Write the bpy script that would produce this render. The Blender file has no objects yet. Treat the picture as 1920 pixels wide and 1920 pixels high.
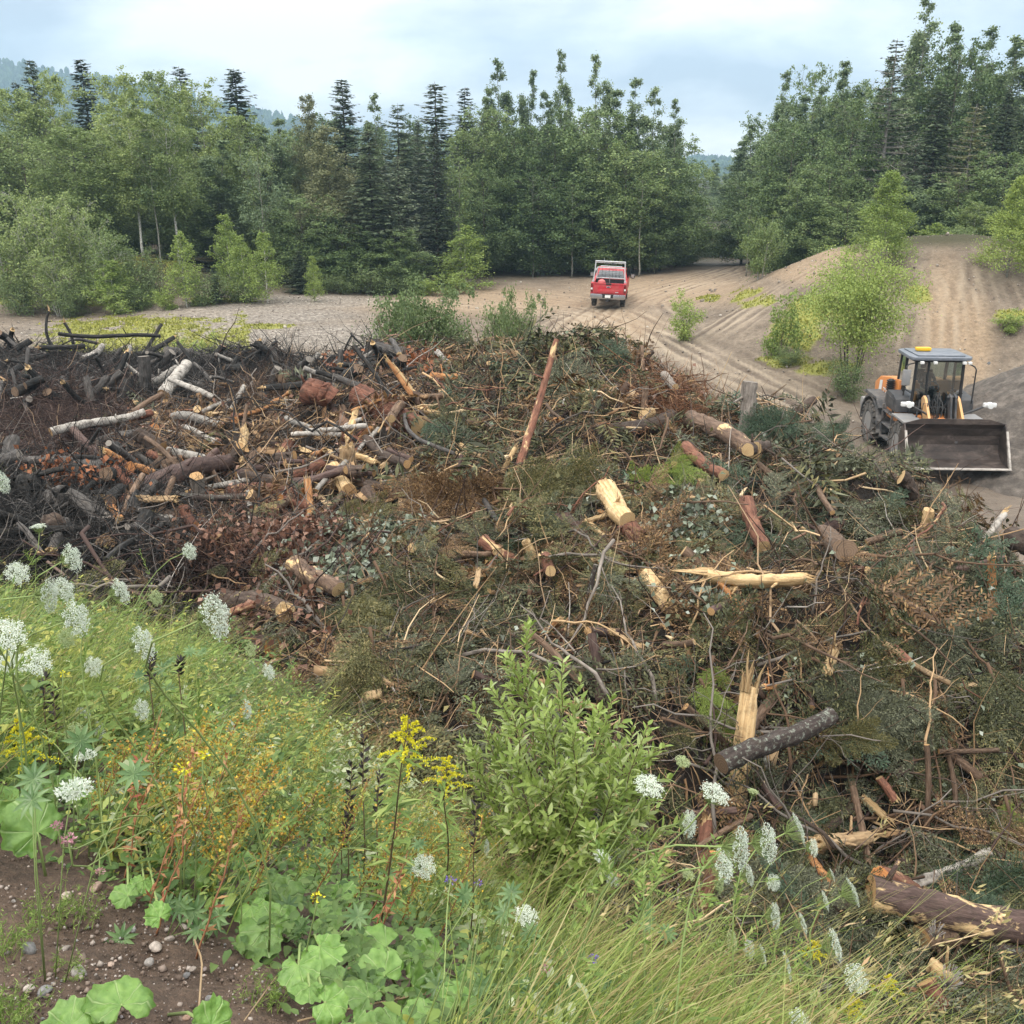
import bpy, bmesh, math, random
import numpy as np
from mathutils import Vector, Matrix, Euler
R = math.radians
C = bpy.context.scene
COL = C.collection
rng = np.random.default_rng(7)
random.seed(7)

# ------------------------------------------------------------------ camera
PITCH = R(19.24); FPX = 1844.0; CAMZ = 7.5
cp, sp = math.cos(PITCH), math.sin(PITCH)
cd = bpy.data.cameras.new('camera'); cam = bpy.data.objects.new('camera', cd); COL.objects.link(cam)
cam.location = (0, 0, CAMZ); cam.rotation_euler = (R(90) - PITCH, 0, 0)
cd.sensor_width = 36; cd.lens = 18 / (960 / FPX); cd.clip_start = 0.05; cd.clip_end = 6000
C.camera = cam

# ------------------------------------------------------------------ sky and sun (overcast)
SUN_EL, SUN_AZ = R(52), R(215)        # azimuth clockwise from +Y: behind the camera, to its left
world = bpy.data.worlds.new('World'); C.world = world; world.use_nodes = True
wt = world.node_tree; wt.nodes.clear()
def wn(t, **k):
    n = wt.nodes.new(t)
    for a, b in k.items(): setattr(n, a, b)
    return n
def wl(a, b): wt.links.new(a, b)
sky = wn('ShaderNodeTexSky', sky_type='NISHITA', sun_disc=False)
sky.sun_elevation = SUN_EL; sky.sun_rotation = SUN_AZ; sky.air_density = 1.0; sky.dust_density = 2.0
bg1 = wn('ShaderNodeBackground'); bg1.inputs['Strength'].default_value = 0.1; wl(sky.outputs[0], bg1.inputs[0])
tc = wn('ShaderNodeTexCoord'); sep = wn('ShaderNodeSeparateXYZ'); wl(tc.outputs['Generated'], sep.inputs[0])
zc = wn('ShaderNodeMath', operation='MAXIMUM'); wl(sep.outputs['Z'], zc.inputs[0]); zc.inputs[1].default_value = 0.0
za = wn('ShaderNodeMath', operation='ADD'); wl(zc.outputs[0], za.inputs[0]); za.inputs[1].default_value = 0.34
dv = wn('ShaderNodeVectorMath', operation='DIVIDE'); wl(tc.outputs['Generated'], dv.inputs[0])
cx = wn('ShaderNodeCombineXYZ'); [wl(za.outputs[0], cx.inputs[i]) for i in range(3)]; wl(cx.outputs[0], dv.inputs[1])
mp = wn('ShaderNodeMapping'); wl(dv.outputs[0], mp.inputs[0]); mp.inputs['Location'].default_value = (3.1, 1.7, 0); mp.inputs['Scale'].default_value = (0.8, 0.8, 0.8)
ns = wn('ShaderNodeTexNoise'); wl(mp.outputs[0], ns.inputs['Vector']); ns.inputs['Scale'].default_value = 2.0
ns.inputs['Detail'].default_value = 6; ns.inputs['Roughness'].default_value = 0.52; ns.inputs['Distortion'].default_value = 0.1
rp = wn('ShaderNodeValToRGB'); wl(ns.outputs[0], rp.inputs[0])
e = rp.color_ramp.elements
e[0].position = 0.40; e[0].color = (0.40, 0.44, 0.52, 1)
e[1].position = 0.62; e[1].color = (1.0, 0.985, 0.965, 1)
m_ = rp.color_ramp.elements.new(0.50); m_.color = (0.62, 0.655, 0.71, 1)
# an overcast sky is brightest overhead: radiance rises with elevation
gz = wn('ShaderNodeMapRange'); wl(zc.outputs[0], gz.inputs[0])
gz.inputs[1].default_value = 0.25; gz.inputs[2].default_value = 0.9; gz.inputs[3].default_value = 1.12; gz.inputs[4].default_value = 3.0
gw = wn('ShaderNodeMapRange'); wl(zc.outputs[0], gw.inputs[0]); gw.inputs[1].default_value = 0.28; gw.inputs[2].default_value = 0.6; gw.inputs[3].default_value = 0.0; gw.inputs[4].default_value = 0.85
wm = wn('ShaderNodeMix', data_type='RGBA'); wl(gw.outputs[0], wm.inputs[0]); wl(rp.outputs[0], wm.inputs[6]); wm.inputs[7].default_value = (0.92, 0.90, 0.85, 1)
bg2 = wn('ShaderNodeBackground'); wl(wm.outputs[2], bg2.inputs[0]); wl(gz.outputs[0], bg2.inputs[1])
mx = wn('ShaderNodeMixShader'); mx.inputs[0].default_value = 0.9; wl(bg1.outputs[0], mx.inputs[1]); wl(bg2.outputs[0], mx.inputs[2])
wo = wn('ShaderNodeOutputWorld'); wl(mx.outputs[0], wo.inputs[0])
world.cycles.sampling_method = 'MANUAL'; world.cycles.sample_map_resolution = 512

sl = bpy.data.lights.new('sun', 'SUN'); sl.energy = 1.5; sl.angle = R(14); sl.color = (1.0, 0.95, 0.88)
so = bpy.data.objects.new('sun', sl); COL.objects.link(so)
sd = Vector((math.sin(SUN_AZ) * math.cos(SUN_EL), math.cos(SUN_AZ) * math.cos(SUN_EL), math.sin(SUN_EL)))
so.rotation_euler = sd.to_track_quat('Z', 'Y').to_euler(); so.location = sd * 50

vs = C.view_settings
vs.view_transform = 'Standard'; vs.look = 'None'; vs.gamma = 1; vs.use_curve_mapping = False; vs.exposure = 0.52
C.cycles.use_denoising = True; C.cycles.denoiser = 'OPENIMAGEDENOISE'; C.cycles.denoising_input_passes = 'RGB_ALBEDO_NORMAL'; C.cycles.denoising_prefilter = 'ACCURATE'; C.cycles.max_bounces = 6; C.cycles.diffuse_bounces = 2; C.cycles.glossy_bounces = 2; C.cycles.transmission_bounces = 4
C.cycles.transparent_max_bounces = 6; C.cycles.volume_bounces = 0; C.cycles.caustics_reflective = False; C.cycles.caustics_refractive = False

HAZE = 0.00050
# ------------------------------------------------------------------ photograph geometry
def ray(px, py):
    u, v = (px - 960) / FPX, (py - 960) / FPX
    return np.array((u, cp - v * sp, -sp - v * cp))
def at_y(px, py, Y):
    d = ray(px, py); t = Y / d[1]; return np.array((d[0] * t, Y, CAMZ + d[2] * t))
def at_z(px, py, z):
    d = ray(px, py); t = (z - CAMZ) / d[2]; return np.array((d[0] * t, d[1] * t, z))
def at_t(px, py, t):
    d = ray(px, py); return np.array((d[0] * t, d[1] * t, CAMZ + d[2] * t))
def to_px(P):
    P = np.atleast_2d(P); y, z = P[:, 1], P[:, 2] - CAMZ
    dep = np.maximum(y * cp - z * sp, 1e-3)
    return 960 + FPX * P[:, 0] / dep, 960 + FPX * (-y * sp - z * cp) / dep, dep

# ------------------------------------------------------------------ object helpers
def link(o, parent=None):
    COL.objects.link(o)
    if parent is not None: o.parent = parent
    return o
def tag(o, label=None, cat=None, group=None, kind=None):
    if label: o['label'] = label
    if cat: o['category'] = cat
    if group: o['group'] = group
    if kind: o['kind'] = kind
    return o
def empty(name, loc=(0, 0, 0), rz=0.0, label=None, cat=None, group=None):
    o = bpy.data.objects.new(name, None); o.location = loc; o.rotation_euler = (0, 0, rz); o.empty_display_size = 0.2
    link(o); return tag(o, label, cat, group)
def dup(root, label=None, group=None):
    r = root.copy(); COL.objects.link(r)
    if label: r['label'] = label
    if group: r['group'] = group
    for ch in root.children:
        c = ch.copy(); COL.objects.link(c); c.parent = r
        for g in ch.children:
            d = g.copy(); COL.objects.link(d); d.parent = c
    return r
def mesh_np(name, V, Fs, mats, midx=None, smooth=False):
    """V (n,3); Fs list of int arrays (m,k); midx list of ints / arrays matching Fs"""
    V = np.asarray(V, np.float32).reshape(-1, 3)
    Fs = [np.asarray(f, np.int32) for f in Fs if len(f)]
    me = bpy.data.meshes.new(name)
    nl = sum(f.size for f in Fs); npoly = sum(len(f) for f in Fs)
    me.vertices.add(len(V)); me.vertices.foreach_set('co', V.ravel())
    me.loops.add(nl); me.polygons.add(npoly)
    me.loops.foreach_set('vertex_index', np.concatenate([f.ravel() for f in Fs]).astype(np.int32))
    tot = np.concatenate([np.full(len(f), f.shape[1], np.int32) for f in Fs])
    st = np.concatenate(([0], np.cumsum(tot)[:-1])).astype(np.int32)
    me.polygons.foreach_set('loop_start', st)
    for m in (mats if isinstance(mats, (list, tuple)) else [mats]): me.materials.append(m)
    if midx is not None:
        mi = np.concatenate([np.broadcast_to(np.asarray(a, np.int32), (len(f),)) for a, f in zip(midx, Fs)])
        me.polygons.foreach_set('material_index', mi.astype(np.int32))
    if smooth: me.polygons.foreach_set('use_smooth', np.ones(npoly, bool))
    me.update(calc_edges=True); me.validate()
    return me
def attr(me, name, vals):
    a = me.attributes.new(name, 'FLOAT', 'POINT'); a.data.foreach_set('value', np.asarray(vals, np.float32))
def mobj(name, me, parent=None): return link(bpy.data.objects.new(name, me), parent)

class G:
    """gathers numpy geometry into one mesh"""
    def __init__(s): s.V = []; s.F = []; s.M = []; s.n = 0
    def add(s, V, F, m=0):
        V = np.asarray(V, float).reshape(-1, 3)
        for f in (F if isinstance(F, list) else [F]):
            s.F.append(np.asarray(f, np.int64) + s.n); s.M.append(m)
        s.V.append(V); s.n += len(V)
    def mesh(s, name, mats, smooth=False):
        by = {}
        for f, m in zip(s.F, s.M):
            if len(f): by.setdefault((f.shape[1], m), []).append(f)
        Fs = [np.concatenate(v) for v in by.values()]; mi = [k[1] for k in by]
        return mesh_np(name, np.concatenate(s.V), Fs, mats, mi, smooth)
    def obj(s, name, mats, parent=None, smooth=False): return mobj(name, s.mesh(name, mats, smooth), parent)

def norm(a): return a / np.maximum(np.linalg.norm(a, axis=-1, keepdims=True), 1e-9)
def tubes(P, Rad, k=5, cap=True):
    """P (n,S,3), Rad (n,S) -> verts, faces"""
    P = np.asarray(P, float); Rad = np.asarray(Rad, float); n, S, _ = P.shape
    T = norm(np.gradient(P, axis=1)); ax = norm(P[:, -1] - P[:, 0])
    ref = np.where(np.abs(ax[:, 2:3]) > .8, np.array([[1., 0, 0]]), np.array([[0, 0, 1.]]))[:, None, :]
    A = norm(np.cross(T, np.broadcast_to(ref, T.shape))); B = np.cross(T, A)
    a = np.linspace(0, 2 * np.pi, k, endpoint=False)
    V = P[:, :, None, :] + Rad[:, :, None, None] * (np.cos(a)[None, None, :, None] * A[:, :, None, :] + np.sin(a)[None, None, :, None] * B[:, :, None, :])
    base = (np.arange(n) * S * k)[:, None, None]; i = np.arange(S - 1)[None, :, None] * k; j = np.arange(k)[None, None, :]; j2 = (j + 1) % k
    F = np.stack([base + i + j, base + i + j2, base + i + k + j2, base + i + k + j], -1).reshape(-1, 4)
    out = [F]
    if cap:
        e = (np.arange(n) * S * k)[:, None]
        out.append(e + np.arange(k)[None, ::-1]); out.append(e + (S - 1) * k + np.arange(k)[None, :])
    return V.reshape(-1, 3), out
def leaves(Cn, D, N, L, W, fold=None):
    """rhombus leaves: base Cn, axis D, face normal N"""
    D = norm(D); S = norm(np.cross(D, N)); N = np.cross(S, D); n = len(Cn)
    L = np.broadcast_to(L, (n,))[:, None]; W = np.broadcast_to(W, (n,))[:, None]
    mid = Cn + D * L * .45; up = N * W * (0.25 if fold is None else fold)
    V = np.stack([Cn, mid + S * W * .5 + up, Cn + D * L, mid - S * W * .5 + up], 1)
    F = np.arange(n * 4).reshape(n, 4)
    return V.reshape(-1, 3), F
def leaves6(Cn, D, N, L, W, droop=.25, fold=.2):
    """longer leaves of two bent halves (8 verts, 4 tris+2 quads as 4 quads-ish)"""
    D = norm(D); S = norm(np.cross(D, N)); N = np.cross(S, D); n = len(Cn)
    L = np.broadcast_to(L, (n,))[:, None]; W = np.broadcast_to(W, (n,))[:, None]
    dr = np.broadcast_to(droop, (n,))[:, None] * L
    ts = (0, .3, .68, 1.0); V = []
    for t in ts: V.append(Cn + D * L * t - N * dr * t * t)
    for t, w in ((.3, 1.), (.68, .8)):
        c = Cn + D * L * t - N * dr * t * t
        V.append(c + S * W * .5 * w + N * W * fold); V.append(c - S * W * .5 * w + N * W * fold)
    V = np.stack(V, 1); b = (np.arange(n) * 8)[:, None]
    tri = np.concatenate([b + np.array([[0, 4, 1]]), b + np.array([[0, 1, 5]]), b + np.array([[6, 3, 2]]), b + np.array([[2, 3, 7]])])
    quad = np.concatenate([b + np.array([[1, 4, 6, 2]]), b + np.array([[5, 1, 2, 7]])])
    return V.reshape(-1, 3), [tri, quad]
def xform(V, M3, s, T):
    """V (m,3) placed n times: M3 (n,3,3), s (n,), T (n,3) -> (n*m,3)"""
    return (np.einsum('nij,mj->nmi', M3, V) * np.asarray(s)[:, None, None] + T[:, None, :]).reshape(-1, 3)
def repF(F, m, n): return (F[None] + (np.arange(n) * m)[:, None, None]).reshape(-1, F.shape[1])
def frames(D, N):
    """matrices whose X is D and Z is nearest N"""
    X = norm(D); Y = norm(np.cross(N, X)); Z = np.cross(X, Y); return np.stack([X, Y, Z], -1)
def rvec(n, r=rng): return norm(r.normal(size=(n, 3)))
def smst(a, b, x): t = np.clip((x - a) / (b - a), 0, 1); return t * t * (3 - 2 * t)
# value noise
_PERM = np.random.default_rng(3).random((256, 256))
def vnoise(x, y):
    xi = np.floor(x).astype(int); yi = np.floor(y).astype(int); fx = x - xi; fy = y - yi
    fx = fx * fx * (3 - 2 * fx); fy = fy * fy * (3 - 2 * fy)
    g = lambda i, j: _PERM[i & 255, j & 255]
    return (g(xi, yi) * (1 - fx) + g(xi + 1, yi) * fx) * (1 - fy) + (g(xi, yi + 1) * (1 - fx) + g(xi + 1, yi + 1) * fx) * fy
def fbm(x, y, o=4):
    s = 0; a = .5
    for i in range(o): s = s + a * (vnoise(x * 2 ** i + 17.3 * i, y * 2 ** i - 9.1 * i) - .5); a *= .5
    return s
def tps(pts, lam=1e-3):
    P = np.array(pts, float); n = len(P)
    def ker(d2): return np.where(d2 > 1e-12, .5 * d2 * np.log(np.maximum(d2, 1e-12)), 0)
    K = ker(((P[:, None, :2] - P[None, :, :2]) ** 2).sum(-1)) + lam * np.eye(n)
    Q = np.c_[np.ones(n), P[:, :2]]
    A = np.block([[K, Q], [Q.T, np.zeros((3, 3))]]); w = np.linalg.solve(A, np.r_[P[:, 2], 0, 0, 0])
    def f(x, y):
        x = np.asarray(x, float); sh = x.shape; x = x.ravel(); y = np.asarray(y, float).ravel(); out = np.empty(len(x))
        for i in range(0, len(x), 40000):
            X = x[i:i + 40000]; Y = y[i:i + 40000]
            out[i:i + 40000] = ker((X[:, None] - P[None, :, 0]) ** 2 + (Y[:, None] - P[None, :, 1]) ** 2) @ w[:n] + w[n] + w[n + 1] * X + w[n + 2] * Y
        return out.reshape(sh)
    return f

# ------------------------------------------------------------------ materials
def nmat(name):
    m = bpy.data.materials.new(name); m.use_nodes = True; nt = m.node_tree
    return m, nt, nt.nodes['Principled BSDF'], nt.nodes['Material Output']
def nd(nt, t, ins=None, **k):
    n = nt.nodes.new(t)
    for a, b in k.items(): setattr(n, a, b)
    for a, b in (ins or {}).items():
        if hasattr(b, 'is_output'): nt.links.new(b, n.inputs[a])
        else: n.inputs[a].default_value = b
    return n
def ramp(nt, fac, stops):
    r = nt.nodes.new('ShaderNodeValToRGB'); nt.links.new(fac, r.inputs[0]); el = r.color_ramp.elements
    el[0].position, el[0].color = stops[0][0], (*stops[0][1], 1); el[1].position, el[1].color = stops[-1][0], (*stops[-1][1], 1)
    for p, c in stops[1:-1]: x = el.new(p); x.color = (*c, 1)
    return r.outputs[0]
def mixc(nt, f, a, b, bt='MIX'):
    n = nt.nodes.new('ShaderNodeMix'); n.data_type = 'RGBA'; n.blend_type = bt
    for i, v in ((0, f), (6, a), (7, b)):
        if hasattr(v, 'is_output'): nt.links.new(v, n.inputs[i])
        else: n.inputs[i].default_value = v if i == 0 else (*v, 1) if len(v) == 3 else v
    return n.outputs[2]
def flat(name, col, rough=.6, metal=0., dirt=.25, scale=6, dcol=(.16, .13, .10), spec=.5, bump=0.):
    """painted or plain surface with dust and wear from noise"""
    m, nt, b, o = nmat(name); t = nd(nt, 'ShaderNodeTexCoord')
    n = nd(nt, 'ShaderNodeTexNoise', {'Vector': t.outputs['Object'], 'Scale': scale, 'Detail': 6, 'Roughness': .65})
    f = nd(nt, 'ShaderNodeMapRange', {0: n.outputs[0], 1: .42, 2: .75, 3: 0, 4: dirt * 1.6})
    nt.links.new(mixc(nt, f.outputs[0], col, dcol), b.inputs['Base Color'])
    r2 = nd(nt, 'ShaderNodeMapRange', {0: n.outputs[0], 1: .35, 2: .7, 3: rough, 4: min(1, rough + .25)})
    nt.links.new(r2.outputs[0], b.inputs['Roughness']); b.inputs['Metallic'].default_value = metal
    b.inputs['Specular IOR Level'].default_value = spec
    if bump:
        bp = nd(nt, 'ShaderNodeBump', {'Strength': bump, 'Distance': .02, 'Height': n.outputs[0]}); nt.links.new(bp.outputs[0], b.inputs['Normal'])
    return m
def leafmat(name, c1, c2, trans=.25, rough=.55, objvar=.35, spec=.35, c3=None):
    m, nt, b, o = nmat(name)
    gi = nd(nt, 'ShaderNodeNewGeometry'); oi = nd(nt, 'ShaderNodeObjectInfo')
    st = [(0, c1), (1, c2)] if c3 is None else [(0, c1), (.8, c2), (1, c3)]
    col = ramp(nt, gi.outputs['Random Per Island'], st)
    f = nd(nt, 'ShaderNodeMapRange', {0: oi.outputs['Random'], 3: 1 - objvar, 4: 1 + objvar})
    hs = nd(nt, 'ShaderNodeHueSaturation', {'Value': f.outputs[0], 'Color': col})
    h2 = nd(nt, 'ShaderNodeMapRange', {0: oi.outputs['Random'], 3: .5 + .05 * objvar, 4: .5 - .05 * objvar}); nt.links.new(h2.outputs[0], hs.inputs['Hue'])
    nt.links.new(hs.outputs[0], b.inputs['Base Color']); b.inputs['Roughness'].default_value = rough; b.inputs['Specular IOR Level'].default_value = spec
    tr = nd(nt, 'ShaderNodeBsdfTranslucent', {'Color': hs.outputs[0]})
    ms = nd(nt, 'ShaderNodeMixShader', {0: trans, 1: b.outputs[0], 2: tr.outputs[0]}); nt.links.new(ms.outputs[0], o.inputs[0])
    return m
def barkmat(name, c1, c2, peel=None, peel_amt=0., scale=6, stretch=.18, c3=None, bump=.8, rough=.9, lich=0.):
    """bark along local X: long ridges, worn patches showing the wood"""
    m, nt, b, o = nmat(name); t = nd(nt, 'ShaderNodeTexCoord'); oi = nd(nt, 'ShaderNodeObjectInfo')
    off = nd(nt, 'ShaderNodeVectorMath', {0: oi.outputs['Random'], 1: (37., 11., 23.)}, operation='MULTIPLY')
    v0 = nd(nt, 'ShaderNodeVectorMath', {0: t.outputs['Object'], 1: off.outputs[0]}, operation='ADD')
    mpn = nd(nt, 'ShaderNodeMapping', {'Vector': v0.outputs[0], 'Scale': (stretch, 1, 1)})
    n = nd(nt, 'ShaderNodeTexNoise', {'Vector': mpn.outputs[0], 'Scale': scale * 4, 'Detail': 5, 'Roughness': .7})
    st = [(.3, c1), (.7, c2)] if c3 is None else [(.3, c1), (.52, c2), (.72, c3)]
    col = ramp(nt, n.outputs[0], st)
    if lich:
        nl = nd(nt, 'ShaderNodeTexNoise', {'Vector': v0.outputs[0], 'Scale': scale * 3, 'Detail': 6, 'Roughness': .75})
        fl = nd(nt, 'ShaderNodeMapRange', {0: nl.outputs[0], 1: .62 - .1 * lich, 2: .68, 3: 0, 4: .8}); col = mixc(nt, fl.outputs[0], col, (.42, .46, .38))
    if peel is not None:
        mp2 = nd(nt, 'ShaderNodeMapping', {'Vector': v0.outputs[0], 'Scale': (.5, 1, 1)}); np_ = nd(nt, 'ShaderNodeTexNoise', {'Vector': mp2.outputs[0], 'Scale': 4.1, 'Detail': 8, 'Roughness': .68, 'Distortion': .4})
        fp = nd(nt, 'ShaderNodeMapRange', {0: np_.outputs[0], 1: .585 - peel_amt * .22, 2: .635 - peel_amt * .22, 3: 0, 4: 1}, clamp=True)
        n3 = nd(nt, 'ShaderNodeTexNoise', {'Vector': mpn.outputs[0], 'Scale': scale * 6, 'Detail': 3})
        wood = ramp(nt, n3.outputs[0], [(.3, tuple(x * .7 for x in peel)), (.65, peel)])
        col = mixc(nt, fp.outputs[0], col, wood)
    nq = nd(nt, 'ShaderNodeTexNoise', {'Vector': v0.outputs[0], 'Scale': 7., 'Detail': 8, 'Roughness': .75}); fq = nd(nt, 'ShaderNodeMapRange', {0: nq.outputs[0], 1: .5, 2: .72, 3: 0, 4: .75}); col = mixc(nt, fq.outputs[0], col, (.055, .042, .030))
    dv_ = nd(nt, 'ShaderNodeMapRange', {0: oi.outputs['Random'], 3: .7, 4: 1.3})
    hs = nd(nt, 'ShaderNodeHueSaturation', {'Color': col, 'Value': dv_.outputs[0]})
    nt.links.new(hs.outputs[0], b.inputs['Base Color']); b.inputs['Roughness'].default_value = rough; b.inputs['Specular IOR Level'].default_value = .3
    bp = nd(nt, 'ShaderNodeBump', {'Strength': bump, 'Distance': .02, 'Height': n.outputs[0]}); nt.links.new(bp.outputs[0], b.inputs['Normal'])
    return m
def endmat(name, c1, c2, dark=(.10, .05, .02)):
    """sawn end with rings; local X is the log's axis"""
    m, nt, b, o = nmat(name); t = nd(nt, 'ShaderNodeTexCoord')
    mpn = nd(nt, 'ShaderNodeMapping', {'Vector': t.outputs['Object'], 'Scale': (0., 1, 1)})
    ln = nd(nt, 'ShaderNodeVectorMath', {0: mpn.outputs[0]}, operation='LENGTH')
    n = nd(nt, 'ShaderNodeTexNoise', {'Vector': t.outputs['Object'], 'Scale': 9., 'Detail': 6, 'Roughness': .7})
    s = nd(nt, 'ShaderNodeMath', {0: n.outputs[0], 1: .035}, operation='MULTIPLY'); a = nd(nt, 'ShaderNodeMath', {0: ln.outputs['Value'], 1: s.outputs[0]}, operation='ADD')
    q = nd(nt, 'ShaderNodeMath', {0: a.outputs[0], 1: 240.}, operation='MULTIPLY'); sn = nd(nt, 'ShaderNodeMath', {0: q.outputs[0]}, operation='SINE')
    f = nd(nt, 'ShaderNodeMapRange', {0: sn.outputs[0], 1: -1, 2: 1, 3: 0, 4: .55}); col = mixc(nt, f.outputs[0], c1, c2)
    f2 = nd(nt, 'ShaderNodeMapRange', {0: n.outputs[0], 1: .52, 2: .8, 3: 0, 4: .7}); col = mixc(nt, f2.outputs[0], col, dark)
    nt.links.new(col, b.inputs['Base Color']); b.inputs['Roughness'].default_value = .85; b.inputs['Specular IOR Level'].default_value = .2
    return m
def twigmat(name, c1, c2, c3=None, rough=.85):
    m, nt, b, o = nmat(name); gi = nd(nt, 'ShaderNodeNewGeometry')
    col = ramp(nt, gi.outputs['Random Per Island'], [(0, c1), (1, c2)] if c3 is None else [(0, c1), (.78, c2), (1, c3)])
    nt.links.new(col, b.inputs['Base Color']); b.inputs['Roughness'].default_value = rough; b.inputs['Specular IOR Level'].default_value = .25
    return m
# ------------------------------------------------------------------ terrain shapes
def bank_z(x, y):
    s = .48 * x + .877 * y - 1.16
    k = .60 + .5 * smst(-3, 2, x)
    ss = np.where(s > 3, s, np.log1p(np.exp(np.clip(s * 4, -30, 30))) / 4)      # soft brow
    # the brow also wraps round beyond the frame
    return 5.93 - k * ss + .10 * fbm(x * 1.1, y * 1.1, 3) + .03 * fbm(x * 5, y * 5, 3)

gp = [(-60, 20, 0), (-60, 60, .3), (-60, 100, 1), (-30, 20, 0), (0, 20, 0), (-30, 40, 0), (-10, 40, -.1), (0, 36, -.2), (-40, 50, 0),
      (60, 100, 2), (30, 110, .5), (0, 110, .5), (-30, 110, 1), (10, 90, 0), (20, 92, .2), (0, 70, 0), (-10, 66, 0), (-25, 58, 0), (4, 56, -.2), (-8, 52, -.1),
      (-18, 48, .1), (-26, 50, .1), (-12, 48, .1), (-20, 44, -.5), (-10, 44, -.4), (-28, 44, -.4), (-20, 56, .15), (-10, 58, .1),
      (13.3, 30, -1.35), (12, 26, -1.45), (9, 24, -1.4), (16, 30, -1.38), (12, 34, -1.25), (10, 20, -1.5), (9, 14, -1.6), (14, 14, -1.6), (25, 15, -1.5), (5, 40, -.75), (3, 44, -.55), (7, 32, -1.25), (8, 37, -1.05), (5, 48, -.4), (3, 30, -.7),
      (0, 5, -.6), (-30, 0, 0), (0, -20, 0), (40, 0, -1), (-20, 20, 0), (-12, 30, 0), (-5, 14, -.5),
      # the dirt hill on the far side of the haul road
      (10.5, 38, -.6), (8.5, 44, -.1), (8.4, 50, .2), (10, 57, .4), (12.5, 51, 1.9), (11.5, 45, 1.1), (14, 40, .1), (13.5, 44, 1.6), (16, 47, 3.2), (16.2, 52, 3.55), (12, 61, .6), (16, 60, 1.4),
      (18, 38.0, -.7), (18, 42, 1.35), (19, 46, 3.4), (21, 48, 4.35), (23.5, 48, 4.3), (25.5, 48.5, 3.9), (21.5, 44, 2.7), (22, 40.5, 1.0), (26, 43, 2.0), (22, 37, -.7), (28, 40, .5), (30, 47, 2.8), (36, 50, 2), (38, 40, 0), (26, 34, -1.3), (20, 33, -1.5),
      (22, 54, 3.6), (19, 56, 2.8), (26, 56, 3.2), (20, 64, 1.2), (28, 64, 1.5), (40, 62, 2), (15, 70, .4), (30, 75, 1.5), (50, 75, 3),
      # hummock at the edge of the birches
      (-23, 62, 2.3), (-21.5, 60, 1.4), (-24.5, 60, 1.5), (-20, 62.5, 1.3), (-26, 62, 1.6), (-17, 61, .5), (-22, 57.5, .25), (-29, 60, .6), (-22, 66, 1.8), (-33, 60, .3), (-14, 63, .3)]
_g = tps(gp, 1.)
def ground_z(x, y):
    x = np.asarray(x, float); y = np.asarray(y, float)
    d = np.hypot((x - 0) / 75, (y - 55) / 75); w = 1 - smst(.75, 1.1, d)
    z = np.clip(_g(x, y), -2.2, 5) * w + (1 - w) * .3
    return z + .16 * fbm(x * .35, y * .35, 4) * (1 + .0 * x) + .09 * fbm(x * 1.7, y * 1.7, 3)

# pile of logging slash: control points as (photo x, photo y, distance)
pp = [(0,662,35),(150,666,34.5),(300,670,34),(450,670,33.5),(600,670,32),(760,662,29.5),(890,655,26),(960,650,24),(1040,645,22),(1130,652,22),(1250,705,20.5),(1330,765,19.5),(1480,800,18.5),
      (0,700,30),(0,760,25),(0,800,22.5),(0,860,19),(0,960,14.5),(0,1040,12.4),(100,730,26.5),(120,780,23.5),(200,700,30),(200,750,26),(200,800,22.5),(200,900,17.5),(200,1000,13.5),(200,1080,12),
      (450,700,29.5),(450,750,25),(450,800,21.5),(450,900,17.2),(450,1000,13.8),(450,1100,12),(450,1200,10.8),(600,700,29),(600,750,22),(600,800,19),(600,900,16.5),(600,1000,14),(600,1100,12),(600,1200,10.5),(600,1300,9.2),
      (750,700,25),(750,750,20.5),(750,800,18.6),(900,700,22.5),(900,750,20.3),(900,800,18.6),(900,900,15.8),(900,1000,13.6),(900,1100,11.8),(900,1200,10.4),(900,1300,9.2),(900,1400,8.3),
      (1040,700,20.5),(1040,800,17.5),(1040,900,15),(1040,1000,13),(1040,1100,11.4),(1040,1200,10.2),(1040,1300,9.2),(1040,1400,8.4),(1150,720,20),(1180,800,17.8),(1180,900,15.1),
      (1300,800,18),(1300,900,15.2),(1300,1000,13),(1300,1100,11.2),(1300,1200,10),(1300,1300,9.2),(1300,1400,8.6),(1300,1500,8.5),(1300,1600,8.0),
      (1450,880,16.2),(1450,1000,13),(1560,885,17),(1600,908,16.4),(1700,942,15.2),(1800,1000,13.6),(1600,1000,13),(1600,1100,11.3),(1600,1200,10.2),(1600,1300,9.5),(1600,1400,9.35),(1600,1500,9.1),(1600,1600,8.5),(1600,1700,7.5),(1600,1800,7),
      (1900,1090,11.9),(1900,1130,11.2),(1900,1200,10.6),(1900,1300,9.9),(1900,1400,9.55),(1900,1500,9.2),(1900,1600,8.4),(1900,1700,7.9),(1900,1800,7.4),(1900,1900,6.8)]
pw = [tuple(at_y(*p)) for p in pp]
pw += [(-24,36,1),(-24,25,1.5),(-20,15,2),(-14,10,1.6),(-19,40,-1.2),(-12,39,-1.3),(-6,36.5,-1.4),(-2.5,32.5,-1.3),(0,28.5,-1.2),(2.5,27,-1.2),(5.5,25,-1.6),(8,23.5,-2.2),(9.5,21.5,-2.6),
       (7.8,19,-1.4),(9,17.5,-2.2),(9.2,14.5,-2.2),(9.6,12,-1.6),(9,9,.3),(9,6,0),(6.2,5.6,.2),(4.5,5.8,.3),(2.5,6.6,.8),(1,7.0,1.3),(-1,7.2,1.8),(-3,8,2.0),(-5,9.5,2.1),(-7,11,2.2),(12,22,-3),(12,12,-3),(0,33,-3),(-26,42,-3)]
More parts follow.
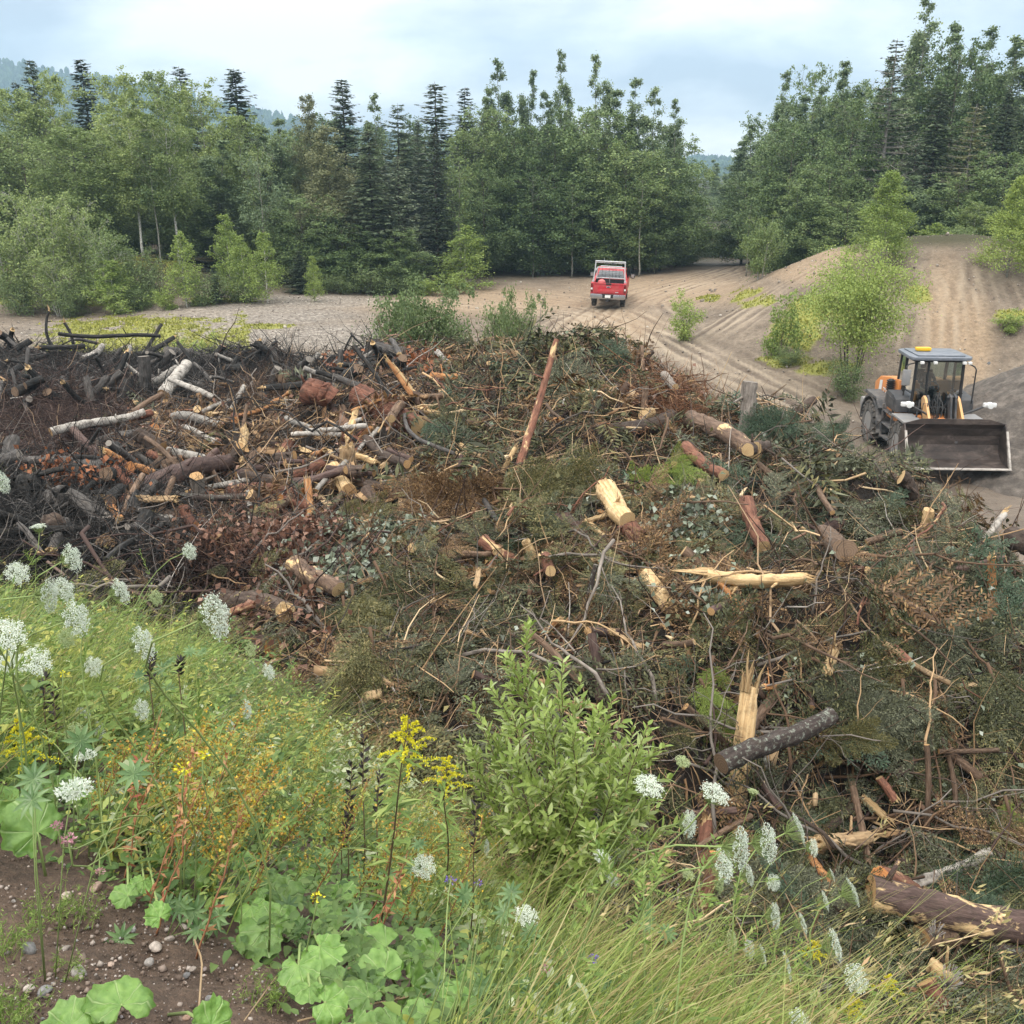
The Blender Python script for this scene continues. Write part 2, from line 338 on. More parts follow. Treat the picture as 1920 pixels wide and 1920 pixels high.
_p = tps(pw, .02)
def pile_z(x, y, rough=True):
    x = np.asarray(x, float); y = np.asarray(y, float); z = _p(x, y)
    if rough: z = z + 1.0 * fbm(x * .75 + 3, y * .75, 3) + .95 * fbm(x * 2.1, y * 2.1 + 5, 3)
    return z
def surf_z(x, y): return np.maximum(np.maximum(pile_z(x, y), bank_z(x, y)), ground_z(x, y))
# fine lookup of the slash surface, for fast hits
GX = np.arange(-27, 13, .1); GY = np.arange(4, 43, .1)
_gx, _gy = np.meshgrid(GX, GY); PZ = pile_z(_gx, _gy)
def pile_fast(x, y):
    i = np.clip((np.asarray(x) - GX[0]) / .1, 0, len(GX) - 1.001); j = np.clip((np.asarray(y) - GY[0]) / .1, 0, len(GY) - 1.001)
    i0 = i.astype(int); j0 = j.astype(int); fx = i - i0; fy = j - j0
    return (PZ[j0, i0] * (1 - fx) + PZ[j0, i0 + 1] * fx) * (1 - fy) + (PZ[j0 + 1, i0] * (1 - fx) + PZ[j0 + 1, i0 + 1] * fx) * fy
def hits(px, py, fn, t0=1.0, t1=60.0, n=600):
    """first hit of photo rays with a height function -> points (nan if none)"""
    px = np.atleast_1d(np.asarray(px, float)); py = np.atleast_1d(np.asarray(py, float))
    u = (px - 960) / FPX; v = (py - 960) / FPX; D = np.stack([u, cp - v * sp, -sp - v * cp], 1)
    ts = t0 * (t1 / t0) ** np.linspace(0, 1, n); out = np.full((len(px), 3), np.nan); done = np.zeros(len(px), bool); prev = t0
    for t in ts:
        P = D * t; z = CAMZ + P[:, 2]; h = fn(P[:, 0], P[:, 1]); new = (~done) & (z <= h)
        if new.any():
            tt = (prev + t) / 2; out[new] = D[new] * tt + (0, 0, CAMZ); done |= new
        prev = t
        if done.all(): break
    return out
def hit_pile(px, py):
    for k in range(60):
        p = hits([px], [py + 2 * k], pile_fast, 5, 45, 500)[0]
        if not np.isnan(p[0]): return p
    return at_y(px, py, 20.)
def hit_ground(px, py):
    p = hits([px], [py], ground_z, 15, 130, 260)[0]
    return p if not np.isnan(p[0]) else at_z(px, py, 0)
def ell(px, py, lst, soft=.35):
    """soft union of photo ellipses (cx, cy, rx, ry)"""
    m = np.zeros_like(px)
    for a, b, rx, ry in lst: m = np.maximum(m, 1 - smst(1 - soft, 1 + soft, np.hypot((px - a) / rx, (py - b) / ry)))
    return m

# ------------------------------------------------------------------ ground
def axis(lo, hi, st, far, g=1.35):
    a = list(np.arange(lo, hi + 1e-6, st)); s = st
    while a[-1] < far: s *= g; a.append(a[-1] + s)
    s = st; b = []; x = lo
    while x > -far: s *= g; x -= s; b.append(x)
    return np.array(b[::-1] + a)
ax_ = axis(-33, 36, .125, 1300); ay_ = axis(20, 92, .125, 1300)
X, Y = np.meshgrid(ax_, ay_); Z = ground_z(X, Y)
PX, PY, DEP = to_px(np.stack([X.ravel(), Y.ravel(), Z.ravel()], 1)); PX[Y.ravel() < 10] = -9999
# wheel tracks: photo polylines, laid on the ground as pairs of ruts
tracks = [([(1930,1000),(1840,900),(1700,850),(1560,800),(1420,740),(1330,690),(1240,640),(1170,600),(1140,580)], 2.0),
          ([(1900,930),(1720,880),(1600,840),(1460,770),(1350,715),(1260,665),(1180,625),(1120,600)], 1.9),
          ([(1820,830),(1640,790),(1500,740),(1400,700),(1300,650),(1220,600),(1200,570),(1260,545),(1340,525),(1420,505)], 1.9),
          ([(1060,640),(1085,610),(1110,590),(1140,575),(1150,545),(1210,535),(1300,520),(1400,495)], 1.7),
          ([(1090,650),(1120,612),(1150,588),(1165,575),(1220,548),(1330,517),(1395,490)], 1.7),
          ([(1200,660),(1165,625),(1120,600),(1060,580),(960,570),(850,566),(740,568),(640,575)], 1.8),
          ([(1150,640),(1120,610),(1060,592),(980,583),(880,580),(780,583),(700,590)], 1.8),
          ([(1110,566),(1040,556),(950,552),(860,556),(780,560),(700,566),(600,575),(400,588),(200,590),(0,588)], 1.8),
          ([(1110,575),(1000,575),(900,572),(800,570),(700,573)], 1.8),
          ([(1180,560),(1260,540),(1350,515),(1420,490)], 1.8), ([(1190,575),(1280,553),(1360,530),(1430,508)], 1.8),
          ([(1020,640),(1060,606),(1110,586)], 1.6), ([(940,600),(1000,590),(1080,584),(1130,586)], 1.7),
          ([(1725,700),(1745,620),(1752,540),(1748,480)], 1.6), ([(1790,690),(1790,600),(1782,540),(1775,475)], 1.6), ([(1850,660),(1835,590),(1815,530),(1800,475)], 1.5), ([(1900,640),(1880,580),(1850,530),(1850,480)], 1.5),
          ([(1340,640),(1400,590),(1480,545),(1560,500),(1600,475)], 1.5), ([(1300,650),(1370,600),(1450,555),(1540,505)], 1.5)]
Xf, Yf = X.ravel(), Y.ravel(); near = (Xf > -33) & (Xf < 36) & (Yf > 20) & (Yf < 92)
tone = np.zeros(X.size); dz = np.zeros(X.size); rr = np.random.default_rng(5)
xs, ys = Xf[near], Yf[near]; tn = np.zeros(len(xs)); dn = np.zeros(len(xs))
for poly, gauge in tracks:
    W = np.array([hit_ground(*p)[:2] for p in poly]); seg = np.r_[0, np.cumsum(np.hypot(*np.diff(W, axis=0).T))]
    ss = np.arange(0, seg[-1], .5); Q = np.stack([np.interp(ss, seg, W[:, i]) for i in (0, 1)], 1)
    for _ in range(12): Q[1:-1] = .5 * Q[1:-1] + .25 * (Q[:-2] + Q[2:])
    bb = (xs > Q[:, 0].min() - 2) & (xs < Q[:, 0].max() + 2) & (ys > Q[:, 1].min() - 2) & (ys < Q[:, 1].max() + 2)
    idx = np.where(bb)[0]; dmin = np.full(len(idx), 7.)
    am = np.zeros(len(idx), int)
    for qi, q in enumerate(Q):
        d2 = (xs[idx] - q[0]) ** 2 + (ys[idx] - q[1]) ** 2; mm = d2 < dmin; dmin[mm] = d2[mm]; am[mm] = qi
    dmin = np.sqrt(dmin); wob = .5 * fbm(xs[idx] * .35, ys[idx] * .35, 3); dmin = dmin + 0
    rut = np.exp(-((dmin - gauge / 2 + wob) / .13) ** 2); ridge = np.exp(-((dmin - gauge / 2 - .26 + wob) / .10) ** 2) + .7 * np.exp(-((dmin - gauge / 2 + .28 + wob) / .10) ** 2)
    sgn = rr.uniform(.5, 1.0) * (.5 if min(p[0] for p in poly) > 1700 else 1.)
    fade = smst(0, 4, np.minimum(am, len(Q) - 1 - am)) * np.clip(.75 + 2.4 * fbm(xs[idx] * .3 + len(poly) * 7, ys[idx] * .3, 3), 0, 1.2); tn[idx] += sgn * fade * (-rut + .9 * ridge + .35 * np.exp(-(dmin / .5) ** 2)); dn[idx] += fade * (-.035 * rut + .02 * ridge)
tone[near] = np.clip(tn, -1.3, 1.3); dz[near] = np.clip(dn, -.1, .07); Z = Z + dz.reshape(X.shape)
nz1 = fbm(Xf * .9, Yf * .9, 4); nz2 = fbm(Xf * .28 + 9, Yf * .28, 4)
moss = ell(PX, PY, [(250,625,160,30),(330,640,130,26),(170,650,90,20),(450,640,18,45),(500,612,60,5),(300,602,120,7),(40,565,60,7),(200,568,140,6),(290,482,30,8),(320,500,30,16),(240,500,40,22),(420,563,60,5),
            (1410,558,40,17),(1530,580,50,20),(1495,625,45,28),(1560,690,60,14),(1470,675,50,12),(1600,590,40,22),(1720,555,22,16),(1900,592,40,10),(1330,560,20,6)])
moss = np.clip((moss * 1.1 + 2.2 * nz1 + 2.2 * fbm(Xf * 2.6, Yf * 2.6, 3) - .40) * 1.6, 0, .9) * (moss > .02)
wet = np.maximum(ell(PX, PY, [(1850,960,260,120),(1640,860,200,70),(1500,800,150,40)], .6), ell(PX, PY, [(1350,492,70,16)], .5))
sand = ell(PX, PY, [(1500,505,70,26),(1560,480,60,16),(1820,640,40,90),(1770,600,40,110),(900,565,260,25),(1250,545,170,30),(1150,610,90,35)], .6)
grav = ell(PX, PY, [(480,590,200,22),(350,630,300,30),(620,630,120,25),(600,565,150,14)], .5)
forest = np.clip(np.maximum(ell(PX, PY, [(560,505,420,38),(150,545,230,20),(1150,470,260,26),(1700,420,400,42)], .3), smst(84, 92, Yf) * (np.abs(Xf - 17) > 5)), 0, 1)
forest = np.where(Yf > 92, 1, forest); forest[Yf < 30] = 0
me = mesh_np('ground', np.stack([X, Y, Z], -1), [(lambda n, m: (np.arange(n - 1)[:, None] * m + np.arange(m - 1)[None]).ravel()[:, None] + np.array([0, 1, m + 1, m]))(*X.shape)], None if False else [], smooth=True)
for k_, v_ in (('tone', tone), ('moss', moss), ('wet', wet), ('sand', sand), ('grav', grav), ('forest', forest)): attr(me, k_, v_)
m, nt, b, o = nmat('gravel_ground'); t = nd(nt, 'ShaderNodeTexCoord'); A = lambda s: nd(nt, 'ShaderNodeAttribute', attribute_name=s).outputs['Fac']
nA = nd(nt, 'ShaderNodeTexNoise', {'Vector': t.outputs['Object'], 'Scale': .55, 'Detail': 8, 'Roughness': .65})
nB = nd(nt, 'ShaderNodeTexNoise', {'Vector': t.outputs['Object'], 'Scale': 5.5, 'Detail': 6, 'Roughness': .75})
vo = nd(nt, 'ShaderNodeTexVoronoi', {'Vector': t.outputs['Object'], 'Scale': 9., 'Randomness': 1.})
base = ramp(nt, nA.outputs[0], [(.3, (.10, .076, .056)), (.5, (.16, .125, .093)), (.7, (.24, .19, .142))])
base = mixc(nt, A('sand'), base, mixc(nt, nA.outputs[0], (.21, .145, .092), (.31, .232, .155)))
gr = ramp(nt, nB.outputs[0], [(.3, (.10, .085, .072)), (.5, (.20, .175, .15)), (.68, (.42, .38, .33))])
gf = nd(nt, 'ShaderNodeMath', {0: A('grav'), 1: .75}, operation='MULTIPLY'); base = mixc(nt, gf.outputs[0], base, gr)
ft = nd(nt, 'ShaderNodeMapRange', {0: nB.outputs[0], 1: .3, 2: .7, 3: .62, 4: 1.38}); base = mixc(nt, 1., base, nd(nt, 'ShaderNodeCombineColor', {0: ft.outputs[0], 1: ft.outputs[0], 2: ft.outputs[0]}).outputs[0], 'MULTIPLY')
# scattered stones
st_ = nd(nt, 'ShaderNodeMapRange', {0: vo.outputs['Distance'], 1: .10, 2: .2, 3: 1, 4: 0}); pick = nd(nt, 'ShaderNodeSeparateColor', {0: vo.outputs['Color']})
pk = nd(nt, 'ShaderNodeMapRange', {0: pick.outputs[0], 1: .68, 2: .72, 3: 0, 4: .8}); sf = nd(nt, 'ShaderNodeMath', {0: st_.outputs[0], 1: pk.outputs[0]}, operation='MULTIPLY')
base = mixc(nt, sf.outputs[0], base, (.46, .40, .34))
up = nd(nt, 'ShaderNodeMapRange', {0: A('tone'), 1: 0, 2: 1, 3: 0, 4: .75}, clamp=True); dn_ = nd(nt, 'ShaderNodeMapRange', {0: A('tone'), 1: 0, 2: -1, 3: 0, 4: .78}, clamp=True)
base = mixc(nt, up.outputs[0], base, (.36, .29, .212)); base = mixc(nt, dn_.outputs[0], base, (.115, .082, .062))
wf = nd(nt, 'ShaderNodeMath', {0: A('wet'), 1: .62}, operation='MULTIPLY'); base = mixc(nt, wf.outputs[0], base, mixc(nt, nB.outputs[0], (.06, .046, .037), (.17, .135, .108)))
base = mixc(nt, A('moss'), base, mixc(nt, nB.outputs[0], (.13, .14, .03), (.36, .36, .08)))
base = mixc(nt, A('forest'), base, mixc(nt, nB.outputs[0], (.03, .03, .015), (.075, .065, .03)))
nt.links.new(base, b.inputs['Base Color']); rg = nd(nt, 'ShaderNodeMapRange', {0: A('wet'), 3: .95, 4: .55}); nt.links.new(rg.outputs[0], b.inputs['Roughness']); b.inputs['Specular IOR Level'].default_value = .3
hs_ = nd(nt, 'ShaderNodeMath', {0: nB.outputs[0], 1: sf.outputs[0]}, operation='ADD'); bp = nd(nt, 'ShaderNodeBump', {'Strength': .9, 'Distance': .07, 'Height': hs_.outputs[0]}); nt.links.new(bp.outputs[0], b.inputs['Normal'])
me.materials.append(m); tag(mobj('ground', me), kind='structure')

# ------------------------------------------------------------------ embankment under the camera
X, Y = np.meshgrid(np.arange(-10, 6.5, .05), np.arange(-2.5, 10.5, .05)); Z = bank_z(X, Y)
near = (np.hypot(X + 1, Y - 1.8) < 3); Z = Z + np.where(near, .05 * fbm(X * 9, Y * 9, 4) + .02 * fbm(X * 30, Y * 30, 2), 0)
edge = np.minimum(smst(-10, -9.2, X), smst(-2.5, -1.8, Y)); 
me = mesh_np('embankment', np.stack([X, Y, Z], -1), [(lambda n, m: (np.arange(n - 1)[:, None] * m + np.arange(m - 1)[None]).ravel()[:, None] + np.array([0, 1, m + 1, m]))(*X.shape)], [], smooth=True)
m, nt, b, o = nmat('damp_soil'); t = nd(nt, 'ShaderNodeTexCoord')
nA = nd(nt, 'ShaderNodeTexNoise', {'Vector': t.outputs['Object'], 'Scale': 3., 'Detail': 9, 'Roughness': .7}); nB = nd(nt, 'ShaderNodeTexNoise', {'Vector': t.outputs['Object'], 'Scale': 45., 'Detail': 5, 'Roughness': .7})
base = ramp(nt, nA.outputs[0], [(.3, (.055, .035, .024)), (.52, (.105, .068, .046)), (.7, (.17, .115, .08))])
ft = nd(nt, 'ShaderNodeMapRange', {0: nB.outputs[0], 1: .3, 2: .7, 3: .55, 4: 1.45}); base = mixc(nt, 1., base, nd(nt, 'ShaderNodeCombineColor', {0: ft.outputs[0], 1: ft.outputs[0], 2: ft.outputs[0]}).outputs[0], 'MULTIPLY')
nt.links.new(base, b.inputs['Base Color']); b.inputs['Roughness'].default_value = .85
bp = nd(nt, 'ShaderNodeBump', {'Strength': 1., 'Distance': .02, 'Height': nB.outputs[0]}); nt.links.new(bp.outputs[0], b.inputs['Normal'])
me.materials.append(m); tag(mobj('embankment', me), kind='structure')

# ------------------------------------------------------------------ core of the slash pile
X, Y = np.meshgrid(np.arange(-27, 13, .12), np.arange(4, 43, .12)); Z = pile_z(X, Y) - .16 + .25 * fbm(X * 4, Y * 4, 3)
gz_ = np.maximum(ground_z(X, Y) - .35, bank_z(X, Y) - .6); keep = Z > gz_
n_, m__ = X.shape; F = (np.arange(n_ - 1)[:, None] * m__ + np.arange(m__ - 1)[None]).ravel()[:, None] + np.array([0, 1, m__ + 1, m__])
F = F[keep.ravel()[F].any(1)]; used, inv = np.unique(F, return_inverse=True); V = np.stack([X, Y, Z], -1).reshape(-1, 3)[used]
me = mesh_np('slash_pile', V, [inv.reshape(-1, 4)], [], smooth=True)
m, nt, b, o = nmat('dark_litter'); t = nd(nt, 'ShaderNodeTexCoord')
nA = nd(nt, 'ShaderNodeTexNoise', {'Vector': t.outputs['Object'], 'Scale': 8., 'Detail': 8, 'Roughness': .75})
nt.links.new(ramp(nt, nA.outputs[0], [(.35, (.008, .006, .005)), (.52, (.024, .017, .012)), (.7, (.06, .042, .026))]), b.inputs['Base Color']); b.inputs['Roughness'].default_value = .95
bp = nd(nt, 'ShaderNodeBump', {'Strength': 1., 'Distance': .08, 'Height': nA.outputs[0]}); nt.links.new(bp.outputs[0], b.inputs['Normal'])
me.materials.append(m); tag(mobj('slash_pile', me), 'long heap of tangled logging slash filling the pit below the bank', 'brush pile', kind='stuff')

# ------------------------------------------------------------------ dark gravel heap beside the loader
hx, hy = 19.6, 31.5
X, Y = np.meshgrid(np.linspace(-8, 8, 140), np.linspace(-8, 8, 140)); rad = np.hypot(X * .92, Y)
Z = 4.35 * np.clip(1 - rad / 6.8, 0, 1) ** .95 + .55 * fbm(X * .7, Y * .7, 4) * np.clip(1.15 - rad / 6.8, 0, 1) + .28 * fbm(X * 3, Y * 3, 3); Z = Z + (-1.55 - .5 * smst(6.3, 7.5, rad))
me = mesh_np('gravel_heap', np.stack([X + hx, Y + hy, Z], -1), [(lambda n, m: (np.arange(n - 1)[:, None] * m + np.arange(m - 1)[None]).ravel()[:, None] + np.array([0, 1, m + 1, m]))(*X.shape)], [], smooth=True)
m, nt, b, o = nmat('dark_gravel'); t = nd(nt, 'ShaderNodeTexCoord')
nA = nd(nt, 'ShaderNodeTexNoise', {'Vector': t.outputs['Object'], 'Scale': 2.2, 'Detail': 9, 'Roughness': .72})
nt.links.new(ramp(nt, nA.outputs[0], [(.32, (.045, .037, .031)), (.5, (.095, .079, .066)), (.68, (.19, .16, .135))]), b.inputs['Base Color']); b.inputs['Roughness'].default_value = .9
bp = nd(nt, 'ShaderNodeBump', {'Strength': 1., 'Distance': .12, 'Height': nA.outputs[0]}); nt.links.new(bp.outputs[0], b.inputs['Normal'])
me.materials.append(m); tag(mobj('gravel_heap', me), 'cone of dark grey brown gravel rising beside the wheel loader bucket', 'gravel heap')

# ------------------------------------------------------------------ far wooded hills
prof = [(-900, 90), (-300, 100), (0, 106), (90, 119), (200, 138), (270, 150), (350, 172), (440, 190), (545, 214), (640, 232), (740, 248), (850, 266), (960, 288), (1100, 310), (1240, 300), (1300, 290), (1345, 296), (1400, 312), (1500, 316), (1700, 310), (2100, 300), (2700, 310)]
hp = np.array([at_y(a, b_, 1400.) for a, b_ in prof]); xx = np.linspace(-1500, 1350, 430); ridge = np.interp(xx, hp[:, 0], hp[:, 2] - 8)
tt = np.linspace(0, 1, 40); X = np.broadcast_to(xx, (40, 430)).copy(); Y = np.broadcast_to((850 + 550 * tt)[:, None], (40, 430)) + 40 * fbm(X * .004, X * 0 + 2, 2)
Z = -2 + (ridge[None] + 2) * (tt[:, None] ** 1.15) + 14 * fbm(X * .012, Y * .012, 3) * (tt * (1 - tt) * 4)[:, None]
me = mesh_np('hills', np.stack([X, Y, Z], -1), [(lambda n, m: (np.arange(n - 1)[:, None] * m + np.arange(m - 1)[None]).ravel()[:, None] + np.array([0, 1, m + 1, m]))(*X.shape)], [], smooth=True)
m, nt, b, o = nmat('far_forest'); t = nd(nt, 'ShaderNodeTexCoord'); oi = nd(nt, 'ShaderNodeNewGeometry')
nA = nd(nt, 'ShaderNodeTexNoise', {'Vector': t.outputs['Object'], 'Scale': .02, 'Detail': 8, 'Roughness': .7})
c_ = ramp(nt, nA.outputs[0], [(.35, (.018, .032, .016)), (.65, (.06, .09, .035))]); hs = nd(nt, 'ShaderNodeHueSaturation', {'Color': c_, 'Value': nd(nt, 'ShaderNodeMapRange', {0: oi.outputs['Random Per Island'], 3: .55, 4: 1.5}).outputs[0]})
nt.links.new(hs.outputs[0], b.inputs['Base Color']); b.inputs['Roughness'].default_value = 1; b.inputs['Specular IOR Level'].default_value = 0
me.materials.append(m); tag(mobj('hills', me), kind='structure')
n = 17000; ii = rng.random(n); jj = rng.random(n) ** .7; xi = ii * 429; yi = jj * 39
x0 = np.interp(ii * 429, np.arange(430), xx); j0 = np.clip(yi.astype(int), 0, 38); i0 = np.clip(xi.astype(int), 0, 428); fy = yi - j0
bx = X[j0, i0]; by = Y[j0, i0] * (1 - fy) + Y[j0 + 1, i0] * fy; bz = Z[j0, i0] * (1 - fy) + Z[j0 + 1, i0] * fy; bx = bx + (x0 - bx)
con = rng.random(n) < .4; h = rng.uniform(6, 11, n); w = np.where(con, 1.9, rng.uniform(2.6, 4.0, n)); a = np.linspace(0, 2 * np.pi, 6, endpoint=False)
rings = []
for hf, wc, wd in ((0.02, .9, .6), (.45, .55, 1.), (.78, .25, .75)):
    wr = np.where(con, wc, wd) * w; rings.append(np.stack([bx[:, None] + wr[:, None] * np.cos(a), by[:, None] + wr[:, None] * np.sin(a), np.broadcast_to((bz + h * hf)[:, None], (n, 6))], -1))
V = np.concatenate([np.stack(rings, 1).reshape(n, 18, 3), np.stack([bx, by, bz + h], 1)[:, None]], 1); k = np.arange(6); k2 = (k + 1) % 6; b0 = (np.arange(n) * 19)[:, None]
q = np.concatenate([np.stack([k, k2, k2 + 6, k + 6], 1), np.stack([k + 6, k2 + 6, k2 + 12, k + 12], 1)]); tr_ = np.stack([k + 12, k2 + 12, k * 0 + 18], 1)
tag(mobj('far_forest', mesh_np('far_forest', V.reshape(-1, 3), [(b0[:, :, None] + q).reshape(-1, 4), (b0[:, :, None] + tr_).reshape(-1, 3)], m)), 'hazy blue green forest covering the far hillside', 'forest', kind='stuff')

# ------------------------------------------------------------------ haze
bm = bmesh.new(); bmesh.ops.create_cube(bm, size=1); hz = bpy.data.meshes.new('haze')
bmesh.ops.scale(bm, vec=(3700, 3700, 222), verts=bm.verts); bmesh.ops.translate(bm, vec=(0, 0, 111 - 5.5), verts=bm.verts); bm.to_mesh(hz); bm.free()
m, nt, b, o = nmat('haze'); nt.nodes.remove(b)
pv = nd(nt, 'ShaderNodeVolumePrincipled', {'Color': (.55, .80, 1, 1), 'Density': HAZE, 'Anisotropy': .2}); nt.links.new(pv.outputs[0], o.inputs['Volume'])
hz.materials.append(m); ho = mobj('haze', hz); tag(ho, 'thin pale haze over the pit and hills', 'haze', kind='stuff')

# ------------------------------------------------------------------ loose stones on the pit floor
rs = np.random.default_rng(19); n = 16000; y = 26 + 44 * rs.random(n) ** 1.3; x = rs.uniform(-1, 1, n) * (y * .56 + 1); z = ground_z(x, y); ok = (z > pile_fast(x, y)) | (x < GX[0]) | (y > GY[-1]); x, y, z = x[ok], y[ok], z[ok]; q_ = fbm(x * .3, y * .3, 3) + .35 * ((x < -4) & (y < 62)); ok = rs.random(len(x)) < np.clip(.35 + q_ * 1.6, .06, 1); x, y, z = x[ok], y[ok], z[ok]; n = len(x)
s_ = np.minimum(rs.exponential(.022, n) + .018, .16); oc = np.array([(1, 0, 0), (-1, 0, 0), (0, 1, 0), (0, -1, 0), (0, 0, 1), (0, 0, -1.), (.6, .6, .5), (-.6, -.6, .5)]); of = np.array([(0, 6, 4), (6, 2, 4), (2, 1, 4), (1, 7, 4), (7, 3, 4), (3, 0, 4), (0, 2, 6), (2, 0, 5), (1, 2, 5), (3, 1, 5), (0, 3, 5), (1, 3, 7)])
Mx = frames(rvec(n, rs), rvec(n, rs)); g = G(); g.add((np.einsum('nij,mj->nmi', Mx, oc) * (s_[:, None] * rs.uniform(.55, 1, (n, 1)))[..., None] + np.stack([x, y, z + s_ * .2], 1)[:, None]).reshape(-1, 3), repF(of, 8, n))
tag(g.obj('pit_stones', twigmat('pit_stone', (.10, .08, .065), (.30, .255, .21), (.48, .43, .37))), 'loose grey brown stones strewn over the gravel floor of the pit', 'stones', kind='stuff')

# cushions of moss standing up from the mossy ground
mk = np.where((moss > .35) & (Yf < 66) & (Yf > 25))[0]; rs = np.random.default_rng(14); pk_ = rs.choice(mk, 26000); n = len(pk_); Gz = Z.ravel() if Z.size == Xf.size else None
x = Xf[pk_] + rs.uniform(-.08, .08, n); y = Yf[pk_] + rs.uniform(-.08, .08, n); L_ = rs.uniform(.05, .13, n) * (.6 + .8 * rs.random(n))
g = G(); g.add(*leaves(np.stack([x, y, ground_z(x, y) - .02], 1), rs.normal(size=(n, 3)) * .55 + np.array((0, 0, .7)), rvec(n, rs), L_, L_ * .6)); tag(g.obj('moss', leafmat('moss_tuft', (.16, .17, .03), (.34, .34, .07), .2, objvar=0, c3=(.46, .42, .10))), 'yellow green moss cushions on the banks of the pit', 'moss', kind='stuff')
# ------------------------------------------------------------------ trees
M_bark = barkmat('grey_bark', (.05, .042, .035), (.15, .125, .10), scale=3)
M_white = barkmat('birch_bark', (.10, .09, .08), (.55, .53, .48), c3=(.68, .66, .6), scale=2.2, stretch=1.)
M_pale = barkmat('aspen_bark', (.12, .115, .09), (.33, .32, .27), scale=2.5, stretch=1.)
M_dead = barkmat('dead_wood', (.16, .145, .13), (.34, .31, .28), scale=4)
LF = dict(
    birch=leafmat('birch_leaf', (.155, .215, .068), (.31, .38, .135), .35, objvar=.2),
    aspen=leafmat('aspen_leaf', (.14, .20, .10), (.29, .36, .185), .3, objvar=.2),
    maple=leafmat('maple_leaf', (.10, .155, .058), (.215, .285, .105), .3, objvar=.3),
    brown=leafmat('dull_leaf', (.165, .178, .083), (.285, .295, .15), .3, objvar=.12),
    spruce=leafmat('spruce_needle', (.058, .088, .050), (.135, .170, .095), .15, objvar=.3),
    pine=leafmat('pine_needle', (.13, .175, .105), (.235, .28, .165), .15, objvar=.15),
    young=leafmat('young_leaf', (.18, .255, .06), (.345, .43, .12), .4, objvar=.16),
    willow=leafmat('bush_leaf', (.095, .145, .052), (.205, .265, .105), .3, objvar=.15))

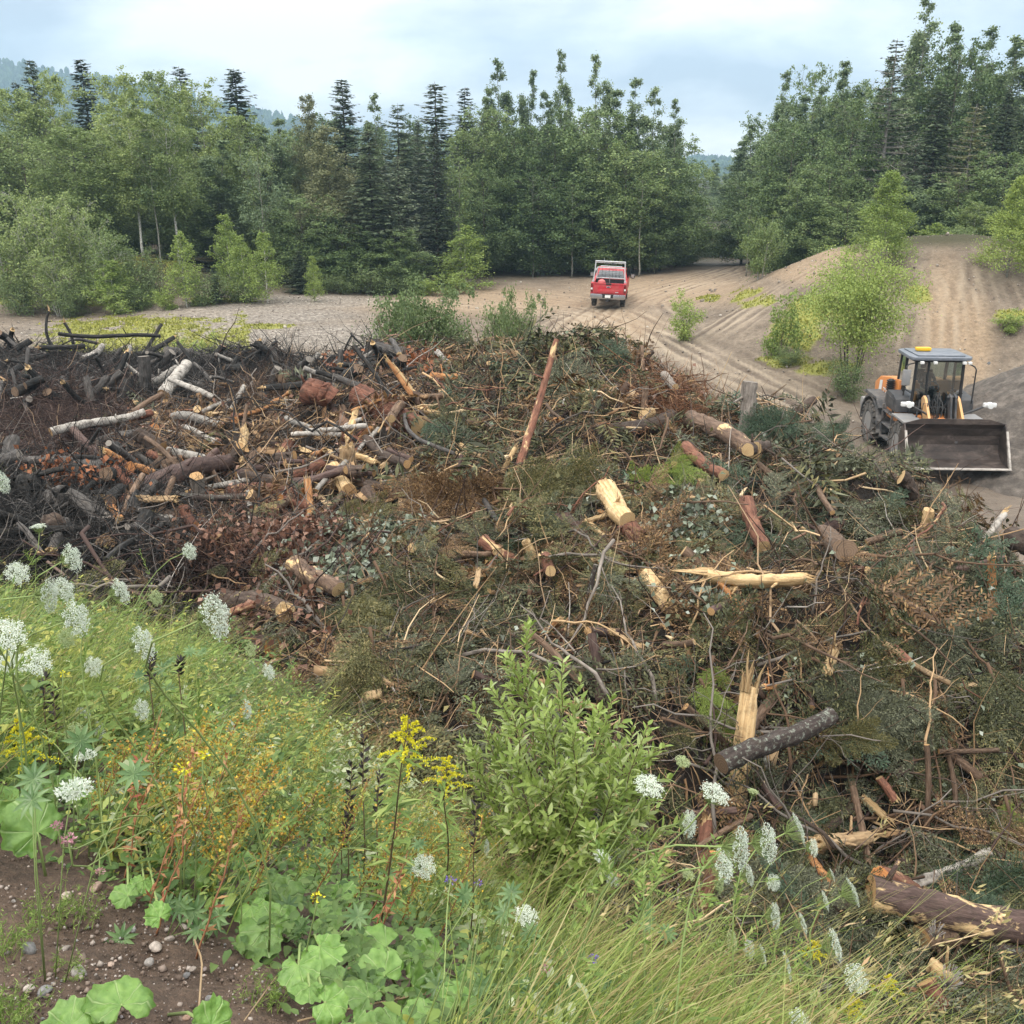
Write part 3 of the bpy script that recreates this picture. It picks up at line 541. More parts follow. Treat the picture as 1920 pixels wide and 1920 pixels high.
def wander(p0, p1, n, amp, r):
    t = np.linspace(0, 1, n)[:, None]; P = p0 + (p1 - p0) * t; j = np.cumsum(r.normal(size=(n, 3)) * amp, 0); j -= t * j[-1]
    return P + j * (t > 0)
def decid(seed, H=12., W=5., base=.22, nl=30, nleaf=15000, leaf=.19, prof='oval', stems=1, up=.9, sub=5, clump=.42, lean=0., tr=.11, gaps=.1):
    """-> (G wood, G foliage); unit metres, foot at the origin"""
    r = np.random.default_rng(seed); wood = G(); fol = G(); tips = []
    for s in range(stems):
        Hs = H * (1 if s == 0 else r.uniform(.6, .97)); a0 = r.uniform(0, 6.28); sp_ = 0 if stems == 1 else W * r.uniform(.12, .32)
        wood_tips = None
        top = np.array((math.cos(a0) * sp_ + lean * Hs, math.sin(a0) * sp_, Hs)); foot = np.array((math.cos(a0) * sp_ * .25, math.sin(a0) * sp_ * .25, -.25))
        T = wander(foot, top, 12, .035 * H / 12, r); rad = tr * (H / 12) * (1 - np.linspace(0, 1, 12) * .92) * (1 if stems == 1 else .6)
        wood.add(*tubes(T[None], rad[None], 6)); n = max(5, nl // stems)
        if prof in ('col', 'cone', 'oval', 'vase'):
            for h in np.arange(.5, 1.0, .2 / H): tips.append((np.array([np.interp(h, np.linspace(0, 1, 12), T[:, j]) for j in range(3)]) + r.normal(size=3) * .12, .14 if prof == 'col' else .3))
        for i in range(n):
            h = base + (1 - base) * (1 - (1 - (i + r.random() * .8) / n) ** (1.2 if prof == 'col' else 1.)); h = min(h, .985); q = (h - base) / (1 - base)
            w = dict(oval=math.sin(math.pi * min(.97, q * .80 + .16)) ** .7, cone=(1 - q) ** .75 * .95 + .07, col=(.96 * (1 - q) ** .62 + .03) * (.7 + .6 * r.random()), round=math.sqrt(max(.06, 1 - (q * 1.55 - .72) ** 2)), vase=.35 + .65 * math.sin(math.pi * min(.95, q * .65 + .25)))[prof]
            if prof == 'col' and q < .93 and math.sin(i * 1.7 + seed) > .72: continue
            L = W * .5 * w * r.uniform(.65, 1.12) / (1 if stems == 1 else 1.25); az = i * 2.4 + r.uniform(-.5, .5); u = up * r.uniform(.5, 1.3)
            p0 = np.array([np.interp(h, np.linspace(0, 1, 12), T[:, j]) for j in range(3)]); d = np.array((math.cos(az), math.sin(az), u)); d /= np.linalg.norm(d)
            p1 = p0 + d * L * math.sqrt(1 + u * u * .6); Lb = wander(p0, p1, 5, .05 * L, r); Lb[:, 2] += np.array((0, .0, .02, .05, .09)) * L
            wood.add(*tubes(Lb[None], np.linspace(.28, .05, 5)[None] * tr * (H / 12) * (1 - h * .6), 4, cap=False)); tips.append((Lb[-1], .7)); tips.append((Lb[3], .8)); tips.append((Lb[2], .6))
            for k in range(sub):
                f = r.uniform(.3, .95); q0 = Lb[0] + (Lb[-1] - Lb[0]) * f; dd = d + r.normal(size=3) * .75; dd /= np.linalg.norm(dd); q1 = q0 + dd * L * r.uniform(.25, .5)
                wood.add(*tubes(np.stack([q0, (q0 + q1) / 2 + r.normal(size=3) * .03, q1])[None], np.array([[.05, .035, .015]]) * tr * H / 12 * 2.2, 3, cap=False)); tips.append((q1, 1.)); 
    tips = [t for t in tips if r.random() > gaps]; c = np.array([t[0] for t in tips]); wgt = np.array([t[1] for t in tips]); wgt = wgt * r.uniform(.35, 1.6, len(wgt)) * np.clip(1.45 - 1.0 * c[:, 2] / H, .36, 1.1) ** (2. if H > 7 else .8)
    ci = r.choice(len(c), nleaf, p=wgt / wgt.sum()); sg = clump * (W / 5) ** .5 * (r.uniform(.6, 1.25, len(c)) * np.clip(1.45 - 1.0 * c[:, 2] / H, .36, 1.1))[ci]
    off = r.normal(size=(nleaf, 3)) * sg[:, None] * np.array((1, 1, .92)); P = c[ci] + off
    ctr = np.array((0, 0, H * .45)); out = norm(P - ctr); N = norm(out * .45 + np.array((0, 0, .65)) + r.normal(size=(nleaf, 3)) * .6); D = norm(out * .5 + r.normal(size=(nleaf, 3)) * .8 + np.array((0, 0, -.45)))
    ls = leaf * r.uniform(.65, 1.3, nleaf); fol.add(*leaves(P, D, N, ls, ls * .72)); return wood, fol
def conifer(seed, H=14., W=4.5, base=.04, levels=38, per=6, droop=.25, dens=1., needle=.42, dead=0., ragged=.25, tr=.13, top=1.0):
    r = np.random.default_rng(seed); wood = G(); fol = G(); deadw = G()
    T = wander(np.array((0, 0, -.3)), np.array((0, 0, H)), 14, .02, r); wood.add(*tubes(T[None], (tr * (1 - np.linspace(0, 1, 14) * .95))[None] * H / 14, 6))
    Cn, D, N, Ls = [], [], [], []
    for i in range(levels):
        h = base + (1 - base) * (i / levels) ** .92; z = h * H; L0 = W * .5 * ((1 - h) ** .72 * .93 + .07) * top
        for k in range(per):
            az = k * 6.28 / per + i * 1.13 + r.uniform(-.35, .35); L = L0 * r.uniform(1 - ragged * 1.6, 1 + ragged * .7)
            if L < .12: L = .12
            c, s = math.cos(az), math.sin(az); rise = .18 - droop * (1 - h) * 1.6 + r.uniform(-.08, .08)
            f = np.linspace(0, 1, 5)[:, None]; B = np.concatenate([f * L * c, f * L * s, z + r.uniform(-.42, .42) * (1 - .6 * h) + rise * L * f - droop * .35 * L * f ** 2 + .16 * L * f ** 4], 1)
            isdead = h < dead and r.random() < .92
            (deadw if isdead else wood).add(*tubes(B[None], np.array([[.03, .024, .018, .012, .006]]) * (H / 14) * (.6 + L * .3), 3, cap=False))
            if isdead:
                for q in range(5):
                    a = r.uniform(.3, 1); q0 = B[0] + (B[-1] - B[0]) * a; q1 = q0 + np.array((c, s, 0)) * .15 * L + r.normal(size=3) * .14 * L; deadw.add(*tubes(np.stack([q0, (q0 + q1) / 2 + r.normal(size=3) * .02, q1])[None], np.array([[.010, .008, .004]]), 3, cap=False))
                continue
            m = max(4, int(L / .15 * dens)); a = r.uniform(.06 if L < 1 else .12, 1., m); side = r.choice((-1, 1), m); p = np.stack([np.interp(a, f[:, 0], B[:, j]) for j in range(3)], 1)
            tl = needle * (.45 + .75 * (1 - a)) * min(1., .45 + L * .4); dv = np.stack([c * .75 - s * side * .8, s * .75 + c * side * .8, np.full(m, -.12 - droop * .5)], 1) + r.normal(size=(m, 3)) * .16
            Cn.append(p); D.append(dv); N.append(np.tile((0, 0, 1.), (m, 1)) + r.normal(size=(m, 3)) * .35); Ls.append(tl * r.uniform(.7, 1.25, m))
            Cn.append(p); D.append(dv * (1, 1, .3) + np.array((0, 0, -.55))); N.append(norm(np.stack([np.full(m, c), np.full(m, s), np.full(m, .5)], 1) + r.normal(size=(m, 3)) * .4)); Ls.append(tl * r.uniform(.5, .9, m))
    Cn = np.concatenate(Cn); D = np.concatenate(D); N = np.concatenate(N); Ls = np.concatenate(Ls); fol.add(*leaves(Cn, D, N, Ls, Ls * .42)); return wood, fol, deadw

PROT = {}
def proto(key, gen, wmat, lmat, H, W):
    wood, fol = gen[0], gen[1]; d = {'H': H, 'W': W, 'trunk': wood.mesh('trunk', wmat, True), 'crown': fol.mesh('crown', lmat)}
    if len(gen) > 2 and gen[2].n: d['dead'] = gen[2].mesh('dead_branches', M_dead, True)
    PROT.setdefault(key, []).append(d)
for s in range(3): proto('birch', decid(10 + s, 12, 4.6, .30, 26, 15000, .145, 'oval', up=1.0, sub=8, clump=.30, gaps=.25, tr=.10), M_white, LF['birch'], 12, 4.6)
for s in range(3): proto('aspen', decid(20 + s, 14, 3.6, .22, 72, 27000, .135, 'col', stems=3, up=1.5, sub=8, clump=.25, gaps=.3, tr=.10), M_pale, LF['aspen'], 14, 3.6)
for s in range(3): proto('maple', decid(30 + s, 11, 5.4, .06, 40, 26000, .16, 'round', up=.7, sub=8, clump=.30, tr=.12), M_bark, LF['maple'], 11, 5.4)
for s in range(2): proto('broad', decid(40 + s, 12, 5.2, .14, 36, 22000, .155, 'oval', up=.9, sub=8, clump=.30, tr=.11), M_pale, LF['birch'], 12, 5.2)
proto('brown', decid(50, 13, 4.4, .18, 36, 18000, .14, 'cone', up=1., sub=8, clump=.28, tr=.10), M_pale, LF['brown'], 13, 4.4)
for s in range(2): proto('pole', decid(56 + s, 9, 2.2, .45, 18, 1800, .14, 'oval', up=1.2, clump=.25, gaps=.3, tr=.075), M_pale, LF['maple'], 9, 2.2)
proto('bare', decid(52, 10, 4.0, .35, 22, 2600, .16, 'vase', up=1.5, clump=.35, gaps=.3, tr=.09), M_pale, LF['aspen'], 10, 4.0)
for s in range(3): proto('spruce', conifer(60 + s, 14, 4.4, .03, 58, 7, .22, needle=.5, ragged=.35), M_bark, LF['spruce'], 14, 4.4)
for s in range(2): proto('ragged', conifer(65 + s, 14, 3.6, .05, 44, 6, .10, dens=1.1, ragged=.5, needle=.52), M_bark, LF['spruce'], 14, 3.6)
for s in range(2): proto('pine', conifer(70 + s, 12, 4.8, .03, 34, 6, .10, dens=1.25, needle=.5, ragged=.2), M_bark, LF['pine'], 12, 4.8)
proto('halfdead', conifer(75, 15, 4.4, .06, 40, 6, .2, dead=.56, top=1.0), M_dead, LF['spruce'], 15, 4.4)
proto('thindead', conifer(76, 12, 4.6, .06, 34, 6, .12, dens=.35, dead=.45), M_dead, LF['brown'], 12, 4.6)
for s in range(3): proto('young', decid(80 + s, 5, 2.6, .05, 30, 5500, .10, 'cone', up=.9, sub=7, clump=.21, tr=.11), M_white, LF['young'], 5, 2.6)
for s in range(2): proto('multi', decid(85 + s, 4.5, 3.2, .12, 40, 6500, .10, 'vase', stems=5, up=1.0, sub=7, clump=.26, tr=.14), M_white, LF['birch'], 4.5, 3.2)
for s in range(2): proto('bush', decid(90 + s, 2.2, 2.8, .02, 44, 5000, .085, 'round', stems=7, up=.9, clump=.28, tr=.16), M_bark, LF['willow'], 2.2, 2.8)
for s in range(2): proto('shrub', decid(94 + s, 1.6, 1.5, .05, 30, 2600, .075, 'round', stems=6, up=.9, clump=.20, tr=.15), M_bark, LF['young'], 1.6, 1.5)
# nearer, finer-leaved ones
proto('fineyoung', decid(100, 5.6, 3.1, .03, 46, 15000, .085, 'cone', up=.8, clump=.24, tr=.10), M_pale, LF['young'], 5.6, 3.1)
proto('finemulti', decid(101, 4.6, 4.2, .45, 70, 20000, .085, 'oval', stems=9, up=.5, sub=7, clump=.36, tr=.13), M_bark, LF['young'], 4.6, 4.0)
proto('finebush', decid(103, 2.2, 2.9, .03, 70, 30000, .062, 'round', stems=9, up=.7, clump=.26, tr=.16), M_bark, LF['willow'], 2.2, 2.9)
proto('clumpbirch', decid(104, 3.6, 2.2, .12, 34, 6500, .09, 'oval', stems=4, up=1.0, clump=.26, tr=.13), M_white, LF['birch'], 3.6, 2.2)

used = {}
def plant(kind, x, y, H, W, name, label, group=None, v=None, cat='tree', rz=None, zoff=0., zfn=ground_z):
    P = PROT[kind]; i = used.get(kind, 0); used[kind] = i + 1; d = P[(i if v is None else v) % len(P)]; r = np.random.default_rng(int(abs(x * 131 + y * 977 + H * 57)) + i)
    t = empty(name, (x, y, float(zfn(x, y)) + zoff), r.uniform(0, 6.28) if rz is None else rz, label, cat, group)
    s = W / d['W']; t.scale = (s, s * r.uniform(.92, 1.08), H / d['H'])
    mobj('trunk', d['trunk'], t); mobj('crown', d['crown'], t)
    if 'dead' in d: mobj('dead_branch', d['dead'], t)
    return t
def tree_px(kind, cx, top, wpx, Yd, name, label, group=None, v=None, cat='tree', rz=None):
    p = at_y(cx, top, Yd); x = p[0]; zf = float(ground_z(x, Yd)); dep = Yd * cp - (p[2] - CAMZ) * sp
    return plant(kind, x, Yd, p[2] - zf, wpx / FPX * dep, name, label, group, v, cat, rz)

TREES = [
 # tips of conifers that stand clear of the leafy crowns
 ('spruce', 55, 112, 150, 80, 'spruce_tree', 'dark spruce tip beside the hill slope, first of the spruces'), ('spruce', 150, 110, 190, 78, 'spruce_tree', 'broad dark spruce standing against the blue hillside'),
 ('ragged', 335, 124, 190, 80, 'spruce_tree', 'ragged dark spruce tip above the pale leafy crowns, second before the gap'), ('spruce', 438, 128, 215, 77, 'spruce_tree', 'dark pointed spruce alone on the skyline where the hill ends'),
 ('spruce', 640, 148, 190, 77, 'spruce_tree', 'tall layered spruce beside the yellowish aspen'), ('pine', 745, 193, 180, 79, 'pine_tree', 'blue green conifer with broad pointed tip'), ('ragged', 815, 153, 200, 78, 'spruce_tree', 'tall ragged spruce with open whorls, tallest in the middle stand'),
 ('spruce', 708, 238, 90, 82, 'spruce_tree', 'narrow dark spruce between two bigger conifers'), ('spruce', 782, 224, 70, 83, 'spruce_tree', 'thin spire of a spruce, narrowest of the skyline'), ('ragged', 872, 163, 150, 80, 'pine_tree', 'thin topped conifer next to the tall ragged spruce'), ('ragged', 28, 150, 100, 82, 'spruce_tree', 'thin dark spruce tip at the picture edge'),
 # leafy trees of the west side
 ('broad', 20, 180, 170, 72, 'birch_tree', 'leafy birch filling the edge of the stand under the hill'), ('birch', 92, 150, 120, 73, 'birch_tree', 'pale birch crown in front of the spruce tips'), ('broad', 215, 150, 150, 74, 'birch_tree', 'round bright green crown between two spruces'), ('broad', 292, 148, 140, 75, 'birch_tree', 'rounded pale green crown under the ragged spruce'), ('birch', 372, 168, 130, 74, 'birch_tree', 'yellow green crown before the lone pointed spruce'),
 ('broad', 445, 225, 120, 70, 'birch_tree', 'wide bright crown below the lone pointed spruce'), ('aspen', 505, 225, 110, 71, 'aspen_tree', 'greyish aspen crown where the hill meets the trees'), ('brown', 575, 182, 110, 72, 'aspen_tree', 'thin topped brownish aspen on the skyline'), ('brown', 612, 240, 150, 68, 'aspen_tree', 'broad dull brown green aspen with fine leaves'), ('aspen', 686, 178, 84, 74, 'aspen_tree', 'yellowish aspen leaning on the layered spruce'),
 ('birch', 235, 188, 130, 64, 'birch_tree', 'birch with white leaning trunk and thin yellow green crown'), ('birch', 305, 196, 130, 63.5, 'birch_tree', 'birch with forked white trunk above the mossy hummock'), ('broad', 130, 250, 190, 64, 'birch_tree', 'bright round crowned birch over the young bushes'), ('bare', 482, 290, 100, 64, 'aspen_tree', 'sparse grey aspen with bare upright twigs'), ('aspen', 395, 265, 120, 68, 'aspen_tree', 'mid green tree filling the space behind the birches'), ('maple', 40, 270, 170, 68, 'leafy_tree', 'dark green tree in shade at the picture edge'), ('maple', 340, 330, 150, 67, 'leafy_tree', 'dark leafy tree behind the white birch trunks'), ('maple', 190, 370, 150, 67, 'leafy_tree', 'low dark tree behind the young birches'), ('spruce', 410, 380, 120, 66, 'fir_tree', 'shaded fir behind the yellow green saplings'),
 ('spruce', 690, 245, 200, 66.5, 'spruce_tree', 'drooping spruce with layered boughs reaching the ground'), ('pine', 745, 290, 140, 67.5, 'pine_tree', 'dense grey green conical tree in front of the dark spruces'), ('ragged', 815, 250, 110, 69, 'spruce_tree', 'dark open spruce behind the conical grey green tree'), ('maple', 560, 380, 150, 66, 'leafy_tree', 'dull green bushy tree at the foot of the brownish aspen'), ('maple', 640, 430, 130, 65, 'leafy_tree', 'low bushy tree beside the drooping spruce'), ('spruce', 560, 470, 80, 62, 'fir_tree', 'young dark fir beside the gravel slope'), ('maple', 740, 440, 130, 65.5, 'leafy_tree', 'low dull green tree below the conical one'),
 # the stand behind the pickup
 ('aspen', 908, 165, 84, 80, 'aspen_tree', 'slim aspen, first of the tall group behind the pickup'), ('aspen', 952, 116, 96, 80, 'aspen_tree', 'tall aspen with two rounded tops'), ('aspen', 988, 135, 80, 82, 'aspen_tree', 'tall aspen tucked beside the two topped one'), ('aspen', 1022, 172, 80, 80, 'aspen_tree', 'narrow aspen between the two tallest'), ('aspen', 1070, 98, 84, 82, 'aspen_tree', 'tallest aspen of the stand behind the pickup, with loose feathery top'), ('aspen', 1132, 106, 90, 81, 'aspen_tree', 'tall aspen with a bushy head beside the tallest'),
 ('aspen', 1172, 150, 110, 80, 'aspen_tree', 'wide aspen on the slope of the stand toward the gap'), ('aspen', 1218, 165, 110, 79, 'aspen_tree', 'broad aspen at the shoulder above the gap'), ('aspen', 1268, 190, 84, 80, 'aspen_tree', 'thin leaning aspen overhanging the sky gap'), ('maple', 905, 225, 130, 77, 'leafy_tree', 'yellow green crown next to the ragged spruce'), ('maple', 965, 255, 150, 77, 'leafy_tree', 'rounded dark crown under the slim aspens'), ('maple', 1040, 250, 160, 78, 'maple_tree', 'deep green crown in the middle of the stand'), ('maple', 1100, 225, 170, 77, 'maple_tree', 'big dark rounded maple straight above the pickup'), ('maple', 1175, 285, 170, 76, 'maple_tree', 'broad dark maple sweeping to the ground'), ('maple', 1245, 310, 150, 77, 'maple_tree', 'dense maple at the end of the stand by the gap'), ('maple', 1010, 340, 160, 75, 'maple_tree', 'low branched maple in the shade of the stand'), ('maple', 1110, 370, 150, 75, 'maple_tree', 'low dark maple right behind the pickup rack'), ('maple', 905, 330, 120, 74, 'leafy_tree', 'dark leafy tree at the corner of the clearing'), ('maple', 1290, 385, 100, 82, 'maple_tree', 'small maple at the mouth of the gap'), ('maple', 1190, 390, 150, 76, 'maple_tree', 'low spreading maple over the dark debris heap'), ('young', 872, 425, 120, 67, 'leafy_tree', 'brighter green bushy tree at the corner of the clearing'), ('pine', 845, 350, 80, 70, 'pine_tree', 'shaded conifer by the corner of the clearing'),
 # slim poles in front of the dark stand
 ('pole', 1205, 330, 70, 73, 'aspen_sapling', 'slim pale sapling stem against the dark maples'), ('pole', 1075, 345, 60, 73, 'aspen_sapling', 'thin grey sapling beside the slim pale one'), ('pole', 1235, 340, 70, 75, 'aspen_sapling', 'pale sapling near the end of the maple stand'), ('pole', 1000, 330, 60, 73.5, 'aspen_sapling', 'sapling with pale stem at the dark corner of the stand'), ('pole', 1498, 340, 60, 66, 'aspen_sapling', 'pale pole of a sapling behind the dirt crest'), ('pole', 1408, 385, 60, 70, 'aspen_sapling', 'thin pole behind the small clump birch'), ('pole', 860, 300, 70, 69, 'aspen_sapling', 'bare grey sapling by the clearing corner'), ('pole', 275, 260, 70, 62.5, 'birch_sapling', 'thin bare stem between the two white birches'),
 # gap
 ('pine', 1325, 312, 44, 140, 'distant_tree', 'small distant conifer in the gap between the stands'), ('aspen', 1345, 300, 50, 150, 'distant_tree', 'small pale distant tree under the far hill'), ('aspen', 1312, 335, 50, 120, 'distant_tree', 'distant tree beside the end of the maple stand'), ('aspen', 1368, 312, 60, 125, 'distant_tree', 'distant tree at the foot of the eastern stand'),
 # eastern stand
 ('aspen', 1390, 255, 110, 98, 'aspen_tree', 'pale sloping aspen, first of the eastern stand'), ('aspen', 1457, 138, 100, 80, 'aspen_tree', 'solitary tall aspen with narrow top beside the gap'), ('aspen', 1425, 235, 100, 82, 'aspen_tree', 'shorter aspen at the foot of the solitary tall one'), ('aspen', 1522, 163, 100, 79, 'aspen_tree', 'slim aspen after the solitary tall one'), ('aspen', 1562, 132, 100, 80, 'aspen_tree', 'aspen with paired tops against the sky'), ('aspen', 1606, 118, 110, 80, 'aspen_tree', 'feathery aspen next to the dark half dead spruce'), ('aspen', 1490, 240, 120, 77, 'aspen_tree', 'mid height aspen filling the stand'), ('maple', 1400, 350, 130, 80, 'leafy_tree', 'green tree behind the small birch on the dirt hill'), ('maple', 1470, 330, 150, 75, 'leafy_tree', 'broad green tree behind the crest of the dirt hill'),
 ('halfdead', 1683, 72, 200, 67, 'spruce_tree', 'dark spruce with a grey bare trunk and dead lower branches'), ('aspen', 1650, 110, 90, 74, 'aspen_tree', 'aspen pressed behind the half dead spruce'), ('aspen', 1738, -10, 130, 74, 'aspen_tree', 'tallest tree of all, its top cut by the picture edge'), ('aspen', 1788, 42, 120, 75, 'aspen_tree', 'tall aspen beside the tallest tree'), ('aspen', 1838, 58, 130, 76, 'aspen_tree', 'broad topped aspen on the high skyline'), ('aspen', 1893, 85, 120, 74, 'aspen_tree', 'high aspen at the picture edge'), ('aspen', 1710, 75, 100, 76, 'aspen_tree', 'aspen between the half dead spruce and the tallest tree'), ('maple', 1800, 110, 170, 72, 'leafy_tree', 'large rounded grey green crown under the high skyline'), ('aspen', 1950, 70, 150, 72, 'aspen_tree', 'aspen partly beyond the picture edge'),
 ('spruce', 1765, 170, 200, 68, 'spruce_tree', 'dark spruce in shade below the tallest tree'), ('thindead', 1832, 195, 190, 65, 'spruce_tree', 'thin brownish dying spruce with bare branches'), ('spruce', 1895, 170, 150, 69, 'spruce_tree', 'dark spruce behind the dying one'), ('pine', 1720, 260, 140, 66, 'pine_tree', 'dark conifer beside the bare grey trunk'), ('maple', 1602, 205, 150, 68, 'leafy_tree', 'olive green tree with layered boughs near the half dead spruce'), ('maple', 1560, 320, 150, 66, 'leafy_tree', 'rounded tree behind the sandy crest'), ('maple', 1500, 400, 120, 66, 'leafy_tree', 'low rounded dark bushy tree on the sandy crest'), ('maple', 1590, 385, 150, 63, 'leafy_tree', 'wide dark bushy tree hugging the sandy crest'), ('aspen', 1740, 345, 130, 62, 'aspen_tree', 'grey green sapling crown behind the bright young tree'), ('maple', 1800, 340, 150, 63, 'leafy_tree', 'dark bushy tree behind the hill top'), ('birch', 1832, 385, 80, 60, 'birch_tree', 'small pale birch on the top of the dirt hill'), ('young', 1757, 420, 110, 58, 'leafy_shrub', 'bright yellow green shrub on the hill crest'), ('maple', 1890, 300, 160, 62, 'leafy_tree', 'dark green tree behind the bright edge tree'), ('aspen', 1690, 330, 130, 64, 'aspen_tree', 'grey aspen below the dead branches'),
 # saplings along the west edge
 ('multi', 62, 365, 150, 57.5, 'young_birch', 'multi stemmed young birch, tallest of the saplings'), ('multi', 15, 420, 110, 57, 'young_birch', 'young birch cut by the picture edge'), ('multi', 125, 385, 110, 58.5, 'young_birch', 'young birch between the tallest sapling and the round one'), ('multi', 185, 425, 120, 57, 'young_birch', 'rounded bright sapling thicket'), ('young', 205, 490, 110, 55.5, 'young_birch', 'low bright bush in front of the sapling thicket'), ('multi', 100, 480, 100, 56, 'young_birch', 'low sapling under the tallest young birch'),
 ('young', 337, 438, 80, 55.5, 'young_birch', 'small tree with white stem in front of the mossy hummock'), ('young', 420, 405, 84, 59, 'young_birch', 'yellow green sapling above the hummock'), ('young', 492, 438, 80, 57, 'young_birch', 'sapling with pale bare stick beside it'), ('young', 450, 445, 84, 57.5, 'young_birch', 'bright sapling on the slope of the hummock'), ('young', 585, 482, 46, 58.5, 'young_birch', 'small yellowish sapling beside the young fir'), ('bush', 265, 480, 100, 57.5, 'leafy_shrub', 'dull shrub on the hummock'), ('bush', 380, 520, 110, 56.5, 'leafy_shrub', 'dark shrub at the foot of the hummock'), ('bush', 30, 520, 90, 56, 'leafy_shrub', 'dark shrub under the edge sapling'), ('bush', 460, 520, 80, 57.5, 'leafy_shrub', 'shrub below the bright sapling'), ('bush', 130, 535, 80, 55.5, 'leafy_shrub', 'low shrub beside the mossy strip'), ('shrub', 215, 545, 50, 55, 'leafy_shrub', 'small yellow green shrub on the gravel edge'), ('bush', 255, 540, 80, 56, 'leafy_shrub', 'low round shrub by the moss strip'), ('spruce', 400, 500, 50, 57, 'fir_tree', 'small young fir at the hummock foot'), ('shrub', 310, 545, 50, 55.2, 'leafy_shrub', 'small shrub under the white stemmed sapling'),
 # undergrowth along the wood edge
 ('bush', 690, 505, 90, 63.5, 'leafy_shrub', 'grey green shrub at the wood edge'), ('bush', 745, 515, 70, 64, 'leafy_shrub', 'small shrub next to the grey green one'), ('shrub', 800, 520, 60, 64, 'leafy_shrub', 'light shrub near the corner of the clearing'), ('bush', 630, 515, 70, 63, 'leafy_shrub', 'low shrub by the drooping spruce'), ('shrub', 850, 512, 60, 64.5, 'leafy_shrub', 'weedy shrub at the edge of the gravel'), ('bush', 960, 470, 90, 77, 'leafy_shrub', 'shaded shrub behind the clearing'), ('bush', 1060, 475, 90, 78, 'leafy_shrub', 'low shade shrub left of the pickup rack'), ('bush', 1150, 480, 90, 78, 'leafy_shrub', 'low shade shrub behind the pickup cab'), ('bush', 1260, 470, 100, 82, 'leafy_shrub', 'shrub at the dark debris by the gap'), ('bush', 1340, 440, 80, 90, 'leafy_shrub', 'bush at the far bend of the road'), ('bush', 1650, 430, 90, 60, 'leafy_shrub', 'shrub behind the sandy crest'), ('bush', 1790, 430, 90, 58, 'leafy_shrub', 'green shrub behind the hill top'), ('bush', 1450, 440, 90, 66, 'leafy_shrub', 'dark bush behind the small clump birch'),
 # on the dirt hill and beside the pile
 ('clumpbirch', 1434, 402, 78, 53, 'young_birch', 'small clump birch with white feet on the dirt slope'), ('fineyoung', 1672, 325, 128, 46.5, 'young_tree', 'bright conical young tree on the dirt hill'), ('finemulti', 1625, 468, 190, 38.5, 'young_tree', 'light green tree of many thin stems at the foot of the hill'), ('shrub', 1290, 553, 66, 45.5, 'leafy_shrub', 'small round shrub alone on the bare slope'), ('shrub', 1472, 553, 82, 41, 'leafy_shrub', 'pale thin shrub beside the many stemmed tree'), ('fineyoung', 1918, 335, 130, 44.5, 'young_tree', 'bright leafy tree at the edge of the dirt hill'), ('bush', 1590, 682, 90, 37, 'leafy_shrub', 'dark low brush under the thin stems'), ('bush', 1480, 655, 60, 40, 'leafy_shrub', 'low dark bush on the mossy foot of the hill'), ('shrub', 1895, 585, 60, 41, 'leafy_shrub', 'thin weed shrub below the edge tree'),
 ('finebush', 792, 556, 200, 31.5, 'leafy_bush', 'large dense dark green bush behind the pile'), ('finebush', 962, 578, 125, 30.5, 'leafy_bush', 'smaller bush beside the big one behind the pile'), ('shrub', 335, 640, 90, 34.5, 'leafy_shrub', 'fresh green weed bush growing in the burnt debris'), ('shrub', 395, 638, 60, 35, 'leafy_shrub', 'small green weed beside the bush in the burnt debris')]
for row in TREES:
    g = None
    tree_px(*row[:5], row[5], row[6], cat='shrub' if ('shrub' in row[5] or 'bush' in row[5]) else 'tree')
PROT_used_bush = None
# rows deeper in the wood
rr = np.random.default_rng(77); kinds = ['maple', 'spruce', 'aspen', 'ragged', 'maple', 'broad']
k = 0
for Yd, top in ((90, 235), (98, 250), (76, 330), (110, 265)):
    for px in np.arange(-260, 2200, 62 if Yd == 76 else 74):
        px2 = px + rr.uniform(-25, 25)
        if 1285 < px2 < 1415 or (Yd == 76 and 500 < px2 < 1420): continue
        tp = top + rr.uniform(-25, 30) - (60 if px2 > 1480 else 0); kd = kinds[k % 6]; k += 1
        tree_px(kd, px2, tp, rr.uniform(120, 160) * 80 / Yd, Yd + rr.uniform(-3, 3), 'forest_tree', 'shaded forest tree deep in the stand behind the front rows', 'trees deep in the wood')
for px, tp, kd in ((-120, 150, 'broad'), (-220, 190, 'spruce'), (-60, 240, 'birch'), (2010, 60, 'aspen'), (2100, 120, 'maple'), (2200, 90, 'spruce')): tree_px(kd, px, tp, 150, 70, 'forest_tree', 'tree beyond the edge of the view', 'trees beyond the view')
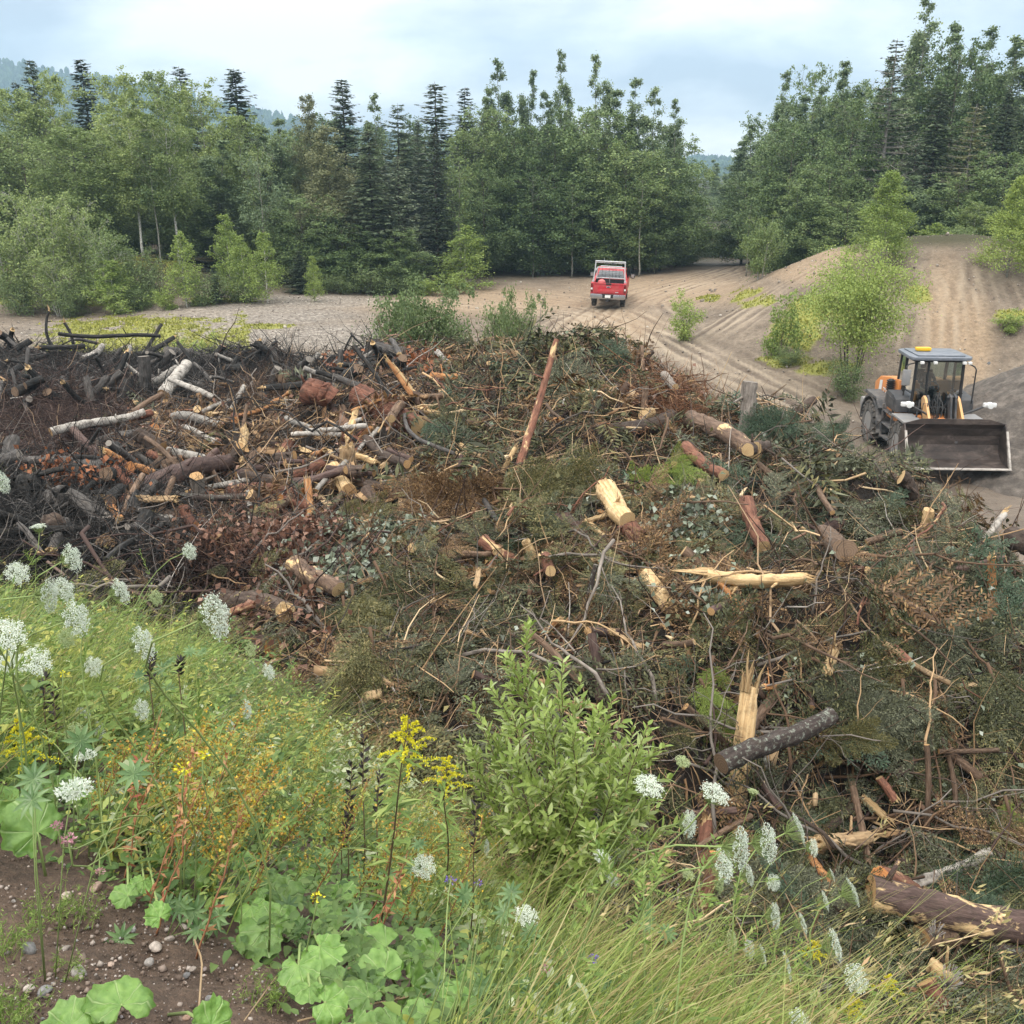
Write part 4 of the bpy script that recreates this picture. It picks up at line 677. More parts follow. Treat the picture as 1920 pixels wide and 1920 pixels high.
# ------------------------------------------------------------------ machines: mesh helpers
class BM:
    def __init__(s): s.b = bmesh.new()
    def box(s, lo, hi, bev=0.0, rot=None, piv=None):
        g = bmesh.ops.create_cube(s.b, size=1); v = g['verts']; lo = Vector(lo); hi = Vector(hi)
        bmesh.ops.scale(s.b, vec=hi - lo, verts=v); bmesh.ops.translate(s.b, vec=(lo + hi) / 2, verts=v)
        if bev: bmesh.ops.bevel(s.b, geom=list({e for x in v for e in x.link_edges}), offset=bev, segments=2, affect='EDGES', profile=.6); v = None
        if rot is not None and v: bmesh.ops.rotate(s.b, cent=piv or (lo + hi) / 2, matrix=rot, verts=v)
        return s
    def prism(s, pts, axis, a, b, bev=0.):
        """polygon pts (2-D) swept from a to b along axis x|y|z"""
        f = {'x': lambda p, q: (q, p[0], p[1]), 'y': lambda p, q: (p[0], q, p[1]), 'z': lambda p, q: (p[0], p[1], q)}[axis]
        A = [s.b.verts.new(f(p, a)) for p in pts]; B = [s.b.verts.new(f(p, b)) for p in pts]; n = len(pts); fs = []
        fs.append(s.b.faces.new(A)); fs.append(s.b.faces.new(B[::-1]))
        for i in range(n): fs.append(s.b.faces.new((A[i], B[i], B[(i + 1) % n], A[(i + 1) % n])))
        bmesh.ops.recalc_face_normals(s.b, faces=fs)
        if bev: bmesh.ops.bevel(s.b, geom=list({e for x in fs for e in x.edges}), offset=bev, segments=2, affect='EDGES', profile=.6)
        return s
    def tube(s, pts, r, k=8):
        P = np.array(pts, float); V, F = tubes(P[None], np.full((1, len(P)), r) if np.isscalar(r) else np.array(r)[None], k)
        vs_ = [s.b.verts.new(v) for v in V]
        for f in F:
            for q in f:
                try: s.b.faces.new([vs_[i] for i in q])
                except ValueError: pass
        return s
    def lathe(s, prof, axis='x', c=(0, 0, 0), k=40):
        """prof: (along axis, radius)"""
        rings = []; c = Vector(c)
        for a, r in prof:
            ring = []
            for i in range(k):
                t = 2 * math.pi * i / k; u, v = r * math.cos(t), r * math.sin(t)
                ring.append(s.b.verts.new(c + Vector({'x': (a, u, v), 'y': (u, a, v), 'z': (u, v, a)}[axis])))
            rings.append(ring)
        fs = []
        for A, B in zip(rings[:-1], rings[1:]):
            for i in range(k): fs.append(s.b.faces.new((A[i], A[(i + 1) % k], B[(i + 1) % k], B[i])))
        if prof[0][1] > 1e-4: fs.append(s.b.faces.new(rings[0][::-1]))
        if prof[-1][1] > 1e-4: fs.append(s.b.faces.new(rings[-1]))
        bmesh.ops.recalc_face_normals(s.b, faces=fs); return s
    def sphere(s, c, r, sc=(1, 1, 1)):
        g = bmesh.ops.create_uvsphere(s.b, u_segments=16, v_segments=10, radius=r); bmesh.ops.scale(s.b, vec=sc, verts=g['verts']); bmesh.ops.translate(s.b, vec=c, verts=g['verts']); return s
    def obj(s, name, mat, parent=None, smooth=False, loc=None):
        me = bpy.data.meshes.new(name); s.b.normal_update(); s.b.to_mesh(me); s.b.free()
        for m in (mat if isinstance(mat, (list, tuple)) else [mat]): me.materials.append(m)
        if smooth:
            me.polygons.foreach_set('use_smooth', np.ones(len(me.polygons), bool))
            me.set_sharp_from_angle(angle=R(38)) if hasattr(me, 'set_sharp_from_angle') else None
        o = mobj(name, me, parent)
        if loc is not None: o.location = loc
        return o

DUST = (.30, .25, .20)
M_orange = flat('orange_paint', (.62, .22, .055), .45, dirt=.35, scale=3, dcol=(.36, .25, .17))
M_cream = flat('worn_orange_paint', (.66, .36, .14), .5, dirt=.5, scale=4, dcol=(.40, .29, .19))
M_dgrey = flat('dark_grey_paint', (.035, .036, .04), .5, dirt=.4, scale=3, dcol=(.15, .13, .115))
M_mgrey = flat('dusty_grey_paint', (.055, .056, .06), .6, dirt=.5, scale=4, dcol=(.26, .235, .21))
M_lgrey = flat('light_grey_paint', (.21, .21, .215), .55, dirt=.4, scale=4, dcol=(.34, .30, .26))
M_black = flat('black_plastic', (.012, .012, .013), .45, dirt=.2, scale=5, dcol=(.08, .07, .06))
M_tyre = flat('tyre_rubber', (.022, .021, .020), .85, dirt=.75, scale=5, dcol=(.20, .175, .15))
M_tyreside = flat('dusty_tyre_wall', (.05, .047, .044), .9, dirt=.5, scale=6, dcol=(.24, .215, .19))
M_rim = flat('dusty_rim', (.20, .195, .19), .7, dirt=.6, scale=6, dcol=(.27, .24, .21))
M_roofg = flat('grey_roof', (.115, .13, .155), .4, dirt=.3, scale=5, dcol=(.33, .33, .34))
M_yellow = flat('amber_lens', (.80, .46, .02), .3, dirt=.1)
M_white = flat('white_lamp', (.72, .72, .70), .35, dirt=.15, dcol=(.4, .37, .33)) if False else flat('white_paint', (.74, .74, .72), .35, dirt=.15, dcol=(.4, .37, .33))
M_seat = flat('seat_cloth', (.035, .036, .042), .9, dirt=.1)
def steel(name, c1, c2, c3, sc=2.2):
    m, nt, b, o = nmat(name); t = nd(nt, 'ShaderNodeTexCoord')
    mpn = nd(nt, 'ShaderNodeMapping', {'Vector': t.outputs['Object'], 'Scale': (.8, 1, 1.6)})
    n = nd(nt, 'ShaderNodeTexNoise', {'Vector': mpn.outputs[0], 'Scale': sc, 'Detail': 9, 'Roughness': .68, 'Distortion': .6})
    nt.links.new(ramp(nt, n.outputs[0], [(.3, c1), (.52, c2), (.72, c3)]), b.inputs['Base Color']); b.inputs['Metallic'].default_value = .25
    r = nd(nt, 'ShaderNodeMapRange', {0: n.outputs[0], 3: .45, 4: .85}); nt.links.new(r.outputs[0], b.inputs['Roughness'])
    bp = nd(nt, 'ShaderNodeBump', {'Strength': .3, 'Distance': .02, 'Height': n.outputs[0]}); nt.links.new(bp.outputs[0], b.inputs['Normal']); return m
M_bucket = steel('worn_bucket_steel', (.020, .014, .012), (.062, .046, .039), (.16, .125, .105))
M_edge = steel('bright_cutting_edge', (.20, .18, .16), (.42, .38, .34), (.60, .56, .51), 6)
def glassmat(name, tint=(.58, .68, .67), a=.5):
    m, nt, b, o = nmat(name); nt.nodes.remove(b)
    tr = nd(nt, 'ShaderNodeBsdfTransparent', {'Color': (*tint, 1)}); g = nd(nt, 'ShaderNodeBsdfGlossy', {'Color': (.9, .95, 1, 1), 'Roughness': .04})
    fr = nd(nt, 'ShaderNodeFresnel', {'IOR': 1.5}); f = nd(nt, 'ShaderNodeMath', {0: fr.outputs[0], 1: a * .35}, operation='ADD')
    ms = nd(nt, 'ShaderNodeMixShader', {0: f.outputs[0], 1: tr.outputs[0], 2: g.outputs[0]}); nt.links.new(ms.outputs[0], o.inputs[0]); return m
M_glass = glassmat('cab_glass')
M_dglass = glassmat('dark_glass', (.28, .31, .32), .4)
M_mirror = flat('mirror_glass', (.55, .6, .65), .05, metal=.9, dirt=.1)
def text_obj(body, size, mat, parent, loc, rot, name='lettering'):
    cu = bpy.data.curves.new(name, 'FONT'); cu.body = body; cu.size = size; cu.extrude = .002; cu.align_x = 'CENTER'
    t = bpy.data.objects.new(name, cu); COL.objects.link(t); bpy.context.view_layer.update()
    me = bpy.data.meshes.new_from_object(t.evaluated_get(bpy.context.evaluated_depsgraph_get())); COL.objects.unlink(t); bpy.data.objects.remove(t)
    me.materials.clear(); me.materials.append(mat); o = mobj(name, me, parent); o.location = loc; o.rotation_euler = rot; return o

# ------------------------------------------------------------------ wheel loader (local: -Y is the front, origin under the front axle)
LX, LY = 13.22, 29.6; LZ = float(ground_z(LX - .2, LY + 1)) - .02
loader = empty('wheel_loader', (LX, LY, LZ), R(-3.0), 'orange and dark grey wheel loader facing the camera with its wide empty bucket raised', 'wheel loader')
def loader_wheel(x, y, yaw=0.):
    side = -1 if x < 0 else 1; w = empty('wheel', (x, y, .745)); w.parent = loader; w.rotation_euler = (0, 0, yaw); hw = .27
    t = BM(); t.lathe([(-hw + .02, .34), (-hw, .40), (-hw, .60), (-hw + .03, .69), (-hw + .09, .715), (hw - .09, .715), (hw - .03, .69), (hw, .60), (hw, .40), (hw - .02, .34)], k=48)
    for i in range(22):
        for sd_ in (-1, 1):
            a = 2 * math.pi * (i + (.5 if sd_ > 0 else 0)) / 22
            P = [(sd_ * .015, a + sd_ * .0, .72), (sd_ * .14, a + .05, .73), (sd_ * .255, a + .10, .70), (sd_ * .285, a + .10, .63)]
            t.tube([(x_, r_ * math.cos(a_), r_ * math.sin(a_)) for x_, a_, r_ in P], [.045, .048, .046, .03], 4)
    to = t.obj('tyre', [M_tyre, M_tyreside], w)
    for p in to.data.polygons:
        c = p.center
        if abs(c.x) >= hw - .06 and math.hypot(c.y, c.z) < .66: p.material_index = 1
    r = BM(); o_ = side * hw
    r.lathe([(o_ * .98, .35), (o_ * 1.0, .345), (o_ * .86, .31), (o_ * .55, .27), (o_ * .45, .20), (o_ * .62, .17), (o_ * .66, .0001)], k=36)
    r.lathe([(-o_ * .9, .35), (-o_ * .5, .0001)], k=24)
    for i in range(12): a = i * math.pi / 6; r.lathe([(o_ * .48, .018), (o_ * .58, .018)], c=(0, .225 * math.cos(a), .225 * math.sin(a)), k=6)
    r.obj('rim', M_rim, w, True); return w
for x, y in ((-1.0, 0), (1.0, 0), (-1.0, 3.0), (1.0, 3.0)): loader_wheel(x, y)
# rear frame, engine hood
b = BM(); b.prism([(1.75, 1.28), (4.15, 1.28), (4.2, 1.9), (3.7, 2.18), (2.6, 2.36), (1.75, 2.42)], 'x', -.80, .80, .06); b.obj('engine_hood', M_orange, loader, True)
b = BM(); b.prism([(4.15, 1.25), (4.32, 1.45), (4.30, 1.85), (4.16, 1.98)], 'x', -.64, .64, .02); b.obj('rear_grille', M_black, loader)
b = BM(); b.prism([(3.85, .72), (4.45, .80), (4.62, 1.05), (4.55, 1.30), (3.85, 1.26)], 'x', -1.12, 1.12, .07); b.obj('counterweight', M_lgrey, loader, True)
b = BM(); b.box((-.55, .55, .62), (.55, 4.0, 1.27), .03); b.box((-.3, -.2, .55), (.3, .6, 1.1), .03); b.tube([(-.95, 0, .745), (.95, 0, .745)], .16, 12); b.tube([(-.95, 3, .745), (.95, 3, .745)], .16, 12); b.obj('chassis', M_dgrey, loader)
for sx in (-1, 1):
    b = BM(); n = 12; arc = [(3.0 + .93 * math.cos(a), .80 + .86 * math.sin(a)) for a in np.linspace(R(172), R(-8), n)]; arc2 = [(3.0 + .87 * math.cos(a), .80 + .80 * math.sin(a)) for a in np.linspace(R(-8), R(172), n)]
    b.prism([(1.95, .62), (2.02, .62), (2.02, 1.0)] + arc[1:] + arc2, 'x', sx * .66, sx * 1.27); b.prism([(1.98, 1.45), (2.25, 1.74), (3.5, 1.76), (3.7, 1.70), (3.72, 1.64), (2.3, 1.66), (2.02, 1.40)], 'x', sx * .68, sx * 1.29, .01); b.obj('rear_fender', M_mgrey, loader)
    b = BM(); b.prism([(.62, 1.62), (.66, 2.02), (.95, 2.12), (1.55, 2.16), (1.72, 2.05), (1.74, 1.72), (1.5, 1.62)], 'x', sx * .70, sx * 1.20, .04); b.prism([(.78, 1.76), (.80, 1.98), (1.5, 2.05), (1.58, 1.78)], 'x', sx * 1.20, sx * 1.215); b.obj('side_tank', M_dgrey, loader, True)
    b = BM()
    for z, yy in ((.55, .95), (.98, 1.0), (1.40, 1.05)): b.box((min(sx * .82, sx * 1.18), yy, z), (max(sx * .82, sx * 1.18), yy + .85, z + .05), .008)
    b.box((min(sx * 1.12, sx * 1.18), .93, .50), (max(sx * 1.12, sx * 1.18), .99, 1.62)); b.box((min(sx * 1.12, sx * 1.18), 1.86, .50), (max(sx * 1.12, sx * 1.18), 1.93, 1.62)); b.box((min(sx * .70, sx * .80), .9, .6), (max(sx * .70, sx * .80), 1.95, 1.55)); b.obj('step', M_mgrey, loader)
    b = BM(); b.prism([(-.72, 1.50), (-.60, 1.60), (.62, 1.60), (.74, 1.52), (.70, 1.48), (.60, 1.53), (-.58, 1.53), (-.70, 1.44)], 'x', sx * .66, sx * 1.28, .012); b.obj('front_fender', M_lgrey, loader)
    # lamp on its bracket
    b = BM(); b.tube([(sx * .52, -.25, 1.78), (sx * .78, -.35, 1.92), (sx * 1.12, -.42, 2.10)], .035, 6); lb = b.obj('lamp_bracket', M_dgrey, loader)
    b = BM(); b.box((sx * 1.22 - .19, -.52, 2.07), (sx * 1.22 + .19, -.40, 2.20), .03); b.lathe([(-.62, .005), (-.61, .09), (-.5, .10), (-.40, .07)], 'y', (sx * 1.2, 0, 2.14), 18); b.obj('headlamp', M_white, loader, True)
    b = BM(); b.lathe([(-.628, .001), (-.626, .055)], 'y', (sx * 1.2, 0, 2.14), 14); b.obj('lens', M_mirror, loader.children[-1])
    # mirror
    b = BM(); mz = [(sx * .76, .62, 3.24), (sx * 1.02, .55, 3.10), (sx * 1.06, .50, 3.02), (sx * 1.06, .50, 1.95)] if sx > 0 else [(sx * .76, .62, 3.2), (sx * 1.0, .50, 3.17), (sx * 1.06, .48, 3.1), (sx * 1.06, .48, 2.2)]
    b.tube(mz, .022, 6); b.obj('mirror_arm', M_black, loader)
    if sx < 0:
        b = BM(); b.box((-1.18, .40, 2.52), (-.92, .47, 3.02), .04); b.obj('mirror_housing', M_lgrey, loader, True)
b = BM(); b.prism([(.45, 1.30), (.50, 1.52), (.9, 1.66), (2.0, 1.66), (2.0, 1.2), (.9, 1.22)], 'x', -1.02, 1.02, .05); b.obj('frame_skirt', M_orange, loader, True)
b = BM(); b.lathe([(2.02, .10), (2.36, .10), (2.40, .07)], 'z', (-.96, 2.05, 0), 16)
for z in (2.05, 2.12, 2.19, 2.26, 2.33): b.lathe([(z, .135), (z + .03, .135)], 'z', (-.96, 2.05, 0), 16)
b.obj('air_cleaner', M_black, loader)
# white lettering on the hood side
text_obj('721', .40, M_white, loader, (-.808, 2.95, 1.62), (R(90), 0, R(-90)))
b = BM(); b.prism([(3.45, 1.36), (3.75, 1.36), (3.62, 2.06), (3.35, 2.10)], 'x', -.812, -.806); b.obj('white_decal', M_white, loader)
# cab
cabz0, cabz1 = 1.70, 3.30
b = BM()
for x, y0, y1 in ((-.74, .58, .66), (.74, .58, .66), (-.78, 1.35, 1.42), (.78, 1.35, 1.42), (-.74, 2.12, 2.0), (.74, 2.12, 2.0)): b.tube([(x, y0, cabz0), (x * .97, y1, cabz1)], .045, 6)
b.box((-.80, .55, 1.62), (.80, 2.15, 1.76), .02); b.tube([(-.72, .655, 3.26), (.72, .655, 3.26)], .045, 6); b.tube([(-.74, .58, 1.80), (.74, .58, 1.80)], .05, 6); b.tube([(-.33, .57, 1.78), (-.33, .65, 3.27)], .03, 6)
for sx in (-1, 1): b.tube([(sx * .75, .66, 3.26), (sx * .75, 2.0, 3.26)], .045, 6); b.tube([(sx * .78, .6, 2.25), (sx * .78, 1.38, 2.25)], .02, 5)
b.obj('cab_frame', M_black, loader)
def pane(name, pts, mat): 
    me = bpy.data.meshes.new(name); me.from_pydata([Vector(p) for p in pts], [], [tuple(range(len(pts)))]); me.materials.append(mat); return mobj(name, me, loader)
pane('windscreen', [(-.70, .60, 1.80), (.70, .60, 1.80), (.68, .665, 3.24), (-.68, .665, 3.24)], M_glass)
pane('rear_window', [(-.70, 2.10, 1.9), (.70, 2.10, 1.9), (.68, 2.01, 3.24), (-.68, 2.01, 3.24)], M_glass)
for sx in (-1, 1):
    d = pane('cab_door', [(sx * .765, .66, 1.80), (sx * .775, 1.36, 1.80), (sx * .755, 1.40, 3.24), (sx * .74, .70, 3.24)], M_glass)
    pane('side_window', [(sx * .765, 1.42, 1.85), (sx * .745, 2.05, 1.85), (sx * .73, 1.97, 3.24), (sx * .755, 1.43, 3.24)], M_glass)
b = BM(); b.prism([(-.84, .46), (.84, .46), (.95, .64), (.90, 1.95), (.76, 2.10), (-.76, 2.10), (-.90, 1.95), (-.95, .64)], 'z', 3.29, 3.40, .04); b.prism([(-.72, .6), (.72, .6), (.74, 1.9), (-.74, 1.9)], 'z', 3.40, 3.44, .018); b.obj('cab_roof', M_roofg, loader, True)
b = BM(); b.box((-.56, 1.25, 3.46), (-.10, 1.45, 3.56), .025); b.box((-.5, 1.3, 3.43), (-.16, 1.4, 3.47)); b.obj('beacon_bar', M_yellow, loader, True)
for x in (-.62, -.22, .66, .82): b = BM(); b.box((x - .055, .40, 3.195), (x + .055, .51, 3.275), .015); b.obj('work_lamp', M_white, loader)
b = BM(); b.box((-.26, 1.35, 2.02), (.26, 1.85, 2.16), .05); b.box((-.25, 1.80, 2.12), (.25, 1.93, 2.78), .05); b.box((-.14, 1.84, 2.80), (.14, 1.92, 3.0), .04); b.box((-.2, 1.45, 1.76), (.2, 1.8, 2.02)); b.obj('driver_seat', M_seat, loader, True)
b = BM(); b.tube([(0, .72, 1.76), (0, .85, 2.2), (0, 1.02, 2.36)], .04, 8); b.prism([(.66, 1.76), (.62, 2.0), (.72, 2.16), (.86, 2.1), (.9, 1.76)], 'x', -.24, .24, .02); b.obj('steering_column', M_black, loader)
b = BM(); a = np.linspace(0, 2 * np.pi, 25); b.tube([(.19 * math.cos(t), 1.03 + .19 * math.sin(t) * .75, 2.38 + .19 * math.sin(t) * .66) for t in a], .016, 6); b.tube([(-.18, 1.03, 2.38), (.18, 1.03, 2.38)], .012, 5); b.obj('steering_wheel', M_mgrey, loader)
# lift arms, linkage and tower
for sx in (-1, 1):
    P = [(.34, 2.16), (.22, 2.26), (.05, 2.2), (-.35, 1.80), (-.72, 1.42), (-.85, 1.2), (-.85, .86), (-.72, .86), (-.50, 1.12), (-.05, 1.50), (.30, 1.98)]
    b = BM(); b.prism(P, 'x', sx * .50 - .04, sx * .50 + .04, .012); b.obj('lift_arm', M_cream, loader)
    b = BM(); b.prism([(.62, 1.1), (.58, 2.2), (.30, 2.26), (.16, 2.1), (.0, 1.2)], 'x', sx * .36 - .03, sx * .36 + .03); b.obj('tower_plate', M_dgrey, loader)
    b = BM(); b.tube([(sx * .43, .45, 1.2), (sx * .43, -.12, 1.33)], .075, 10); b.tube([(sx * .43, -.12, 1.33), (sx * .43, -.45, 1.40)], .04, 8); b.obj('lift_cylinder', M_dgrey, loader)
b = BM(); b.tube([(-.54, -.35, 1.52), (.54, -.35, 1.52)], .13, 12); b.box((-.22, -.62, 1.32), (.0, -.30, 1.70), .05); b.obj('cross_tube', M_orange, loader, True)
b = BM(); b.prism([(-.30, 2.32), (-.12, 2.40), (.0, 2.28), (-.28, 1.72), (-.46, 1.10), (-.58, 1.0), (-.66, 1.08), (-.5, 1.62)], 'x', .10, .16, .01); b.prism([(-.30, 2.32), (-.12, 2.40), (.0, 2.28), (-.28, 1.72), (-.46, 1.10), (-.58, 1.0), (-.66, 1.08), (-.5, 1.62)], 'x', .24, .30, .01); b.tube([(.04, -.16, 2.3), (.36, -.16, 2.3)], .05, 8); b.tube([(.2, .45, 1.75), (.2, -.16, 2.28)], .06, 8); b.tube([(.2, -.58, 1.06), (.2, -.95, 1.10)], .05, 8); b.obj('bell_crank', M_dgrey, loader)
rg = np.random.default_rng(4); b = BM()
for i in range(9):
    x0 = rg.uniform(-.34, .0); x1 = x0 + rg.uniform(-.1, .15); b.tube(wander(np.array((x0, .35, rg.uniform(1.9, 2.35))), np.array((x1, -.25, 1.40)), 7, .05, rg) + np.array([(0, 0, .22 * math.sin(math.pi * t)) for t in np.linspace(0, 1, 7)]), .017, 5)
b.obj('hydraulic_hose', M_black, loader, True)
b = BM(); b.tube([(-.64, -.15, 1.7), (-.64, -.15, 2.1), (-.50, -.15, 2.1), (-.5, -.15, 1.8)], .018, 5); b.tube([(-.7, .1, 1.6), (-.66, .1, 2.15)], .03, 5); b.obj('lamp_guard', M_dgrey, loader)
# bucket
BW = 1.47; prof_in = [(-1.86, .56), (-1.50, .58), (-1.22, .64), (-1.02, .80), (-.94, 1.02), (-.96, 1.30), (-1.06, 1.55), (-1.16, 1.70)]; prof_out = [(-1.12, 1.73), (-1.0, 1.56), (-.89, 1.30), (-.87, 1.0), (-.96, .75), (-1.18, .57), (-1.5, .52), (-1.86, .53)]
bk = BM(); bk.prism(prof_in + prof_out, 'x', -BW, BW)
bk.prism([(-BW, 1.70), (BW, 1.70), (BW, 1.72), (.98, 1.86), (-.98, 1.86), (-BW, 1.72)], 'y', -1.17, -1.13)
for sx in (-1, 1):
    bk.prism([(-1.86, .52), (-1.84, .62), (-1.34, 1.50), (-1.16, 1.73), (-1.0, 1.6), (-.87, 1.3), (-.86, 1.0), (-.95, .73), (-1.18, .55)], 'x', sx * BW - .02, sx * BW + .02)
bk.box((-.02 - 1.45, -.97, 1.42), (1.45, -.955, 1.45)); bucket = bk.obj('bucket', M_bucket, loader)
b = BM(); b.box((-BW - .03, -2.0, .525), (BW + .03, -1.80, .56), .008); b.obj('cutting_edge', M_edge, loader.children[-1])
for sx in (-1, 1): b = BM(); b.prism([(-1.94, .56), (-1.90, .66), (-1.36, 1.55), (-1.31, 1.53), (-1.82, .6)], 'x', sx * BW - .03, sx * BW + .03); b.obj('side_cutter', M_edge, bucket)
b = BM(); b.box((-1.2, -.952, 1.0), (-.3, -.948, 1.13)); b.tube([(-.05, -.97, 1.50), (-.02, -1.02, 1.40), (-.05, -.99, 1.32)], .015, 5)
b.b.free()

# ------------------------------------------------------------------ loader operator (seated behind the glass)
def skinned(name, verts, edges, radii, parent, mats, pick, sub=2):
    me = bpy.data.meshes.new(name); me.from_pydata([Vector(v) for v in verts], edges, []); o = bpy.data.objects.new(name, me); COL.objects.link(o)
    m1 = o.modifiers.new('s', 'SKIN'); sv = me.skin_vertices[0].data
    for i, r_ in enumerate(radii): sv[i].radius = (r_, r_) if np.isscalar(r_) else r_
    sv[0].use_root = True; m2 = o.modifiers.new('u', 'SUBSURF'); m2.levels = m2.render_levels = sub
    bpy.context.view_layer.update(); n = bpy.data.meshes.new_from_object(o.evaluated_get(bpy.context.evaluated_depsgraph_get())); COL.objects.unlink(o); bpy.data.objects.remove(o)
    n.materials.clear(); [n.materials.append(m) for m in mats]
    for p in n.polygons: p.material_index = pick(p.center); p.use_smooth = True
    return mobj(name, n, parent)
M_skin = flat('skin', (.42, .24, .17), .6, dirt=.1); M_shirt = flat('dark_shirt', (.03, .033, .045), .9, dirt=.1); M_khaki = flat('khaki_trousers', (.28, .24, .17), .9, dirt=.2); M_hair = flat('dark_hair', (.03, .022, .016), .7, dirt=.1)
V_ = [(0, 0, .10), (0, .02, .30), (0, .03, .50), (0, .01, .60), (0, -.01, .68), (0, -.02, .78), (0, -.02, .87)]; E_ = [(i, i + 1) for i in range(6)]; Rr = [(.16, .12), (.15, .11), (.17, .11), .06, .055, (.078, .095), (.05, .07)]
def chain(root, pts, rad):
    p = root
    for q, r_ in zip(pts, rad): V_.append(q); Rr.append(r_); E_.append((p, len(V_) - 1)); p = len(V_) - 1
    return p
for sx in (-1, 1):
    chain(0, [(sx * .10, -.10, .08), (sx * .13, -.48, .10), (sx * .14, -.56, -.16), (sx * .14, -.58, -.34), (sx * .15, -.72, -.36)], [.10, .075, .055, .04, .035])
    h = chain(2, [(sx * .19, 0, .50), (sx * .25, -.14, .30), (sx * .20, -.36, .27), (sx * .17, -.45, .29)], [.065, .05, .038, .032])
    for k_ in range(4): chain(h, [(sx * (.15 + .018 * k_), -.505, .305), (sx * (.15 + .018 * k_), -.53 + .004 * abs(k_ - 1), .28)], [.009, .008])
    chain(h, [(sx * .135, -.48, .285), (sx * .12, -.50, .27)], [.010, .009])
oper = skinned('person', V_, E_, Rr, None, [M_shirt, M_khaki, M_skin], lambda c: 2 if (c.z > .585 or (c.y < -.40 and c.z > .24)) else (1 if c.z < .13 else 0))
oper.location = loader.matrix_basis @ Vector((-.02, 1.60, 2.14)); oper.rotation_euler = loader.rotation_euler; tag(oper, 'loader driver in dark shirt and khaki trousers seated at the wheel in the glass cab', 'person')
b = BM(); b.sphere((0, 0, .83), .098, (.88, 1.02, 1.0)); hb = b.b
bmesh.ops.delete(hb, geom=[f for f in hb.faces if f.calc_center_median().z < .80 or (f.calc_center_median().y < -.05 and f.calc_center_median().z < .88)], context='FACES'); b.obj('hair', M_hair, oper, True)
b = BM(); b.prism([(-.115, .755), (-.14, .735), (-.115, .73)], 'x', -.014, .014, .003); b.obj('nose', M_skin, oper)
for sx in (-1, 1): b = BM(); b.sphere((sx * .035, -.108, .785), .012); b.obj('eye', M_black, oper)
b = BM(); b.box((-.025, -.113, .70), (.025, -.10, .707)); b.obj('mouth', flat('lips', (.3, .12, .1)), oper)

# ------------------------------------------------------------------ red pickup (local: tail at y=0, nose at +Y)
M_red = flat('red_car_paint', (.46, .020, .032), .28, dirt=.3, scale=2.5, dcol=(.33, .16, .13))
M_dred = flat('tail_lens', (.16, .006, .010), .2, dirt=.1)
M_chrome = flat('bumper_chrome', (.42, .42, .43), .25, metal=.9, dirt=.3, dcol=(.22, .2, .18))
M_silver = flat('rack_aluminium', (.46, .47, .48), .4, metal=.2, dirt=.2, dcol=(.4, .37, .33))
t0_ = at_t(1138, 584, 56.0); TX, TY = t0_[0], t0_[1]; TZ = float(ground_z(TX, TY + 1.2)) + .13
truck = empty('pickup_truck', (TX, TY, TZ), R(-2.8), 'red pickup truck seen from behind with a silver rack, driving away on the sandy track', 'pickup truck')
truck.rotation_euler = (R(1), R(2.2), R(-8.4))
b = BM(); sec = [(-1.0, .62), (-1.01, .95), (-.985, 1.22), (-.93, 1.36), (-.84, 1.37)]
for sx in (-1, 1):
    n0, n1 = 1.0 * sx, .84 * sx
    b.prism([(.0, .62), (.62, .62), (.70, .86), (.86, 1.0), (1.20, 1.06), (1.54, 1.0), (1.70, .86), (1.78, .58), (2.0, .58), (2.0, 1.34), (.03, 1.36)], 'x', n1, n0, .03)
b.obj('cargo_bed', M_red, truck, True); b = BM(); b.box((-.84, .06, .64), (.84, 1.98, .72)); b.box((-.84, 1.93, .7), (.84, 1.99, 1.36)); b.obj('bed_floor_shade_wall', M_black, truck)  # bed front wall painted black to stand for shade under the rear window
b = BM(); b.box((-.86, .03, .55), (.86, 1.95, .63)); b.box((-.5, .3, .40), (.5, 5.2, .60)); b.tube([(-.9, 1.2, .40), (.9, 1.2, .40)], .07, 8); b.obj('chassis', M_black, truck)
b = BM(); b.prism([(2.04, .50), (2.04, 1.33), (2.10, 1.40), (2.45, 1.88), (3.3, 1.92), (3.75, 1.84), (4.45, 1.28), (5.65, 1.16), (5.78, .9), (5.78, .55), (5.2, .5), (5.1, .86), (4.8, 1.0), (4.5, .92), (4.3, .5)], 'x', -.98, .98, .06)
for v in b.b.verts:
    if v.co.z > 1.3: v.co.x *= 1 - .17 * min(1, (v.co.z - 1.3) / .55)
b.obj('cab_body', M_red, truck, True)
b = BM(); b.prism([(-.86, .76), (.86, .76), (.87, 1.36), (-.87, 1.36)], 'y', -.03, .05, .025); tg = b.obj('tailgate', M_red, truck, True)
b = BM(); b.prism([(-.66, .82), (.66, .82), (.60, .98), (.28, 1.03), (-.28, 1.03), (-.60, .98)], 'y', -.045, -.028, .008); b.prism([(-.84, 1.30), (.84, 1.30), (.84, 1.37), (-.84, 1.37)], 'y', -.055, .03, .012); b.obj('pressed_panel', M_red, tg, True)
b = BM(); b.box((-.16, -.062, 1.27), (.16, -.04, 1.37), .012); b.obj('tailgate_handle', M_black, tg)
b = BM(); b.lathe([(-.052, .001), (-.050, .055), (-.04, .06)], 'y', (0, 0, 0), 24); em = b.obj('oval_badge', M_silver, tg, True); em.scale = (2.0, 1, .8); em.location = (0, 0, 1.15)
b = BM(); b.lathe([(-.056, .001), (-.054, .045)], 'y', (0, 0, 0), 24); em = b.obj('badge_field', flat('dark_blue', (.03, .03, .07), .3), tg, True); em.scale = (2.0, 1, .8); em.location = (0, 0, 1.15)
